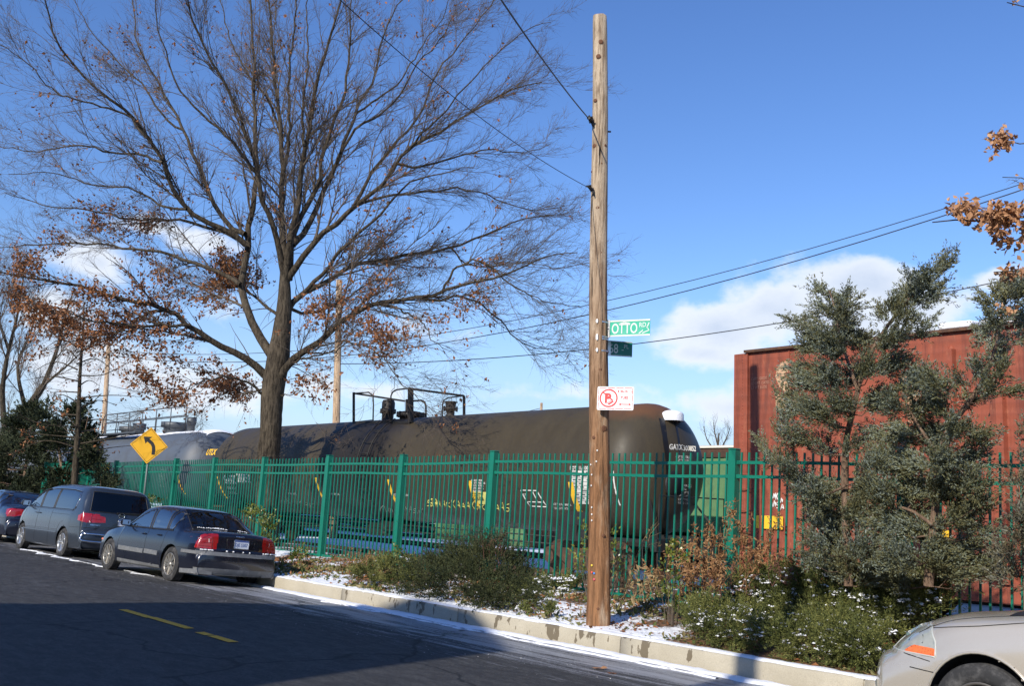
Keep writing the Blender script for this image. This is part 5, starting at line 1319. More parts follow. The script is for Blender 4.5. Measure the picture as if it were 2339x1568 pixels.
def plumes(cen, rad, n_shoot, shoot_len, leaf_len, leaf_w, per, axis, r, up_=.35, flat=1.0, dw=.7, aw=.9):
    """clumps: cen (N,3), rad (N,) -> leaf quads on many small shoots growing out of each clump"""
    N = len(cen); I = np.repeat(np.arange(N), n_shoot if hasattr(n_shoot, '__len__') else np.full(N, n_shoot)); M = len(I)
    d = nrm(r.normal(size=(M, 3)) * np.array([1, 1, flat]) + np.array([0, 0, up_])); rr = r.random(M) ** .45
    st = cen[I] + d * (rad[I] * rr)[:, None]; d2 = nrm(d * dw + axis[I] * aw + r.normal(size=(M, 3)) * .32)
    sl = shoot_len * (.5 + r.random(M)); J = np.repeat(np.arange(M), per); f = r.random(len(J)); K_ = len(J)
    P = st[J] + d2[J] * (sl[J] * f)[:, None] + r.normal(size=(K_, 3)) * (.014 * (1 - f * .5))[:, None]
    D = nrm(d2[J] * 1.0 + r.normal(size=(K_, 3)) * .42)
    return kites(P, D, leaf_len * (.6 + .8 * r.random(K_)), leaf_w * (.7 + .6 * r.random(K_)), r)
def evergreen(name, label, cl, n_fn, mat, trunks=(), seed=1, shoots=135, sl=.19, ll=.036, lw=.0115, per=34, cat='tree', group=None, snow=0, base=None, rs_=.9, up_=.35, n_depth=.3, ground_fit=False, flat=1.0, stems=True, bark_=None, out=.5, dens=None, dw=.7, aw=.9, infill=False):
    r = np.random.default_rng(seed); pts = []; rad = []
    for (x, y, rp) in cl:
        n_ = n_fn(x, y, rp, r); p = PN(x, y, n_); s_ = FPX / (p - Vector((0, 0, CAMH))).dot(fwd); pts.append(list(p)); rad.append(rp / s_ * rs_)
    cen_ = np.array(pts); rad = np.array(rad)
    if base is None:
        b = W(*TN(Vector(cen_.mean(0)))[:2], 0); b.z = bed_z(*TN(b)[:2]) if TN(b)[1] < 5 else 0
    else: b = Vector(base)
    root = empty(name, b, 0, label, cat, group); bn = np.array(b); cen_ = cen_ - bn
    mid = np.array([cen_[:, 0].mean(), cen_[:, 1].mean(), cen_[:, 2].min()]); tl = []
    if trunks:
        for tr, r0, r1, n_ in trunks:
            P, _ = resample([p - b for p in catmull([PN(x, y, n_) for x, y in tr], 3)], 24); tl.append(P)
            np_mesh('trunk' if (tr is trunks[0][0]) else 'limb', *rough_tube(P, np.linspace(r0, r1, 24), 8, .08), bark_ or M_CBARK, root)
        allp = np.concatenate(tl)
    else: allp = np.array([[mid[0], mid[1], 0.05]])
    A = []; ax = []
    for c_ in cen_:
        q = allp.copy(); dd_ = np.linalg.norm(q - c_, axis=1) + np.maximum(0, q[:, 2] - c_[2]) * 2.5; k = q[dd_.argmin()]
        if not trunks: k = np.array([lerp(c_[0], mid[0], .5), lerp(c_[1], mid[1], .5), 0.03])
        ax.append(nrm(c_ - k)); m1 = lerp(k, c_, .5) + np.array([0, 0, -.06 if trunks else .03]); A.append(np.array([k, lerp(k, m1, .5), m1, lerp(m1, c_, .5), c_]))
    if infill:
        k0 = np.array([a[0] for a in A]); extra = []; er = []; ea = []
        for f_, q_ in ((.72, .72), (.42, .5)):
            extra.append(k0 + (cen_ - k0) * f_ + r.normal(size=cen_.shape) * .04); er.append(rad * q_); ea += ax
        n0 = len(cen_); cen_ = np.concatenate([cen_] + extra); rad = np.concatenate([rad] + er); ax = list(ax) + ea; A = A
    ax = np.array(ax) * out + np.array([0, 0, .25]); ax = nrm(ax)
    if stems: np_mesh('branches', *tubes(np.array(A), np.tile(np.linspace(.016, .005, 5), (len(A), 1)) * np.clip(rad[:len(A)] / .2, .4, 2)[:, None], 4), bark_ or M_CBARK, root)
    ns = np.maximum(6, (shoots * (rad / .18) ** 2).astype(int))
    V, F = plumes(cen_, rad, ns, sl, ll, lw, per, ax, r, up_, flat, dw, aw); np_mesh('foliage', V, F, mat, root, False)
    if snow:
        w_ = rad / rad.sum(); I = r.choice(len(cen_), snow, p=w_); d = nrm(r.normal(size=(snow, 3)) * np.array([1, 1, .3]) + np.array([0, -.5, .75])); P = cen_[I] + d * (rad[I] * (1.05 + .35 * r.random(snow)))[:, None]
        P = np.repeat(P, 5, 0) + r.normal(size=(snow * 5, 3)) * np.array([.022, .022, .006]); mb = MB()
        D = nrm(r.normal(size=(len(P), 3)) * np.array([1, 1, .15])); S = np.cross(D, np.array([0, 0, 1.])); sz = (.008 + .022 * r.random(len(P)))[:, None]
        # small rounded lumps: squashed octahedra
        V = np.stack([P + D * sz, P + S * sz, P - D * sz, P - S * sz, P + np.array([0, 0, 1]) * sz * .6, P - np.array([0, 0, 1]) * sz * .3], 1).reshape(-1, 3)
        q = np.arange(len(P))[:, None] * 6; T = np.array([[0, 1, 4], [1, 2, 4], [2, 3, 4], [3, 0, 4], [1, 0, 5], [2, 1, 5], [3, 2, 5], [0, 3, 5]])
        np_mesh('snow_flecks', V, (q[:, :, None] + T[None]).reshape(-1, 3), M_SNOW, root, True)
    return root
rn = lambda a, b: (lambda x, y, rp, r: a + (b - a) * r.random())
CED1 = [(1905, 690, 15), (1890, 668, 9), (1872, 660, 7), (1915, 725, 23), (1880, 715, 15), (1932, 765, 32), (1872, 785, 28), (1900, 800, 34), (1960, 790, 24), (1938, 705, 10), (1930, 680, 7), (1852, 755, 12), (1830, 745, 9), (1812, 736, 6), (1845, 800, 12),
        (2145, 620, 14), (2112, 645, 22), (2084, 640, 12), (2072, 680, 24), (2110, 688, 22), (2162, 610, 8), (2130, 665, 14), (2043, 715, 20), (2062, 745, 24), (2100, 760, 20), (2022, 790, 20), (2010, 725, 12),
        (1830, 850, 20), (1852, 885, 24), (1900, 868, 30), (1950, 860, 26), (1990, 850, 26), (2040, 840, 26), (1800, 915, 14), (1775, 908, 8), (1830, 935, 22), (1870, 955, 30), (1925, 935, 30), (1990, 930, 24), (1790, 965, 12), (1805, 1000, 15), (1842, 1010, 20), (1882, 1020, 18),
        (1735, 1015, 5), (1750, 1040, 6), (1790, 1065, 13), (1765, 1058, 8), (1815, 1085, 16), (1835, 1110, 22), (1860, 1130, 28), (1900, 1145, 32), (1872, 1190, 28), (1905, 1215, 34), (1862, 1245, 20), (1960, 1130, 28), (1955, 1190, 34), (1905, 1275, 34), (1970, 1265, 38), (1820, 1130, 12), (1990, 1070, 24), (1945, 1030, 16), (1880, 1305, 24), (1930, 1320, 28), (1985, 1318, 28), (1848, 1285, 14)]
CED2 = [(2090, 880, 28), (2140, 890, 24), (2042, 935, 26), (2100, 950, 28), (2150, 940, 26), (2000, 1000, 26), (2060, 1005, 32), (2120, 1010, 36), (2180, 990, 28), (2012, 1060, 28), (2080, 1070, 38), (2150, 1060, 38), (2202, 1050, 28), (2232, 1010, 22), (2020, 1140, 32), (2090, 1140, 36), (2160, 1130, 38), (2220, 1110, 30),
        (2040, 1210, 38), (2112, 1210, 38), (2182, 1190, 34), (2230, 1160, 24), (2060, 1280, 38), (2130, 1280, 34), (2192, 1265, 28), (2240, 1225, 18), (2225, 1300, 20), (2250, 1290, 12), (2262, 1275, 7),
        (2262, 700, 14), (2290, 690, 24), (2332, 680, 24), (2272, 740, 24), (2320, 730, 22), (2252, 770, 18), (2275, 810, 26), (2240, 850, 16), (2282, 860, 20), (2250, 895, 16), (2212, 920, 18), (2305, 900, 14), (2190, 870, 10), (2060, 900, 18), (2330, 780, 14), (2045, 1325, 28), (2110, 1325, 28), (2170, 1318, 24), (2215, 1325, 14)]
evergreen('cedar_tree', 'blue-green cedar with twin leaning tops in front of the red boxcar', CED1, rn(1.15, 2.1), M_CEDAR, dw=.35, aw=1.25, out=.85, sl=.21, rs_=.95, shoots=118, infill=True, trunks=
          [([(1938, 1340), (1929, 1102), (1932, 1011), (1950, 935), (1962, 880), (1984, 820), (2010, 770), (2070, 690), (2125, 640)], .055, .012, 1.7), ([(1958, 890), (1925, 790), (1905, 700), (1895, 665)], .025, .006, 1.7), ([(1932, 1110), (1880, 1130), (1830, 1100), (1775, 1060)], .018, .005, 1.6)], seed=21, base=W(*LN(1938, 1300, 1.7).xy, .33), group='cedar trees before the boxcar')
evergreen('cedar_tree', 'dense cedar nearest the right edge, its top leaning right above the boxcar roof', CED2, rn(.95, 2.0), M_CEDAR, dw=.35, aw=1.25, out=.85, sl=.21, rs_=.95, shoots=118, infill=True, trunks=
          [([(2120, 1340), (2145, 1078), (2157, 1002), (2190, 950), (2240, 880), (2275, 790), (2290, 700)], .055, .012, 1.5), ([(2150, 1050), (2090, 960), (2060, 900)], .022, .006, 1.5), ([(2130, 1200), (2060, 1160), (1990, 1190)], .022, .006, 1.4)], seed=22, base=W(*LN(2120, 1300, 1.5).xy, .33), group='cedar trees before the boxcar')
evergreen('cedar_shrub', 'dull pinkish cedar shrub at the right edge above the silver car', [(2330, 1110, 18), (2338, 1160, 20), (2322, 1200, 18), (2335, 1245, 26), (2312, 1290, 24), (2340, 1320, 26), (2300, 1260, 12), (2345, 1060, 16), (2350, 1000, 20), (2300, 1330, 18), (2370, 1200, 40), (2370, 1100, 30)], rn(.7, 1.4), M_CEDARD, [([(2345, 1400), (2340, 1200), (2350, 1000)], .03, .01, 1.1)], 23, cat='shrub')
def ngr(lo=.35, hi=2.1, z=.3, back=0.0):
    def f(x, y, rp, r):
        n_ = TN(G(x, y + rp * .9, z))[1] + back; return max(lo, min(hi, n_))
    return f
def inpoly(x, y, P):
    c_ = False; j = len(P) - 1
    for i in range(len(P)):
        if (P[i][1] > y) != (P[j][1] > y) and x < (P[j][0] - P[i][0]) * (y - P[i][1]) / (P[j][1] - P[i][1]) + P[i][0]: c_ = not c_
        j = i
    return c_
def fill(poly, n, r0, r1, seed):
    q = random.Random(seed); xs = [p[0] for p in poly]; ys = [p[1] for p in poly]; out = []
    while len(out) < n:
        x, y = q.uniform(min(xs), max(xs)), q.uniform(min(ys), max(ys))
        if inpoly(x, y, poly): out.append((x, y, q.uniform(r0, r1)))
    return out
J1 = [(1000, 1290, 26), (1002, 1335, 26), (1050, 1282, 28), (1062, 1325, 28), (1110, 1275, 30), (1122, 1325, 28), (1132, 1368, 20), (1160, 1290, 26), (1170, 1345, 24), (1100, 1256, 10), (1140, 1240, 6), (1090, 1240, 6), (1080, 1362, 20), (1020, 1365, 16), (960, 1322, 22), (965, 1350, 16), (1190, 1310, 14), (1195, 1350, 14), (1150, 1375, 12), (1030, 1255, 10)]
evergreen('juniper_bush', 'dark spreading juniper in shadow before the fence, left of the utility pole', J1 + fill([(930, 1345), (1000, 1285), (1110, 1262), (1190, 1300), (1215, 1370), (1100, 1390)], 34, 10, 16, 4), ngr(), M_JUNISHADE, (), 31, sl=.30, shoots=110, stems=False, cat='bush', up_=.2, out=.9, flat=.5)
evergreen('juniper_bush', 'olive juniper bush at the kerb, first of the low ones right of the parked cars', [(835, 1312, 18), (880, 1300, 24), (862, 1332, 18), (925, 1295, 22), (900, 1330, 18), (935, 1328, 16), (815, 1320, 10), (850, 1290, 12)], ngr(), M_JUNI, (), 32, sl=.17, shoots=120, stems=False, cat='bush', snow=10, out=.8, flat=.6, up_=.25)
evergreen('juniper_bush', 'low snow-dusted juniper between the dark one and the utility pole', [(1205, 1362, 14), (1235, 1345, 18), (1272, 1335, 20), (1305, 1332, 15), (1190, 1394, 9), (1250, 1372, 9), (1245, 1330, 10), (1290, 1352, 12), (1218, 1378, 9)], ngr(), M_JUNI, (), 33, sl=.17, shoots=120, stems=False, cat='bush', snow=70, out=.9, flat=.5, up_=.2)
for i, (x, y, rp) in enumerate([(1195, 1396, 8), (1252, 1397, 11)]):
    evergreen('juniper_sprig', ('small juniper sprig at the kerb edge, the left one of two' , 'small juniper sprig at the kerb edge, the right one of two')[i], [(x, y, rp), (x + 8, y - 3, rp * .7)], ngr(.3), M_JUNI, (), 60 + i, cat='bush', sl=.08)
PJ = [(1550, 1430), (1600, 1390), (1690, 1345), (1750, 1325), (1790, 1300), (1850, 1320), (1950, 1310), (2100, 1310), (2210, 1320), (2230, 1350), (2120, 1400), (2060, 1450), (1985, 1515), (1850, 1505), (1740, 1480), (1620, 1455)]
evergreen('juniper_bush', 'large green juniper mound flecked with snow beside the silver car', [q for q in fill(PJ, 190, 15, 27, 8) if q[0] > 1740], ngr(.38, 1.9, .35), M_JUNI, (), 34, sl=.19, shoots=115, ll=.030, lw=.0095, stems=False, cat='bush', snow=420, up_=.3, out=.6, group='junipers along the kerb')
evergreen('juniper_bush', 'green juniper mound crossed by a pole shadow, right of the utility pole', [q for q in fill(PJ, 170, 15, 27, 9) if q[0] <= 1745], ngr(.38, 1.9, .35), M_JUNI, (), 35, sl=.19, shoots=115, ll=.030, lw=.0095, stems=False, cat='bush', snow=230, up_=.3, out=.6, group='junipers along the kerb')
# dark evergreens at far left
dk = fill([(-30, 1130), (-20, 1000), (40, 960), (75, 930), (110, 945), (150, 935), (215, 935), (195, 1010), (215, 1060), (220, 1120), (150, 1140)], 70, 12, 24, 6)
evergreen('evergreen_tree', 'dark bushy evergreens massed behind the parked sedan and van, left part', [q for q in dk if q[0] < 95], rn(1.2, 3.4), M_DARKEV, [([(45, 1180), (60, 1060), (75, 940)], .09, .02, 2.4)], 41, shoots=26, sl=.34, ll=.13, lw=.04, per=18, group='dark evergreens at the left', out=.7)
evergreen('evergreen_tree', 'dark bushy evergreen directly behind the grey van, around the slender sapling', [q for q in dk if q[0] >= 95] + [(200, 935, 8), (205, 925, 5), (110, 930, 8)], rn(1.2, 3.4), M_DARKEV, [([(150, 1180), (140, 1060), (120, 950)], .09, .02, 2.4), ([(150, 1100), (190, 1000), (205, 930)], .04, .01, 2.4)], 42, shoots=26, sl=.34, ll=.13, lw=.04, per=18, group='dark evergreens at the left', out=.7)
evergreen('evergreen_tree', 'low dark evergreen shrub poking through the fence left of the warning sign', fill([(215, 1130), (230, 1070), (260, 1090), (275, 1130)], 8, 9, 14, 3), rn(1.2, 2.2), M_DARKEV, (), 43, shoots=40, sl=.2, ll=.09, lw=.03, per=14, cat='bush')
# broadleaf shrubs
def broad(label, cl, seed, mat=None, ll=.05, **k):
    return evergreen('broadleaf_shrub', label, cl, k.pop('n', ngr(.4, 2.2)), mat or M_LEAFB, (), seed, shoots=k.pop('shoots', 60), sl=k.pop('sl', .13), ll=ll, lw=k.pop('lw', .03), per=k.pop('per', 7), cat='shrub', bark_=M_TWIG, **k)
broad('yellow-green leafy shrub beside the rear of the blue sedan', [(590, 1185, 20), (612, 1215, 18), (575, 1168, 10), (600, 1240, 14), (625, 1190, 9), (560, 1180, 9), (618, 1245, 10)], 51, n=rn(.9, 1.8))
broad('small leafy shrub against the fence between the van and the blue sedan', [(345, 1150, 10), (338, 1143, 6), (365, 1150, 5)], 52, n=rn(1.4, 2.0))
broad('low dark green shrub on the snow just right of the blue sedan', [(672, 1280, 16), (690, 1265, 12), (655, 1290, 10), (695, 1285, 8)], 53, n=ngr(.5, 1.6))
broad('small bright shrub against the second fence post left of the utility pole', [(878, 1282, 10), (895, 1272, 8), (868, 1290, 6), (905, 1262, 5)], 54, n=rn(1.6, 2.1))
broad('tall thin holly rising behind the utility pole', [(1322, 1290, 12), (1330, 1250, 9), (1335, 1215, 7), (1325, 1270, 8), (1405, 1290, 12), (1400, 1255, 12), (1395, 1230, 8), (1412, 1310, 12), (1425, 1275, 8), (1340, 1310, 8)], 55, n=rn(1.2, 2.0), lw=.022)
broad('green and yellow holly shrub in the snow right of the utility pole', [(1520, 1370, 14), (1535, 1340, 14), (1550, 1390, 12), (1510, 1355, 9), (1540, 1400, 12), (1530, 1310, 9), (1525, 1280, 8), (1545, 1255, 7), (1560, 1290, 9), (1540, 1270, 6)], 56, n=rn(.8, 1.3))
# dry weeds
def weeds(label, stems, seed, mat, nleaf=16, name='dry_weeds', leaf=.035, jit=.15, tw=.004):
    r = np.random.default_rng(seed); b = PN(*stems[0][0], stems[0][2]); b.z = bed_z(*TN(b)[:2]); root = empty(name, b, 0, label, 'dead weeds'); P_ = []
    for s0, s1, n_ in stems:
        for k in range(3):
            a = PN(s0[0] + r.normal() * 8, s0[1], n_ + r.normal() * .12); c_ = PN(s1[0] + r.normal() * 14, s1[1] + abs(r.normal()) * 14, n_ + r.normal() * .2); m_ = (a + c_) / 2 + Vector(r.normal(size=3) * .05)
            q, _ = resample([v - b for v in catmull([a, m_, c_], 4)], 9); P_.append(q)
    P_ = np.array(P_); Rr = np.tile(np.linspace(tw, tw * .4, 9), (len(P_), 1)); A, RA = spawn(P_, Rr, 7, .08, .32, (.4, 1.0), 5, .08, .15, .2, .7, minr=.0015, r=r); B, RB = spawn(A, RA, 9, .04, .14, (.4, 1.1), 4, .05, .2, .1, .7, minr=.0012, r=r)
    V, F = join([tubes(P_, Rr, 4), tubes(A, RA, 3), tubes(B, RB, 3)]); np_mesh('stems', V, F, mat, root)
    pts = np.concatenate([A.reshape(-1, 3), B.reshape(-1, 3)]); idx = r.choice(len(pts), min(len(pts), nleaf * len(stems) * 3)); D = nrm(r.normal(size=(len(idx), 3)) + np.array([0, 0, -.3]))
    np_mesh('seed_leaves', *kites(pts[idx], D, leaf * (.5 + r.random(len(idx))), leaf * .4, r, .3), mat, root, False); return root
weeds('tall rust-coloured dead weeds climbing the fence post between tank and boxcar', [((1610, 1350), (1668, 1160), 1.9), ((1600, 1350), (1600, 1215), 1.8), ((1640, 1350), (1625, 1190), 1.9), ((1690, 1345), (1710, 1195), 2.0), ((1720, 1340), (1785, 1185), 2.0), ((1640, 1350), (1560, 1230), 1.7), ((1580, 1360), (1580, 1240), 1.6), ((1660, 1340), (1700, 1260), 1.9), ((1650, 1345), (1640, 1250), 1.9), ((1760, 1330), (1770, 1250), 1.9), ((1790, 1330), (1800, 1270), 1.8), ((1590, 1370), (1600, 1260), 1.3), ((1560, 1370), (1570, 1290), 1.2), ((1620, 1370), (1640, 1280), 1.4), ((1700, 1350), (1730, 1240), 1.8), ((1480, 1370), (1500, 1300), 1.3), ((1540, 1360), (1530, 1250), 1.5)], 71, M_WEED, 120, leaf=.055, tw=.006)
weeds('reddish dead brush at the foot of the fence left of the big cedar', [((1720, 1345), (1735, 1290), 1.7), ((1760, 1340), (1765, 1280), 1.7), ((1790, 1335), (1800, 1285), 1.8), ((1680, 1350), (1685, 1300), 1.6), ((1650, 1355), (1655, 1300), 1.6), ((1620, 1355), (1615, 1300), 1.6)], 72, simple('red_brown_stem', (.16, .07, .05), .85, var=.3), 40, leaf=.035)
weeds('faded brown dead weeds before the fence, left of the olive juniper', [((800, 1320), (790, 1262), 1.6), ((820, 1320), (815, 1250), 1.7), ((845, 1315), (850, 1262), 1.8), ((780, 1315), (770, 1275), 1.5), ((865, 1310), (870, 1270), 1.9), ((830, 1318), (835, 1275), 1.5)], 73, M_WEED, 40, leaf=.035)
weeds('tuft of straw grass and dead stalks just right of the utility pole', [((1420, 1370), (1440, 1290), 1.0), ((1450, 1370), (1470, 1310), 1.0), ((1480, 1370), (1510, 1300), 1.1), ((1400, 1370), (1405, 1300), .9), ((1460, 1375), (1435, 1330), .9), ((1500, 1365), (1480, 1320), 1.2), ((1430, 1370), (1410, 1250), 1.2), ((1440, 1370), (1420, 1270), 1.2)], 74, M_GRASSD, 6, leaf=.09, tw=.005)
weeds('pale bent reed stalk leaning across the fence right of the utility pole', [((1450, 1300), (1500, 1190), 1.6)], 75, M_GRASSD, 2, leaf=.06, tw=.006)
weeds('wispy dead twigs against the fence above the dark juniper', [((1130, 1290), (1135, 1200), 2.0), ((1150, 1290), (1160, 1210), 2.0), ((1110, 1280), (1110, 1215), 2.0)], 76, simple('red_brown_stem', (.16, .07, .05), .85, var=.3), 5, leaf=.03)
# leaves and sprigs lying on the snow
def scatter(name, label, n, t0, t1, n0, n1, size, mat, seed, dens=None, zf=bedz2, up_=.15):
    r = np.random.default_rng(seed); P = []
    while len(P) < n:
        t_, n_ = r.uniform(t0, t1), r.uniform(n0, n1)
        if r.random() < (dens(t_, n_) if dens else 1): P.append((t_, n_, zf(t_, n_) + .008))
    P = np.array(P); D = nrm(r.normal(size=(n, 3)) * np.array([1, 1, up_])); sz = size * (.5 + r.random(n)); V, F = kites(P, D, sz, sz * .6, r, .2)
    o = np_mesh(name, V, F, mat, None, False); o.location = OO; o.rotation_euler = (0, 0, ROT); return tag(o, label, None, None, 'stuff')
dn = lambda t, n: max(.04, min(1, (fbm(t * 1.5, n * 1.5) - .36) * 4)) * (.35 if n < .5 else 1)
scatter('fallen_leaves', 'brown fallen leaves scattered over the snowy bed', 9000, -9, 7, .2, 3.3, .055, foliage('fallen_leaf', [(.08, .035, .015), (.2, .08, .03), (.34, .15, .06), (.42, .24, .12)], .7, .1), 81, dn)
scatter('ground_sprigs', 'small green and tan sprigs poking through the snow', 9000, -8, 7, .22, 3.2, .07, foliage('sprig', [(.04, .055, .015), (.09, .11, .03), (.2, .17, .07), (.34, .28, .15)], .7, .1), 82, lambda t, n: max(.02, min(1, (fbm(t * 1.1 + 30, n * 1.1) - .38) * 4)), up_=.9)
scatter('road_grit', 'grains of salt and grit on the asphalt', 1500, -14, 4, -2.7, -.3, .008, simple('salt_grain', (.7, .7, .7), .8), 83, lambda t, n: max(.05, 1 + n * .35) * fbm(t, n * 2), zf=lambda t, n: road_z(n))
r_ = MB(); 
for (x, y) in ((1370, 1531), (1398, 1541)):
    p = on_road(x, y); mb = MB(); q = random.Random(int(x)); pts = []
    for i in range(14):
        a = 2 * PI * i / 14; rr = .075 * (1 if i % 2 else .55) * q.uniform(.8, 1.1); pts.append((rr * math.cos(a) * 1.4, rr * math.sin(a), .01 + .03 * abs(math.sin(a * 1.5)) * q.random()))
    mb.add([(0, 0, .012)] + pts, [(0, i + 1, (i + 1) % 14 + 1) for i in range(14)])
    o = mb.build('fallen_leaf', M_OAKLEAF2 if x < 1380 else M_OAKLEAF); o.location = W(p[0], p[1], p[2]); tag(o, 'single curled orange oak leaf lying on the grey ice' if x < 1380 else 'flat dark dead leaf on the asphalt beside the orange one', 'leaf')
    if x > 1380: o.scale = (.6, .6, .5)
# ------------------------------------------------------------------ cars
def paint(name, col, metal=.35, rough=.32, dust=(.25, .23, .21), damt=.35):
    t = NT(name); x = t.xyz(); n1 = t.noise(3, 5, .6)
    fl_ = t.mix(t.ramp(t.noise(900, 1), .5, .7, 0, .25), col, tuple(min(1, v * 2.2 + .01) for v in col))
    d = t.m('MULTIPLY', t.ramp(x[2], .85, .15, 0, damt), t.ramp(n1, .3, .65, .35, 1)); d = t.m('ADD', d, t.m('MULTIPLY', t.ramp(t.noise(14, 6, .7), .5, .8), .05), clamp=True)
    c = t.mix(d, fl_, dust)
    t.set(Base_Color=c, Metallic=metal, Roughness=t.m('ADD', rough, t.m('MULTIPLY', d, .5)), Coat_Weight=t.m('SUBTRACT', .9, d), Coat_Roughness=.07, Specular_IOR_Level=.5)
    return t.mat
def glass_mat(name, tint, refl=.10):
    t = NT(name); tr = t.n('ShaderNodeBsdfTransparent'); tr.inputs[0].default_value = (*tint, 1); gl = t.n('ShaderNodeBsdfGlossy'); gl.inputs['Roughness'].default_value = .02
    fr = t.n('ShaderNodeFresnel'); fr.inputs[0].default_value = 1.55; ms = t.n('ShaderNodeMixShader'); k = t.m('ADD', fr.outputs[0], refl, clamp=True)
    t.l(k, ms.inputs[0]); t.l(tr.outputs[0], ms.inputs[1]); t.l(gl.outputs[0], ms.inputs[2]); t.l(ms.outputs[0], t.t.nodes['Material Output'].inputs[0]); return t.mat
M_GLASS = glass_mat('car_glass', (.50, .56, .54), .36); M_GLASSD = glass_mat('privacy_glass', (.05, .055, .06), .28)
M_GLASSR2 = glass_mat('clear_rear_glass', (.55, .6, .58), .05)
M_GLASSR = glass_mat('dark_rear_glass', (.06, .065, .07), .02)
M_TYRE = simple('tyre_rubber', (.022, .022, .023), .85, var=.25, scale=12, dirt=(.16, .155, .15), dscale=9, damt=.6, bump=.3, bs=70)
M_RIM = simple('dirty_alloy', (.42, .39, .34), .38, .75, .15, 8, dirt=(.12, .09, .06), dscale=7, damt=.5); M_RIM2 = simple('bright_alloy', (.62, .62, .62), .3, .8, .1, 8, dirt=(.3, .28, .25), dscale=7, damt=.4)
M_TRIM = simple('black_trim', (.014, .014, .015), .5); M_GREYTRIM = simple('grey_bumper_trim', (.14, .145, .15), .55, var=.15, scale=8, dirt=(.4, .4, .4), dscale=12, damt=.3)
M_CHROME = simple('chrome', (.75, .76, .78), .12, 1.0, .05); M_LINER = simple('arch_liner', (.01, .01, .01), .95)
M_SEATB = simple('beige_seat', (.42, .38, .30), .7, var=.1); M_SEATD = simple('dark_seat', (.035, .033, .032), .8); M_PLATE = simple('plate_white', (.62, .66, .72), .4, var=.04); M_PLATEB = simple('plate_blue', (.05, .10, .32), .5)
def lens(name, col, rough=.12):
    t = NT(name); w1 = t.vor(60); c = t.mix(t.ramp(w1, .1, .5), tuple(v * .55 for v in col), col); t.set(Base_Color=c, Roughness=rough, Coat_Weight=1.0, Coat_Roughness=.03, Specular_IOR_Level=.6); return t.mat
M_TAILR = lens('tail_lens_red', (.34, .005, .006), .2); M_TAILD = lens('tail_lens_dark_red', (.30, .006, .008)); M_TAILC = lens('tail_lens_clear', (.72, .62, .60)); M_AMBER = lens('amber_lens', (.85, .17, .02)); M_HEADL = simple('headlight_lens', (.34, .35, .31), .1, var=.25, scale=14, coat=1.0)

def seg_near(P, A, B):
    d = B - A; t_ = np.clip(((P - A) @ d) / max(1e-12, d @ d), 0, 1); Q = A + t_[:, None] * d; return Q, np.linalg.norm(P - Q, axis=1)
def poly_in(P, poly):
    x, y = P[:, 0], P[:, 1]; c_ = np.zeros(len(P), bool); j = len(poly) - 1
    for i in range(len(poly)):
        xi, yi = poly[i]; xj, yj = poly[j]
        if yi != yj: c_ ^= ((yi > y) != (yj > y)) & (x < (xj - xi) * (y - yi) / (yj - yi) + xi)
        j = i
    return c_
def circle_poly(cx, cz, r, n=48): return [(cx + r * math.cos(2 * PI * i / n), cz + r * math.sin(2 * PI * i / n)) for i in range(n)]
def smooth_curve(pts, k=8):
    P = catmull([Vector((a, b, 0)) for a, b in pts], k); return np.array([[p.x, p.y] for p in P])
def shell(sp, ds=.022, NU=46, NL=26):
    top = smooth_curve(sp['top'], 6); d = np.r_[0, np.cumsum(np.linalg.norm(np.diff(top, axis=0), axis=1))]; S = np.arange(0, d[-1], ds); S[-1] = d[-1]
    X = np.interp(S, d, top[:, 0]); ZC = np.interp(S, d, top[:, 1])
    def cur(key):
        c_ = smooth_curve(sp[key], 6); return np.interp(X, c_[:, 0], c_[:, 1])
    ZB, Wd, ZS = cur('belt'), cur('width'), cur('sill'); ZS = np.minimum(ZS, ZC - .02); ZB = np.minimum(ZB, ZS + (ZC - ZS) * .86); K = sp.get('tumble', .36); KX = cur('tumblex') if 'tumblex' in sp else np.full(len(X), K); BW = cur('bow'); Wm = sp['W'] / 2
    rings = []
    th = np.linspace(0, PI / 2, 160)
    for x, zc, zb, w_, zs, kx, bw in zip(X, ZC, ZB, Wd, ZS, KX, BW):
        H = max(.005, zc - zb); q = np.linspace(0, 1, NL); z = zs + (zb - zs) * q
        bulge = 1 - .055 * np.clip((.45 - q) / .45, 0, 1) ** 2 - sp.get('shoulder', .05) * np.clip((q - .62) / .38, 0, 1) ** 2.2
        bulge[0] -= .02; y = w_ * bulge; wb = y[-1]; e = np.interp(H, [.03, .16, .42], [.95, .62, .36])
        zz = zb + H * np.sin(th) ** e; yy = wb * np.cos(th) ** e; yy[-1] = 0; yy = yy * (1 - kx * (zz - zb) / wb * .9)
        a = np.r_[0, np.cumsum(np.hypot(np.diff(yy), np.diff(zz)))]; qq = np.linspace(0, a[-1], NU + 1)[1:]; yu, zu = np.interp(qq, a, yy), np.interp(qq, a, zz); yu[-1] = 0
        yl = np.r_[0, y[0] * .5, y[0] * .93, y]; zl = np.r_[zs + .02, zs + .02, zs + .01, z]
        Y = np.r_[yl, yu]; Z = np.r_[zl, zu]; rings.append(np.stack([x + bw * (np.abs(Y) / Wm) ** 2.4, Y, Z], 1))
    G_ = np.array(rings); Rm = G_[:, ::-1][:, 1:].copy(); Rm[:, :, 1] *= -1; G_ = np.concatenate([G_, Rm], 1)[:, :-1]   # full closed ring
    n, m_ = G_.shape[:2]; idx = np.arange(n * m_).reshape(n, m_); a = idx[:-1]; b = idx[1:]
    F = np.stack([a, np.roll(a, -1, 1), np.roll(b, -1, 1), b], -1).reshape(-1, 4)
    return G_.reshape(-1, 3), F, (n, m_)
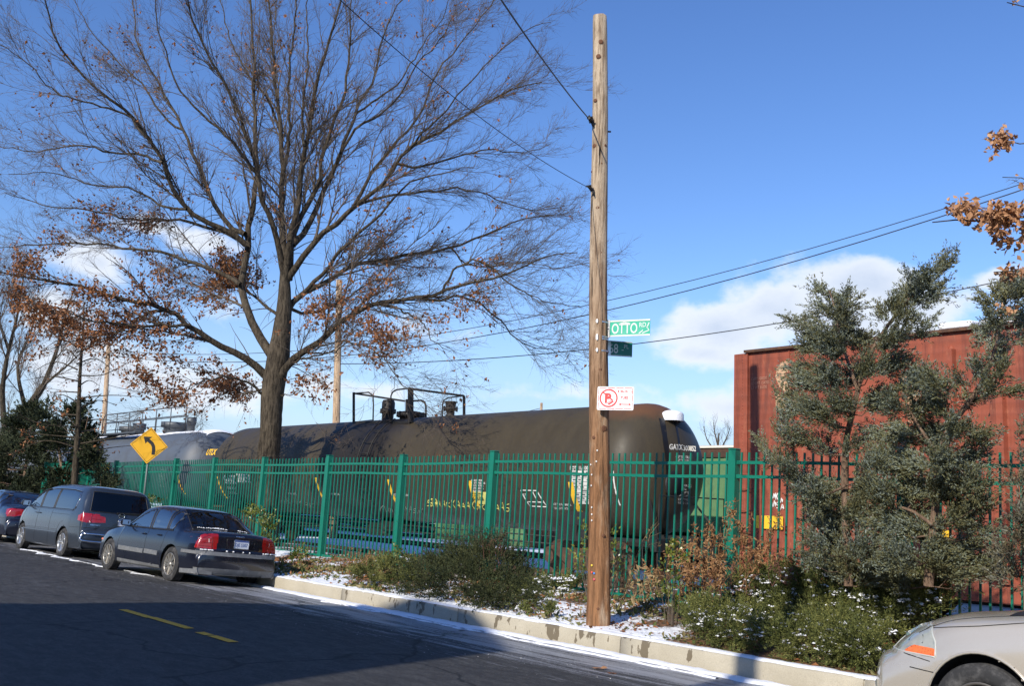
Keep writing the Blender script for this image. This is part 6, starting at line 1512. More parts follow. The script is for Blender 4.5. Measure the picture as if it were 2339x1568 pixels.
class Car:
    def __init__(s, sp, label, loc, rz, roll, name='parked_car', cat='car', scale=1.0):
        s.sp = sp; s.root = empty(name, loc, 0, label, cat, 'cars parked along the kerb')
        s.root.scale = (scale,) * 3; s.root.rotation_mode = 'XYZ'; s.root.rotation_euler = (Matrix.Rotation(rz, 3, 'Z') @ Matrix.Rotation(roll, 3, 'X')).to_euler()
        V, F, (n, m_) = shell(sp); s.x0 = sp['xr']; s.W = sp['W']; hw = s.W / 2
        regs = sp['regions'](); cell = .024
        planes = {'side': (0, 2), 'rear': (1, 2), 'top': (0, 1)}
        def flt(P, view, side):
            if view == 'side': f = np.abs(P[:, 1]) > hw * .52; f &= (P[:, 1] * side > 0) if side else True; return f
            if view == 'rear': return P[:, 0] < (.235 + np.maximum(0, P[:, 2] - 1.0) * .85)
            return P[:, 2] > sp.get('topz', .8)
        arches = [(sp['xr'], sp['rw'] , sp['ra']), (sp['xf'], sp['rw'], sp['ra'])]
        for (cx, cz, r_) in arches:
            f = (np.abs(V[:, 1]) > hw - .32); d = V[:, [0, 2]] - np.array([cx, cz]); L = np.linalg.norm(d, axis=1); k = f & (np.abs(L - r_) < cell * .62); V[k, 0] = cx + d[k, 0] / L[k] * r_; V[k, 2] = cz + d[k, 1] / L[k] * r_
        for nm, view, side, poly, mt in regs:
            pl_ = planes[view]; f = np.where(flt(V, view, side))[0]; P = V[f][:, pl_]; best = np.full(len(P), 9.); Q = P.copy()
            for i in range(len(poly)):
                q, dd_ = seg_near(P, np.array(poly[i - 1]), np.array(poly[i])); k = dd_ < best; best[k] = dd_[k]; Q[k] = q[k]
            k = best < cell * .60
            for a_, ax_ in enumerate(pl_): V[f[k], ax_] = Q[k, a_]
        Cn = V[F].mean(1); keep = np.ones(len(F), bool)
        for (cx, cz, r_) in arches: keep &= ~((np.abs(Cn[:, 1]) > hw - .30) & (np.hypot(Cn[:, 0] - cx, Cn[:, 2] - cz) < r_))
        lab = np.full(len(F), -1)
        for i, (nm, view, side, poly, mt) in enumerate(regs):
            k = flt(Cn, view, side) & poly_in(Cn[:, planes[view]], poly) & keep; lab[k] = i
        s.bvh = BVHTree.FromPolygons([Vector(v) for v in V], [tuple(f) for f in F])
        V2 = V - np.array([s.x0, 0, 0]); s.parts = {}
        groups_ = {-1: ('body', sp['paint'])}
        for i, r_ in enumerate(regs): groups_[i] = (r_[0], r_[4])
        done = {}
        for i, (nm, mt) in groups_.items():
            done.setdefault((nm, regs[i][2] if i >= 0 else 0, mt.name), [mt, []])[1].append(i)
        for (nm, side, _), (mt, ids) in done.items():
            k = np.isin(lab, ids) & keep; Fk = F[k]
            if len(Fk) == 0: continue
            u_, inv = np.unique(Fk, return_inverse=True); o = np_mesh(nm, V2[u_], inv.reshape(Fk.shape), mt, s.root, True); s.parts[(nm, side)] = o
        # arch liners, floor, wheels
        for (cx, cz, r_) in arches:
            for sd in (-1, 1):
                mb = MB()
                K_ = 20; vs_ = []; y1 = sd * (hw - .025); y0 = sd * (hw - .30)
                for i in range(K_ + 1):
                    a = -.15 + (PI + .3) * i / K_; X_, Z_ = cx - s.x0 + r_ * math.cos(a), cz + r_ * math.sin(a); vs_ += [(X_, y1 - sd * .02, Z_), (X_, y0, Z_)]
                mb.add(vs_, [(2 * i, 2 * i + 2, 2 * i + 3, 2 * i + 1) for i in range(K_)]); mb.add([vs_[2 * i + 1] for i in range(K_ + 1)], [tuple(range(K_ + 1))]); mb.build('wheel_arch_liner', M_LINER, s.root)
        MB().box(((sp['xf'] - sp['xr']) / 2, 0, .24), (sp['L'] * .82, s.W * .72, .10)).build('underbody', M_LINER, s.root)
        for cx in (sp['xr'], sp['xf']):
            for sd in (-1, 1): s.wheel(cx - s.x0, sd * (hw - sp.get('inset', .125)), sp['rt'], sd)
    def wheel(s, x, y, r, sd):
        wd = .205; T = Matrix.Scale(sd, 3, (0, 1, 0)); rr = s.sp.get('rimr', r * .64)
        pr = [(rr, -wd / 2 + .02), (rr + .02, -wd / 2), (r - .035, -wd / 2), (r - .008, -wd / 2 + .02)]
        for i in range(7): h = -wd / 2 + .03 + i * (wd - .06) / 6; pr += [(r, h - .008), (r, h + .006), (r - .007, h + .008), (r - .007, h + .011)]
        pr += [(r - .008, wd / 2 - .02), (r - .022, wd / 2 - .006), (r - .04, wd / 2 + .001), (rr + .04, wd / 2 + .004), (rr + .018, wd / 2 - .002), (rr, wd / 2 - .02), (rr - .01, wd / 2 - .05)]; CAPT = False
        ty = MB().lathe(pr, (x, y, r), 'Y', 48, M=T, cap=False).build('wheel', M_TYRE, s.root)
        rm = MB(); rm.lathe([(rr + .004, wd / 2 - .004), (rr - .004, wd / 2 + .002), (rr - .016, wd / 2 - .006), (rr - .022, wd / 2 - .07), (rr - .03, -.06)], (x, y, r), 'Y', 40, M=T, cap=False)
        rm.lathe([(.0, wd / 2 - .005), (.03, wd / 2 - .006), (.034, wd / 2 - .014), (.065, wd / 2 - .02), (.07, wd / 2 - .05), (.0, wd / 2 - .05)], (x, y, r), 'Y', 20, M=T)
        c_ = Vector((x, y, r)); st = s.sp.get('spokes', 'multi'); ns = {'multi': 20, 'seven': 7, 'five': 5, 'steel': 0}[st]
        for i in range(ns):
            a = 2 * PI * i / ns
            if st == 'multi': offs = (.0,); wd_ = .011
            else: offs = (0,); wd_ = .055
            for of in offs:
                d = Vector((math.cos(a), 0, math.sin(a))); p0 = c_ + d * .05 + Vector((0, sd * (wd / 2 - .022), 0)); p1 = c_ + (Vector((math.cos(a + (.06 if i % 2 else -.06) * (st == 'multi')), 0, math.sin(a + (.06 if i % 2 else -.06) * (st == 'multi')))) * (rr - .012)) + Vector((0, sd * (wd / 2 - .012), 0))
                rm.bar(p0, p1, wd_ * 1.6 if st == 'multi' else wd_, .02)
        if st == 'steel':
            rm.lathe([(rr - .02, wd / 2 - .03), (rr - .06, wd / 2 - .055), (.10, wd / 2 - .03), (.0, wd / 2 - .03)], (x, y, r), 'Y', 30, M=T)
            for i in range(9):
                a = 2 * PI * i / 9; rm.lathe([(.017, 0), (.014, .02), (0, .02)], c_ + Vector((math.cos(a) * .14, sd * (wd / 2 - .035), math.sin(a) * .14)), 'Y', 8, M=T)
        rm.build('rim', s.sp.get('rimmat', M_RIM), ty)
        MB().lathe([(0, -.02), (rr - .035, -.02), (rr - .035, .0), (0, .0)], (x, y, r), 'Y', 24, M=T).build('brake_disc', M_LINER, ty)
    def hit(s, o, d):
        h = s.bvh.ray_cast(Vector(o), Vector(d)); return h[0]
    def side(s, x, z, sd=1, off=.003):
        h = s.hit((x, sd * 3, z), (0, -sd, 0)); h = h if h else Vector((x, sd * s.W / 2 * .9, z)); return h + Vector((-s.x0, sd * off, 0))
    def rear(s, y, z, off=.003, front=False):
        h = s.hit((12 if front else -3, y, z), (-1 if front else 1, 0, 0)); h = h if h else Vector((0, y, z)); return h + Vector((-s.x0 + (off if front else -off), 0, 0))
    def topp(s, x, y, off=.003):
        h = s.hit((x, y, 4), (0, 0, -1)); h = h if h else Vector((x, y, 1)); return h + Vector((-s.x0, 0, off))
    def dens(s, pts, step=.04):
        out = []
        for a, b in zip(pts[:-1], pts[1:]):
            n = max(1, int(math.hypot(b[0] - a[0], b[1] - a[1]) / step)); out += [(lerp(a[0], b[0], i / n), lerp(a[1], b[1], i / n)) for i in range(n)]
        return out + [pts[-1]]
    def line(s, mb, view, pts, r=.004, sd=1, off=.0, step=.04, sides=4):
        f = {'side': lambda a, b: s.side(a, b, sd, off), 'rear': lambda a, b: s.rear(a, b, off), 'front': lambda a, b: s.rear(a, b, off, True), 'top': lambda a, b: s.topp(a, b, off)}[view]
        mb.tube([f(a, b) for a, b in s.dens(pts, step)], r, sides)
    def strip(s, mb, view, pts, hw_, sd=1, off=.012, step=.05):
        """flat moulding of half height hw_ that follows the body"""
        f = {'side': lambda a, b: s.side(a, b, sd, off), 'rear': lambda a, b: s.rear(a, b, off)}[view]; D = s.dens(pts, step); k = len(mb.v)
        for a, b in D:
            p = f(a, b); o = Vector((0, sd, 0)) if view == 'side' else Vector((-1, 0, 0)); up_ = Vector((0, 0, hw_)); mb.v += [tuple(p + up_ - o * (off + .004)), tuple(p + up_ * .8), tuple(p - up_ * .8), tuple(p - up_ - o * (off + .004))]
        for i in range(len(D) - 1):
            for j in range(3): q = k + i * 4 + j; mb.f.append((q, q + 4, q + 5, q + 1)); mb.m.append(0); mb.sm.append(False)
        for e in (k, k + 4 * (len(D) - 1)): mb.f.append((e, e + 1, e + 2, e + 3)); mb.m.append(0); mb.sm.append(False)
    def seats(s, mat, rows, z=.52, hr=True):
        for x in rows:
            for y in (-.38, .38):
                mb = MB(); mb.box((x - s.x0 + .25, y, z - .1), (.5, .5, .16), bev=.05); mb.box((x - s.x0, y, z + .25), (.15, .5, .62), bev=.06, M=Matrix.Rotation(-.2, 4, 'Y'))
                if hr: mb.box((x - s.x0 - .09, y, z + .64), (.10, .26, .18), bev=.045)
                mb.build('seat', mat, s.root)
    def plate(s, cy, cz, text, w_=.305, h=.155):
        p = s.rear(cy, cz, .012); u = Vector((0, -1, 0)); v = Vector((0, 0, 1)); w = Vector((-1, 0, 0)); o = p - u * w_ / 2 - v * h / 2
        pl_ = MB().prism(rrect(w_, h, .012), .006, frame_M(o, u, v, w)).build('licence_plate', M_PLATE, s.root)
        mb = MB(); fn = plane_fn(o, u, v, w, .0075); place_text(mb, text, .085, lambda a, b: fn(a + .018, b + .038), bold=.001, xs=.82); mb.add([fn(.004, .124), fn(w_ - .004, .124), fn(w_ - .004, .15), fn(.004, .15)], [(0, 1, 2, 3)]); mb.build('plate_lettering', M_PLATEB, pl_)
        fm = MB(); fm.tube([fn(*q) for q in ((0, 0), (w_, 0), (w_, h), (0, h))], .006, 4, closed=True); fm.build('plate_frame', M_CHROME, pl_)
    def seams(s, side_paths, rear_paths=(), top_paths=(), front_paths=()):
        mb = MB()
        for sd in (1, -1):
            for p in side_paths: s.line(mb, 'side', p, .0045, sd, -.0015)
        for p in rear_paths: s.line(mb, 'rear', p, .0045, 1, -.0015)
        for p in top_paths: s.line(mb, 'top', p, .0045, 1, -.0015)
        for p in front_paths: s.line(mb, 'front', p, .0045, 1, -.0015)
        mb.build('panel_gap', M_LINER, s.root)
    def handles(s, pts, mat, ln_=.17):
        for sd in (1, -1):
            for x, z in pts:
                mb = MB(); a, b = s.side(x - ln_ / 2, z, sd, .02), s.side(x + ln_ / 2, z, sd, .02); c_ = s.side(x, z, sd, .034); mb.tube(catmull([a - Vector((0, sd * .025, 0)), a, c_, b, b - Vector((0, sd * .025, 0))], 3), .011, 6); mb.build('door_handle', mat, s.root)
    def mirrors(s, x, z, mat, sz=(.10, .20, .14)):
        for sd in (1, -1):
            p = s.side(x, z, sd, .0); mb = MB(); c_ = p + Vector((.0, sd * .13, .05)); mb.box(c_, sz, bev=.045, rz=sd * -.15); mb.bar(p - Vector((0, sd * .03, .0)), c_ - Vector((0, sd * .04, .03)), .05, .04)
            o = mb.build('mirror', mat, s.root); MB().box(c_ - Vector((sz[0] / 2 + .002, 0, 0)), (.006, sz[1] * .8, sz[2] * .75), bev=.002).build('mirror_glass', M_CHROME, o)
    def text(s, body, view, a0, b0, size, mat, xs=1.0, bold=.001, nm='badge', sd=1):
        mb = MB()
        if view == 'rear': place_text(mb, body, size, lambda a, b: s.rear(a0 - a, b0 + b, .006), bold=bold, xs=xs)
        mb.build(nm, mat, s.root)
HEAD = math.atan2(-DD.y, -DD.x)
def car_at(px_, py_, W_, roll, inset=.03):
    """root position from where the near rear tyre meets the road in the picture"""
    t_, n_, z_ = on_road(px_, py_); return W(t_, n_ + (W_ / 2 - inset) * math.cos(roll), z_ - (W_ / 2 - inset) * math.sin(roll))
def outline(poly, hw=.02): return poly

# --- dark blue saloon
PB = paint('navy_paint', (.003, .005, .015), .2, .26, (.12, .12, .12), .09)
dloA = [(3.18, .955), (2.98, 1.07), (2.72, 1.20), (2.50, 1.285), (2.36, 1.315), (2.30, 1.32), (2.20, .95)]
dloB = [(2.12, .95), (2.20, 1.325), (1.95, 1.345), (1.70, 1.34), (1.55, 1.33), (1.48, .955)]
dloC = [(1.41, .96), (1.455, 1.315), (1.33, 1.27), (1.22, 1.16), (1.19, 1.02), (1.22, .965)]
def regs_blue():
    R_ = []
    for sd in (1, -1):
        for p in (dloA, dloB, dloC): R_.append(('side_window', 'side', sd, p, M_GLASS))
        R_.append(('taillight', 'side', sd, [(-.1, .68), (.27, .68), (.25, .82), (.19, .96), (-.1, .96)], M_TAILR))
        R_.append(('sill_trim', 'side', sd, [(1.5, .18), (3.4, .18), (3.4, .29), (1.5, .27)], M_GREYTRIM))
    R_.append(('windscreen', 'top', 0, [(2.78, -.52), (3.42, -.70), (3.42, .70), (2.78, .52)], M_GLASS))
    R_.append(('rear_window', 'top', 0, [(.88, -.62), (1.52, -.50), (1.52, .50), (.88, .62)], M_GLASSR2))
    R_.append(('bumper_trim', 'rear', 0, [(-1, .565), (1, .565), (1, .635), (-1, .635)], M_GREYTRIM)); R_.append(('bumper_valance', 'rear', 0, [(-1, .20), (1, .20), (1, .335), (-1, .335)], M_GREYTRIM))
    for s_ in (1, -1):
        R_.append(('taillight', 'rear', s_, [(s_ * .60, .68), (s_ * .63, .80), (s_ * .62, .90), (s_ * .72, .965), (s_ * 1.0, .965), (s_ * 1.0, .68)], M_TAILR))
    return R_
SPB = dict(L=4.82, W=1.83, xr=1.07, xf=3.86, rw=.33, ra=.365, rt=.322, paint=PB, tumble=.34, shoulder=.07, topz=.9,
    top=[(.07, .22), (.03, .30), (.0, .45), (.005, .58), (.02, .635), (.055, .66), (.085, .68), (.095, .80), (.10, .93), (.13, .975), (.25, 1.005), (.6, 1.02), (.86, 1.03), (1.05, 1.13), (1.30, 1.275), (1.55, 1.375), (1.85, 1.42), (2.25, 1.435), (2.6, 1.415), (2.85, 1.36), (3.15, 1.20), (3.45, 1.03), (3.58, .985), (3.9, .94), (4.3, .87), (4.55, .79), (4.70, .68), (4.79, .56), (4.82, .42), (4.78, .28), (4.72, .22)],
    belt=[(0, .88), (.3, .93), (1.0, .95), (2, .94), (3.2, .93), (3.7, .88), (4.3, .78), (4.82, .6)], width=[(0, .81), (.2, .86), (.6, .895), (1.1, .91), (2.4, .915), (3.6, .91), (4.2, .88), (4.6, .83), (4.82, .74)],
    sill=[(0, .20), (.6, .21), (1.4, .20), (3.5, .20), (4.5, .20), (4.82, .22)], bow=[(0, .16), (.25, .10), (.7, .03), (1.2, .05), (1.8, .0), (2.7, -.05), (3.3, -.14), (3.8, -.06), (4.3, -.12), (4.82, -.30)], regions=regs_blue, spokes='multi')
rollB = .068
locB = car_at(386, 1329, 1.83, rollB); nB = TN(locB)
blue = Car(SPB, 'dark blue four-door saloon parked at the kerb, rear nearest the camera', locB - Vector((.13, 0, 0)), HEAD + R(3.5), rollB, scale=.925)
def finish_blue(c):
    c.seams([[(2.17, .26), (2.17, .94)], [(3.38, .30), (3.42, .60), (3.30, .93)], [(1.40, .94), (1.42, .72), (1.5, .55), (1.52, .28)], [(.14, .655), (.95, .66)], [(.24, .66), (.22, .80), (.14, .965)]],
            [[(.56, .665), (.575, .94)], [(-.56, .665), (-.575, .94)], [(-.56, .655), (.56, .655)], [(-.80, .46), (.80, .46)]], [[(.15, .62), (.86, .66)], [(.15, -.62), (.86, -.66)], [(3.42, .74), (4.5, .66)], [(3.42, -.74), (4.5, -.66)]])
    mb = MB()
    for sd in (1, -1):
        for p in (dloA, dloB, dloC): c.line(mb, 'side', p + [p[0]], .011, sd, .0, .03, 5)
        c.line(mb, 'side', [(1.20, .945), (3.22, .94)], .013, sd, .002)
    for q in (((.88, -.62), (1.52, -.50), (1.52, .50), (.88, .62), (.88, -.62)), ((2.78, -.52), (3.42, -.70), (3.42, .70), (2.78, .52), (2.78, -.52))): c.line(mb, 'top', list(q), .013, 1, .0, .03, 5)
    mb.build('window_trim', M_TRIM, c.root)
    for sd in (1, -1):
        for a, b in ((1.58, 2.14), (2.20, 3.34)): mb = MB(); c.strip(mb, 'side', [(a, .49), (b, .50)], .048, sd, .014); mb.build('rub_strip', M_GREYTRIM, c.root)
        mb = MB(); c.strip(mb, 'side', [(.10, .60), (.66, .60)], .034, sd, .012); mb.build('bumper_trim', M_GREYTRIM, c.root); mb = MB(); c.strip(mb, 'side', [(.08, .27), (.68, .25)], .055, sd, .008); mb.build('bumper_valance', M_GREYTRIM, c.root)
        # lens divisions
        o = c.parts.get(('taillight', sd)); mb = MB()
        K_ = MB()
        pts = [(sd * .63, .80), (sd * .81, .80), (sd * .81, .86), (sd * .64, .86)]; K_.add([c.rear(a, b, .005) for a, b in pts], [(0, 1, 2, 3)]); K_.build('reversing_lens', M_TAILC, o)
        mb = MB()
        for z_ in (.725, .79, .87): c.line(mb, 'rear', [(sd * .60, z_), (sd * .84, z_)], .004, 1, .004)
        mb.build('lens_rib', M_TAILD, o)
        mb = MB(); q = c.side(4.35, .62, sd, .004); mb.box(q, (.09, .012, .04), bev=.004); mb.build('side_marker', M_AMBER, c.root)
    c.handles([(2.32, .83), (1.66, .84)], PB); c.mirrors(3.08, .96, PB)
    c.seats(M_SEATB, (1.75, 2.75), .48); MB().box((1.22 - c.x0, 0, .93), (.75, 1.3, .05)).build('parcel_shelf', M_SEATD, c.root); MB().box((3.3 - c.x0, 0, .82), (.5, 1.4, .22), bev=.06).build('dashboard', M_SEATD, c.root)
    c.plate(0, .80, 'DJE 5307'); c.text('VOLVO', 'rear', .13, .925, .036, M_CHROME, 1.5); c.text('S80', 'rear', -.40, .70, .05, M_CHROME, 1.1)
    mb = MB(); c.line(mb, 'rear', [(-.27, .71), (-.30, .88), (.30, .88), (.27, .71), (-.27, .71)], .006, 1, -.002); mb.build('plate_recess', M_TRIM, c.root)
    # snow crumbs left on the bumper and shelf
    mb = MB(); q = random.Random(3)
    for y0, y1, n in ((.55, .80, 12), (-.50, -.85, 14), (-.2, .3, 4)):
        for i in range(n): p = c.rear(lerp(y0, y1, q.random()), .648, .01); mb.lathe([(0, -.012), (q.uniform(.012, .035), -.004), (q.uniform(.008, .02), .010), (0, .014)], p + Vector((.02, 0, .01)), 'Z', 7)
    for i in range(34): p = c.topp(.90 + q.uniform(-.02, .035), q.uniform(-.1, .5), .004); mb.lathe([(0, -.006), (q.uniform(.01, .03), 0), (0, .014)], p, 'Z', 7)
    for i in range(20): p = c.topp(.90 + q.uniform(-.02, .02), q.uniform(-.55, -.35), .004); mb.lathe([(0, -.006), (q.uniform(.01, .03), 0), (0, .012)], p, 'Z', 7)
    o = mb.build('snow_flecks', M_SNOW, c.root)
finish_blue(blue)

# --- grey van
PG = paint('slate_paint', (.032, .042, .058), .4, .26, (.16, .165, .17), .16)
vA = [(3.98, 1.12), (3.60, 1.36), (3.30, 1.51), (3.16, 1.56), (3.06, 1.12)]; vB = [(2.98, 1.12), (3.08, 1.575), (2.5, 1.61), (2.18, 1.61), (2.10, 1.12)]; vC = [(2.02, 1.12), (2.10, 1.61), (1.3, 1.60), (.80, 1.56), (.72, 1.40), (.74, 1.16), (.84, 1.12)]
def regs_van():
    R_ = []
    for sd in (1, -1):
        R_.append(('side_window', 'side', sd, vA, M_GLASS))
        for p in (vB, vC): R_.append(('side_window', 'side', sd, p, M_GLASSD))
        R_.append(('taillight', 'side', sd, [(-.1, .86), (.40, .89), (.44, 1.0), (.28, 1.075), (-.1, 1.075)], M_TAILR))
    R_.append(('windscreen', 'top', 0, [(3.32, -.60), (4.28, -.78), (4.28, .78), (3.32, .60)], M_GLASS))
    R_.append(('rear_window', 'rear', 0, [(-.72, 1.13), (-.64, 1.60), (.64, 1.60), (.72, 1.13)], M_GLASSR))
    for s_ in (1, -1): R_.append(('taillight', 'rear', s_, [(s_ * .36, .89), (s_ * .38, 1.02), (s_ * .70, 1.075), (s_ * 1.1, 1.075), (s_ * 1.1, .86), (s_ * .72, .86)], M_TAILR))
    return R_
SPV = dict(L=5.10, W=1.96, xr=1.08, xf=4.08, rw=.34, ra=.385, rt=.335, paint=PG, tumble=.26, shoulder=.04, topz=1.0,
    top=[(.10, .24), (.04, .30), (.0, .45), (.01, .62), (.035, .70), (.09, .73), (.10, .80), (.12, .95), (.15, 1.10), (.25, 1.32), (.36, 1.55), (.43, 1.66), (.55, 1.715), (.9, 1.745), (1.8, 1.77), (2.6, 1.76), (3.1, 1.71), (3.4, 1.62), (3.8, 1.42), (4.2, 1.20), (4.42, 1.11), (4.65, 1.04), (4.88, .92), (5.02, .76), (5.08, .58), (5.10, .42), (5.06, .28), (5.0, .24)],
    belt=[(0, 1.02), (.3, 1.09), (1, 1.10), (3, 1.09), (4.0, 1.06), (4.5, .98), (5.1, .7)], width=[(0, .86), (.2, .91), (.6, .955), (1.2, .975), (3.5, .98), (4.4, .95), (4.8, .88), (5.1, .78)],
    sill=[(0, .24), (.6, .22), (1.5, .20), (3.8, .20), (4.8, .21), (5.1, .24)], bow=[(0, .14), (.15, .13), (.5, .12), (.9, .05), (1.5, 0), (3.0, -.05), (3.9, -.16), (4.4, -.12), (5.1, -.34)], regions=regs_van, spokes='seven', rimmat=M_RIM2)
rollV = .075; locV = car_at(137, 1272, 1.96, rollV)
van = Car(SPV, 'slate grey people carrier with dark rear glass, parked ahead of the blue saloon', locV - Vector((.10, 0, 0)), HEAD + R(2), rollV, cat='van', scale=.94)
def finish_van(c):
    c.seams([[(3.02, .28), (3.02, 1.08)], [(4.15, .45), (4.2, .8), (4.05, 1.06)], [(2.06, .28), (2.06, 1.08)], [(.92, 1.0), (2.06, 1.0)], [(1.5, .28), (1.5, .62), (1.38, .78), (1.20, .84)], [(.0, .74), (.75, .72)], [(1.5, .62), (3.0, .62), (4.1, .60)]],
            [[(-.78, .74), (.78, .74)], [(.78, .74), (.76, .88)], [(-.78, .74), (-.76, .88)], [(.74, 1.08), (.70, 1.62)], [(-.74, 1.08), (-.70, 1.62)]], [[(4.28, .78), (4.9, .62)], [(4.28, -.78), (4.9, -.62)]])
    mb = MB()
    for sd in (1, -1):
        for p in (vA, vB, vC): c.line(mb, 'side', p + [p[0]], .012, sd, .0, .03, 5)
    c.line(mb, 'rear', [(-.72, 1.13), (-.64, 1.60), (.64, 1.60), (.72, 1.13), (-.72, 1.13)], .012, 1, 0, .03, 5); c.line(mb, 'top', [(3.32, -.60), (4.28, -.78), (4.28, .78), (3.32, .60), (3.32, -.60)], .012, 1, 0, .03, 5)
    mb.build('window_trim', M_TRIM, c.root)
    for sd in (1, -1):
        mb = MB(); c.line(mb, 'side', [(4.02, 1.105), (.80, 1.105), (.70, 1.17), (.69, 1.40), (.78, 1.58), (1.3, 1.62), (2.2, 1.63), (3.1, 1.59)], .008, sd, .006, .04, 5); mb.build('chrome_strip', M_CHROME, c.root)
        mb = MB(); c.strip(mb, 'side', [(1.5, .56), (3.95, .55)], .016, sd, .008); mb.build('door_moulding', PG, c.root)
        mb = MB(); c.line(mb, 'side', [(2.9, 1.60), (3.3, 1.55), (3.75, 1.33)], .022, sd, .02, .06, 5); mb.build('rain_visor', M_TRIM, c.root)
        o = c.parts.get(('taillight', sd)); mb = MB(); mb.add([c.rear(sd * y_, z_, .005) for y_, z_ in ((.70, .865), (.90, .865), (.90, .905), (.72, .905))], [(0, 1, 2, 3)]); mb.build('reversing_lens', M_TAILC, o)
        mb = MB(); c.line(mb, 'rear', [(sd * .70, .87), (sd * .69, 1.07)], .006, 1, .004); c.line(mb, 'rear', [(sd * .47, .95), (sd * .70, .96)], .004, 1, .004); mb.build('lens_rib', M_TAILD, o)
    c.handles([(3.14, .98), (2.92, .98)], PG, .15); c.mirrors(3.86, 1.14, PG, (.11, .22, .17))
    c.seats(M_SEATD, (1.2, 2.1, 3.0), .62); MB().box((4.1 - c.x0, 0, .95), (.6, 1.5, .25), bev=.06).build('dashboard', M_SEATD, c.root)
    c.plate(-.08, .92, 'DHZ 4168'); c.text('ODYSSEY', 'rear', .70, .80, .045, M_CHROME, 1.2)
    mb = MB(); p = c.rear(0, 1.085, .012)
    for dy in (-.045, .045): mb.bar(p + Vector((0, dy, -.04)), p + Vector((0, dy * 1.1, .04)), .016, .008)
    mb.bar(p + Vector((0, -.045, 0)), p + Vector((0, .045, 0)), .008, .016); mb.tube([p + Vector((0, .075 * math.cos(a), .058 * math.sin(a))) for a in linsp(0, 2 * PI, 16)[:-1]], .007, 5, closed=True); mb.build('emblem', M_CHROME, c.root)
    mb = MB(); mb.bar(c.rear(.06, 1.15, .03), c.rear(-.50, 1.17, .02), .02, .03); mb.bar(c.rear(.12, 1.14, .03), c.rear(-.02, 1.15, .03), .04, .03); mb.build('rear_wiper', M_TRIM, c.root)
    # tubular guard on the rear bumper
    for sd in (1, -1):
        a = c.rear(sd * .86, .60, .06); b = c.rear(sd * .36, .60, .07); a2 = c.rear(sd * .86, .44, .06); b2 = c.rear(sd * .36, .44, .07); mb = MB(); mb.tube(catmull([a, b, (b + b2) / 2 + Vector((-.01, -sd * .03, 0)), b2, a2, (a + a2) / 2 + Vector((.02, sd * .03, 0)), a], 3), .022, 7)
        mb.tube([b + Vector((.12, 0, .02)), b, b2, b2 + Vector((-.0, -sd * .01, -.12)), b2 + Vector((.14, 0, -.16))], .02, 6); mb.build('bumper_guard', M_CHROME if sd > 0 else M_TRIM, c.root)
finish_van(van)

# --- near black saloon at the left edge
PK = paint('midnight_paint', (.007, .010, .026), .25, .26, (.12, .12, .12), .12)
def regs_k():
    R_ = []
    for sd in (1, -1):
        for p in (dloA, dloB, dloC): R_.append(('side_window', 'side', sd, p, M_GLASS))
        R_.append(('taillight', 'side', sd, [(-.1, .74), (.30, .76), (.42, .90), (.20, .93), (-.1, .93)], M_TAILR))
    R_.append(('windscreen', 'top', 0, [(2.78, -.52), (3.42, -.70), (3.42, .70), (2.78, .52)], M_GLASS)); R_.append(('rear_window', 'top', 0, [(.80, -.60), (1.52, -.50), (1.52, .50), (.80, .60)], M_GLASSD))
    for s_ in (1, -1): R_.append(('taillight', 'rear', s_, [(s_ * .50, .77), (s_ * .54, .90), (s_ * .70, .93), (s_ * 1.0, .93), (s_ * 1.0, .70), (s_ * .66, .72)], M_TAILR))
    return R_
SPK = dict(SPB); SPK.update(paint=PK, regions=regs_k, spokes='five', rimmat=M_RIM2)
rollK = .08; locK = W(TN(locV)[0] - 6.05, TN(locV)[1] - .02, TN(locV)[2])
blk = Car(SPK, 'dark saloon cut off by the left edge, ahead of the grey van', locK, HEAD, rollK)
def finish_k(c):
    c.seams([[(2.17, .26), (2.17, .94)], [(1.40, .94), (1.42, .72), (1.5, .55), (1.52, .28)], [(.05, .655), (.7, .66)]], [[(-.7, .655), (.7, .655)]])
    mb = MB()
    for sd in (1, -1):
        for p in (dloA, dloB, dloC): c.line(mb, 'side', p + [p[0]], .011, sd, .0, .03, 5)
    mb.build('window_trim', M_TRIM, c.root); c.handles([(2.32, .83), (1.66, .84)], PK); c.mirrors(3.08, .96, PK); c.seats(M_SEATD, (1.75, 2.75), .48); c.plate(0, .80, 'CYB 2917')
finish_k(blk)

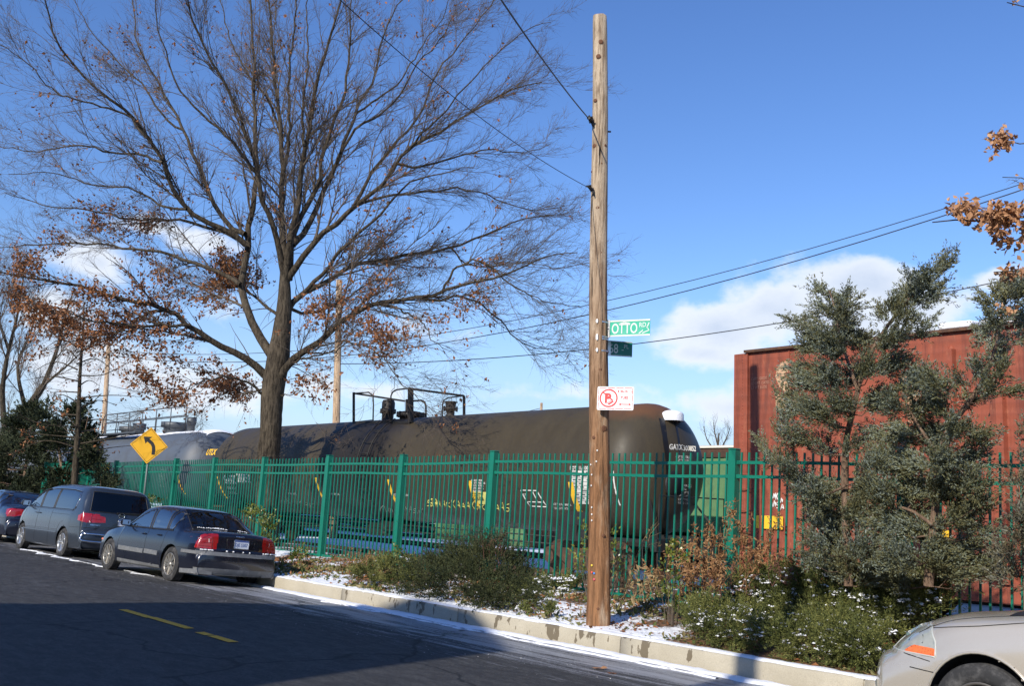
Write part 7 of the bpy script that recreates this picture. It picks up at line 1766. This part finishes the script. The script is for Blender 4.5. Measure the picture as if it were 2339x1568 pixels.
# --- silver saloon entering at the right
PS = paint('champagne_paint', (.55, .495, .41), .4, .24, (.40, .37, .32), .2)
hl = [(4.30, .655), (4.32, .76), (4.40, .855), (4.50, .875), (4.62, .825), (4.74, .745), (4.82, .66)]
am_ = [(4.30, .655), (4.31, .71), (4.50, .715), (4.60, .655)]
def regs_s():
    R_ = []
    for sd in (1, -1):
        for p in (dloA, dloB, dloC): R_.append(('side_window', 'side', sd, [(a + .1, b) for a, b in p], M_GLASS))
        R_.append(('headlight', 'side', sd, hl, M_HEADL)); R_.append(('indicator', 'side', sd, am_, M_AMBER))
    R_.append(('windscreen', 'top', 0, [(2.85, -.54), (3.72, -.74), (3.72, .74), (2.85, .54)], M_GLASS)); R_.append(('rear_window', 'top', 0, [(.80, -.60), (1.52, -.50), (1.52, .50), (.80, .60)], M_GLASS))
    return R_
SPS = dict(L=5.02, W=1.86, xr=1.14, xf=3.97, rw=.34, ra=.385, rt=.33, paint=PS, tumble=.36, shoulder=.06, topz=.9,
    top=[(.07, .22), (.0, .45), (.03, .66), (.10, .90), (.3, 1.0), (.75, 1.04), (1.05, 1.16), (1.45, 1.34), (1.9, 1.42), (2.4, 1.425), (2.8, 1.38), (3.2, 1.24), (3.6, 1.10), (3.78, 1.045), (4.05, 1.01), (4.35, .965), (4.62, .87), (4.80, .75), (4.885, .665), (4.93, .64), (4.985, .60), (5.02, .50), (5.02, .36), (4.97, .24), (4.92, .20)],
    belt=[(0, .85), (1, .95), (2, .94), (3.4, .94), (3.8, .91), (4.3, .83), (4.6, .70), (4.85, .60), (5.02, .5)], width=[(0, .82), (.5, .9), (1.5, .925), (3.4, .925), (4.1, .915), (4.5, .885), (4.8, .84), (5.02, .80)],
    sill=[(0, .20), (.6, .21), (1.4, .20), (3.5, .20), (4.5, .19), (5.02, .20)], bow=[(0, .2), (.6, .06), (1.5, .02), (2.7, -.05), (3.5, -.22), (3.9, -.20), (4.4, -.26), (4.8, -.36), (5.02, -.42)], regions=regs_s, spokes='steel', rimmat=simple('steel_wheel', (.12, .11, .10), .5, .5, .2, 9), rimr=.205)
rollS = .05
locS = W(7.43 + 2.83 + .02, -1.92 + .90, road_z(-1.0) - .02)
sil = Car(SPS, 'champagne silver car cut off by the right edge, showing its left headlight and front wheel', locS, HEAD, rollS)
def finish_s(c):
    c.seams([[(3.50, .28), (3.52, .60), (3.42, .90)], [(4.34, .62), (4.60, .65)], [(2.25, .26), (2.25, .92)]], [], [[(3.74, .70), (4.15, .72), (4.50, .69)], [(3.74, -.70), (4.15, -.72), (4.50, -.69)]])
    mb = MB(); c.line(mb, 'side', [(3.70, .955), (4.0, .90), (4.38, .845)], .0045, 1, -.001); c.line(mb, 'side', [(4.28, .55), (4.50, .56)], .0045, 1, -.001); mb.build('panel_gap', M_LINER, c.root)
    for sd in (1, -1):
        o = c.parts[('headlight', sd)]; mb = MB(); pass
        mb = MB(); mb.add([c.side(a, b, sd, .005) for a, b in ((4.42, .735), (4.44, .79), (4.56, .80), (4.58, .735))], [(0, 1, 2, 3)]); mb.build('reflector_bowl', simple('bowl_grey', (.28, .29, .31), .15, .8), o)
        mb = MB(); c.line(mb, 'side', hl + [hl[0]], .006, sd, .0, .03, 5); mb.build('lens_edge', simple('pale_gasket', (.45, .47, .44), .4), o)
        mb = MB(); p = c.side(4.86, .34, sd, .0); mb.lathe([(.075, -.03), (.08, .004), (.065, .012), (0, .016)], p, 'Y', 20, M=Matrix.Rotation(-sd * .9, 3, 'Z') @ Matrix.Scale(sd, 3, (0, 1, 0))); mb.build('fog_lamp', M_HEADL, c.root)
        mb = MB(); mb.add([c.side(a, b, sd, .005) for a, b in ((4.83, .47), (4.80, .50), (4.79, .53), (4.77, .49), (4.775, .455))], [(0, 1, 2, 3, 4)]); mb.build('paint_scrape', M_SIGNW, c.root) if sd > 0 else None
        mb = MB()
        # rolled arch edge
        mb.tube([c.side(3.97 + .388 * math.cos(a), .34 + .388 * math.sin(a), sd, .0) for a in linsp(.05, PI - .25, 22)], .010, 5); mb.build('arch_lip', PS, c.root)
    mb = MB()
    for k_ in range(2): mb.tube([c.topp(3.80 - .02 * k_, .1 + .5 * k_, .02), c.topp(3.70, -.1 + .5 * k_, .03), c.topp(3.45, -.45 + .5 * k_, .02)], .008, 5)
    mb.build('wiper', M_TRIM, c.root)
    mb = MB(); mb.add([c.topp(x_, y_, .004) for x_, y_ in [(3.74, -.70 + 1.4 * i / 14) for i in range(15)] + [(3.86, .70 - 1.4 * i / 14) for i in range(15)]], [(i, i + 1, 28 - i, 29 - i) for i in range(14)]); mb.build('cowl_grille', M_TRIM, c.root)
    mb = MB(); c.line(mb, 'top', [(2.85, -.54), (3.72, -.74), (3.72, .74), (2.85, .54), (2.85, -.54)], .012, 1, 0, .03, 5)
    for sd in (1, -1):
        for p in (dloA, dloB, dloC): q = [(a + .1, b) for a, b in p]; c.line(mb, 'side', q + [q[0]], .011, sd, 0, .03, 5)
    mb.build('window_trim', M_TRIM, c.root); c.handles([(2.42, .83), (1.76, .84)], PS); c.mirrors(3.12, .97, PS); c.seats(M_SEATB, (1.75, 2.75), .48)
finish_s(sil)
# tidy: every part sits at its thing; drop nothing else
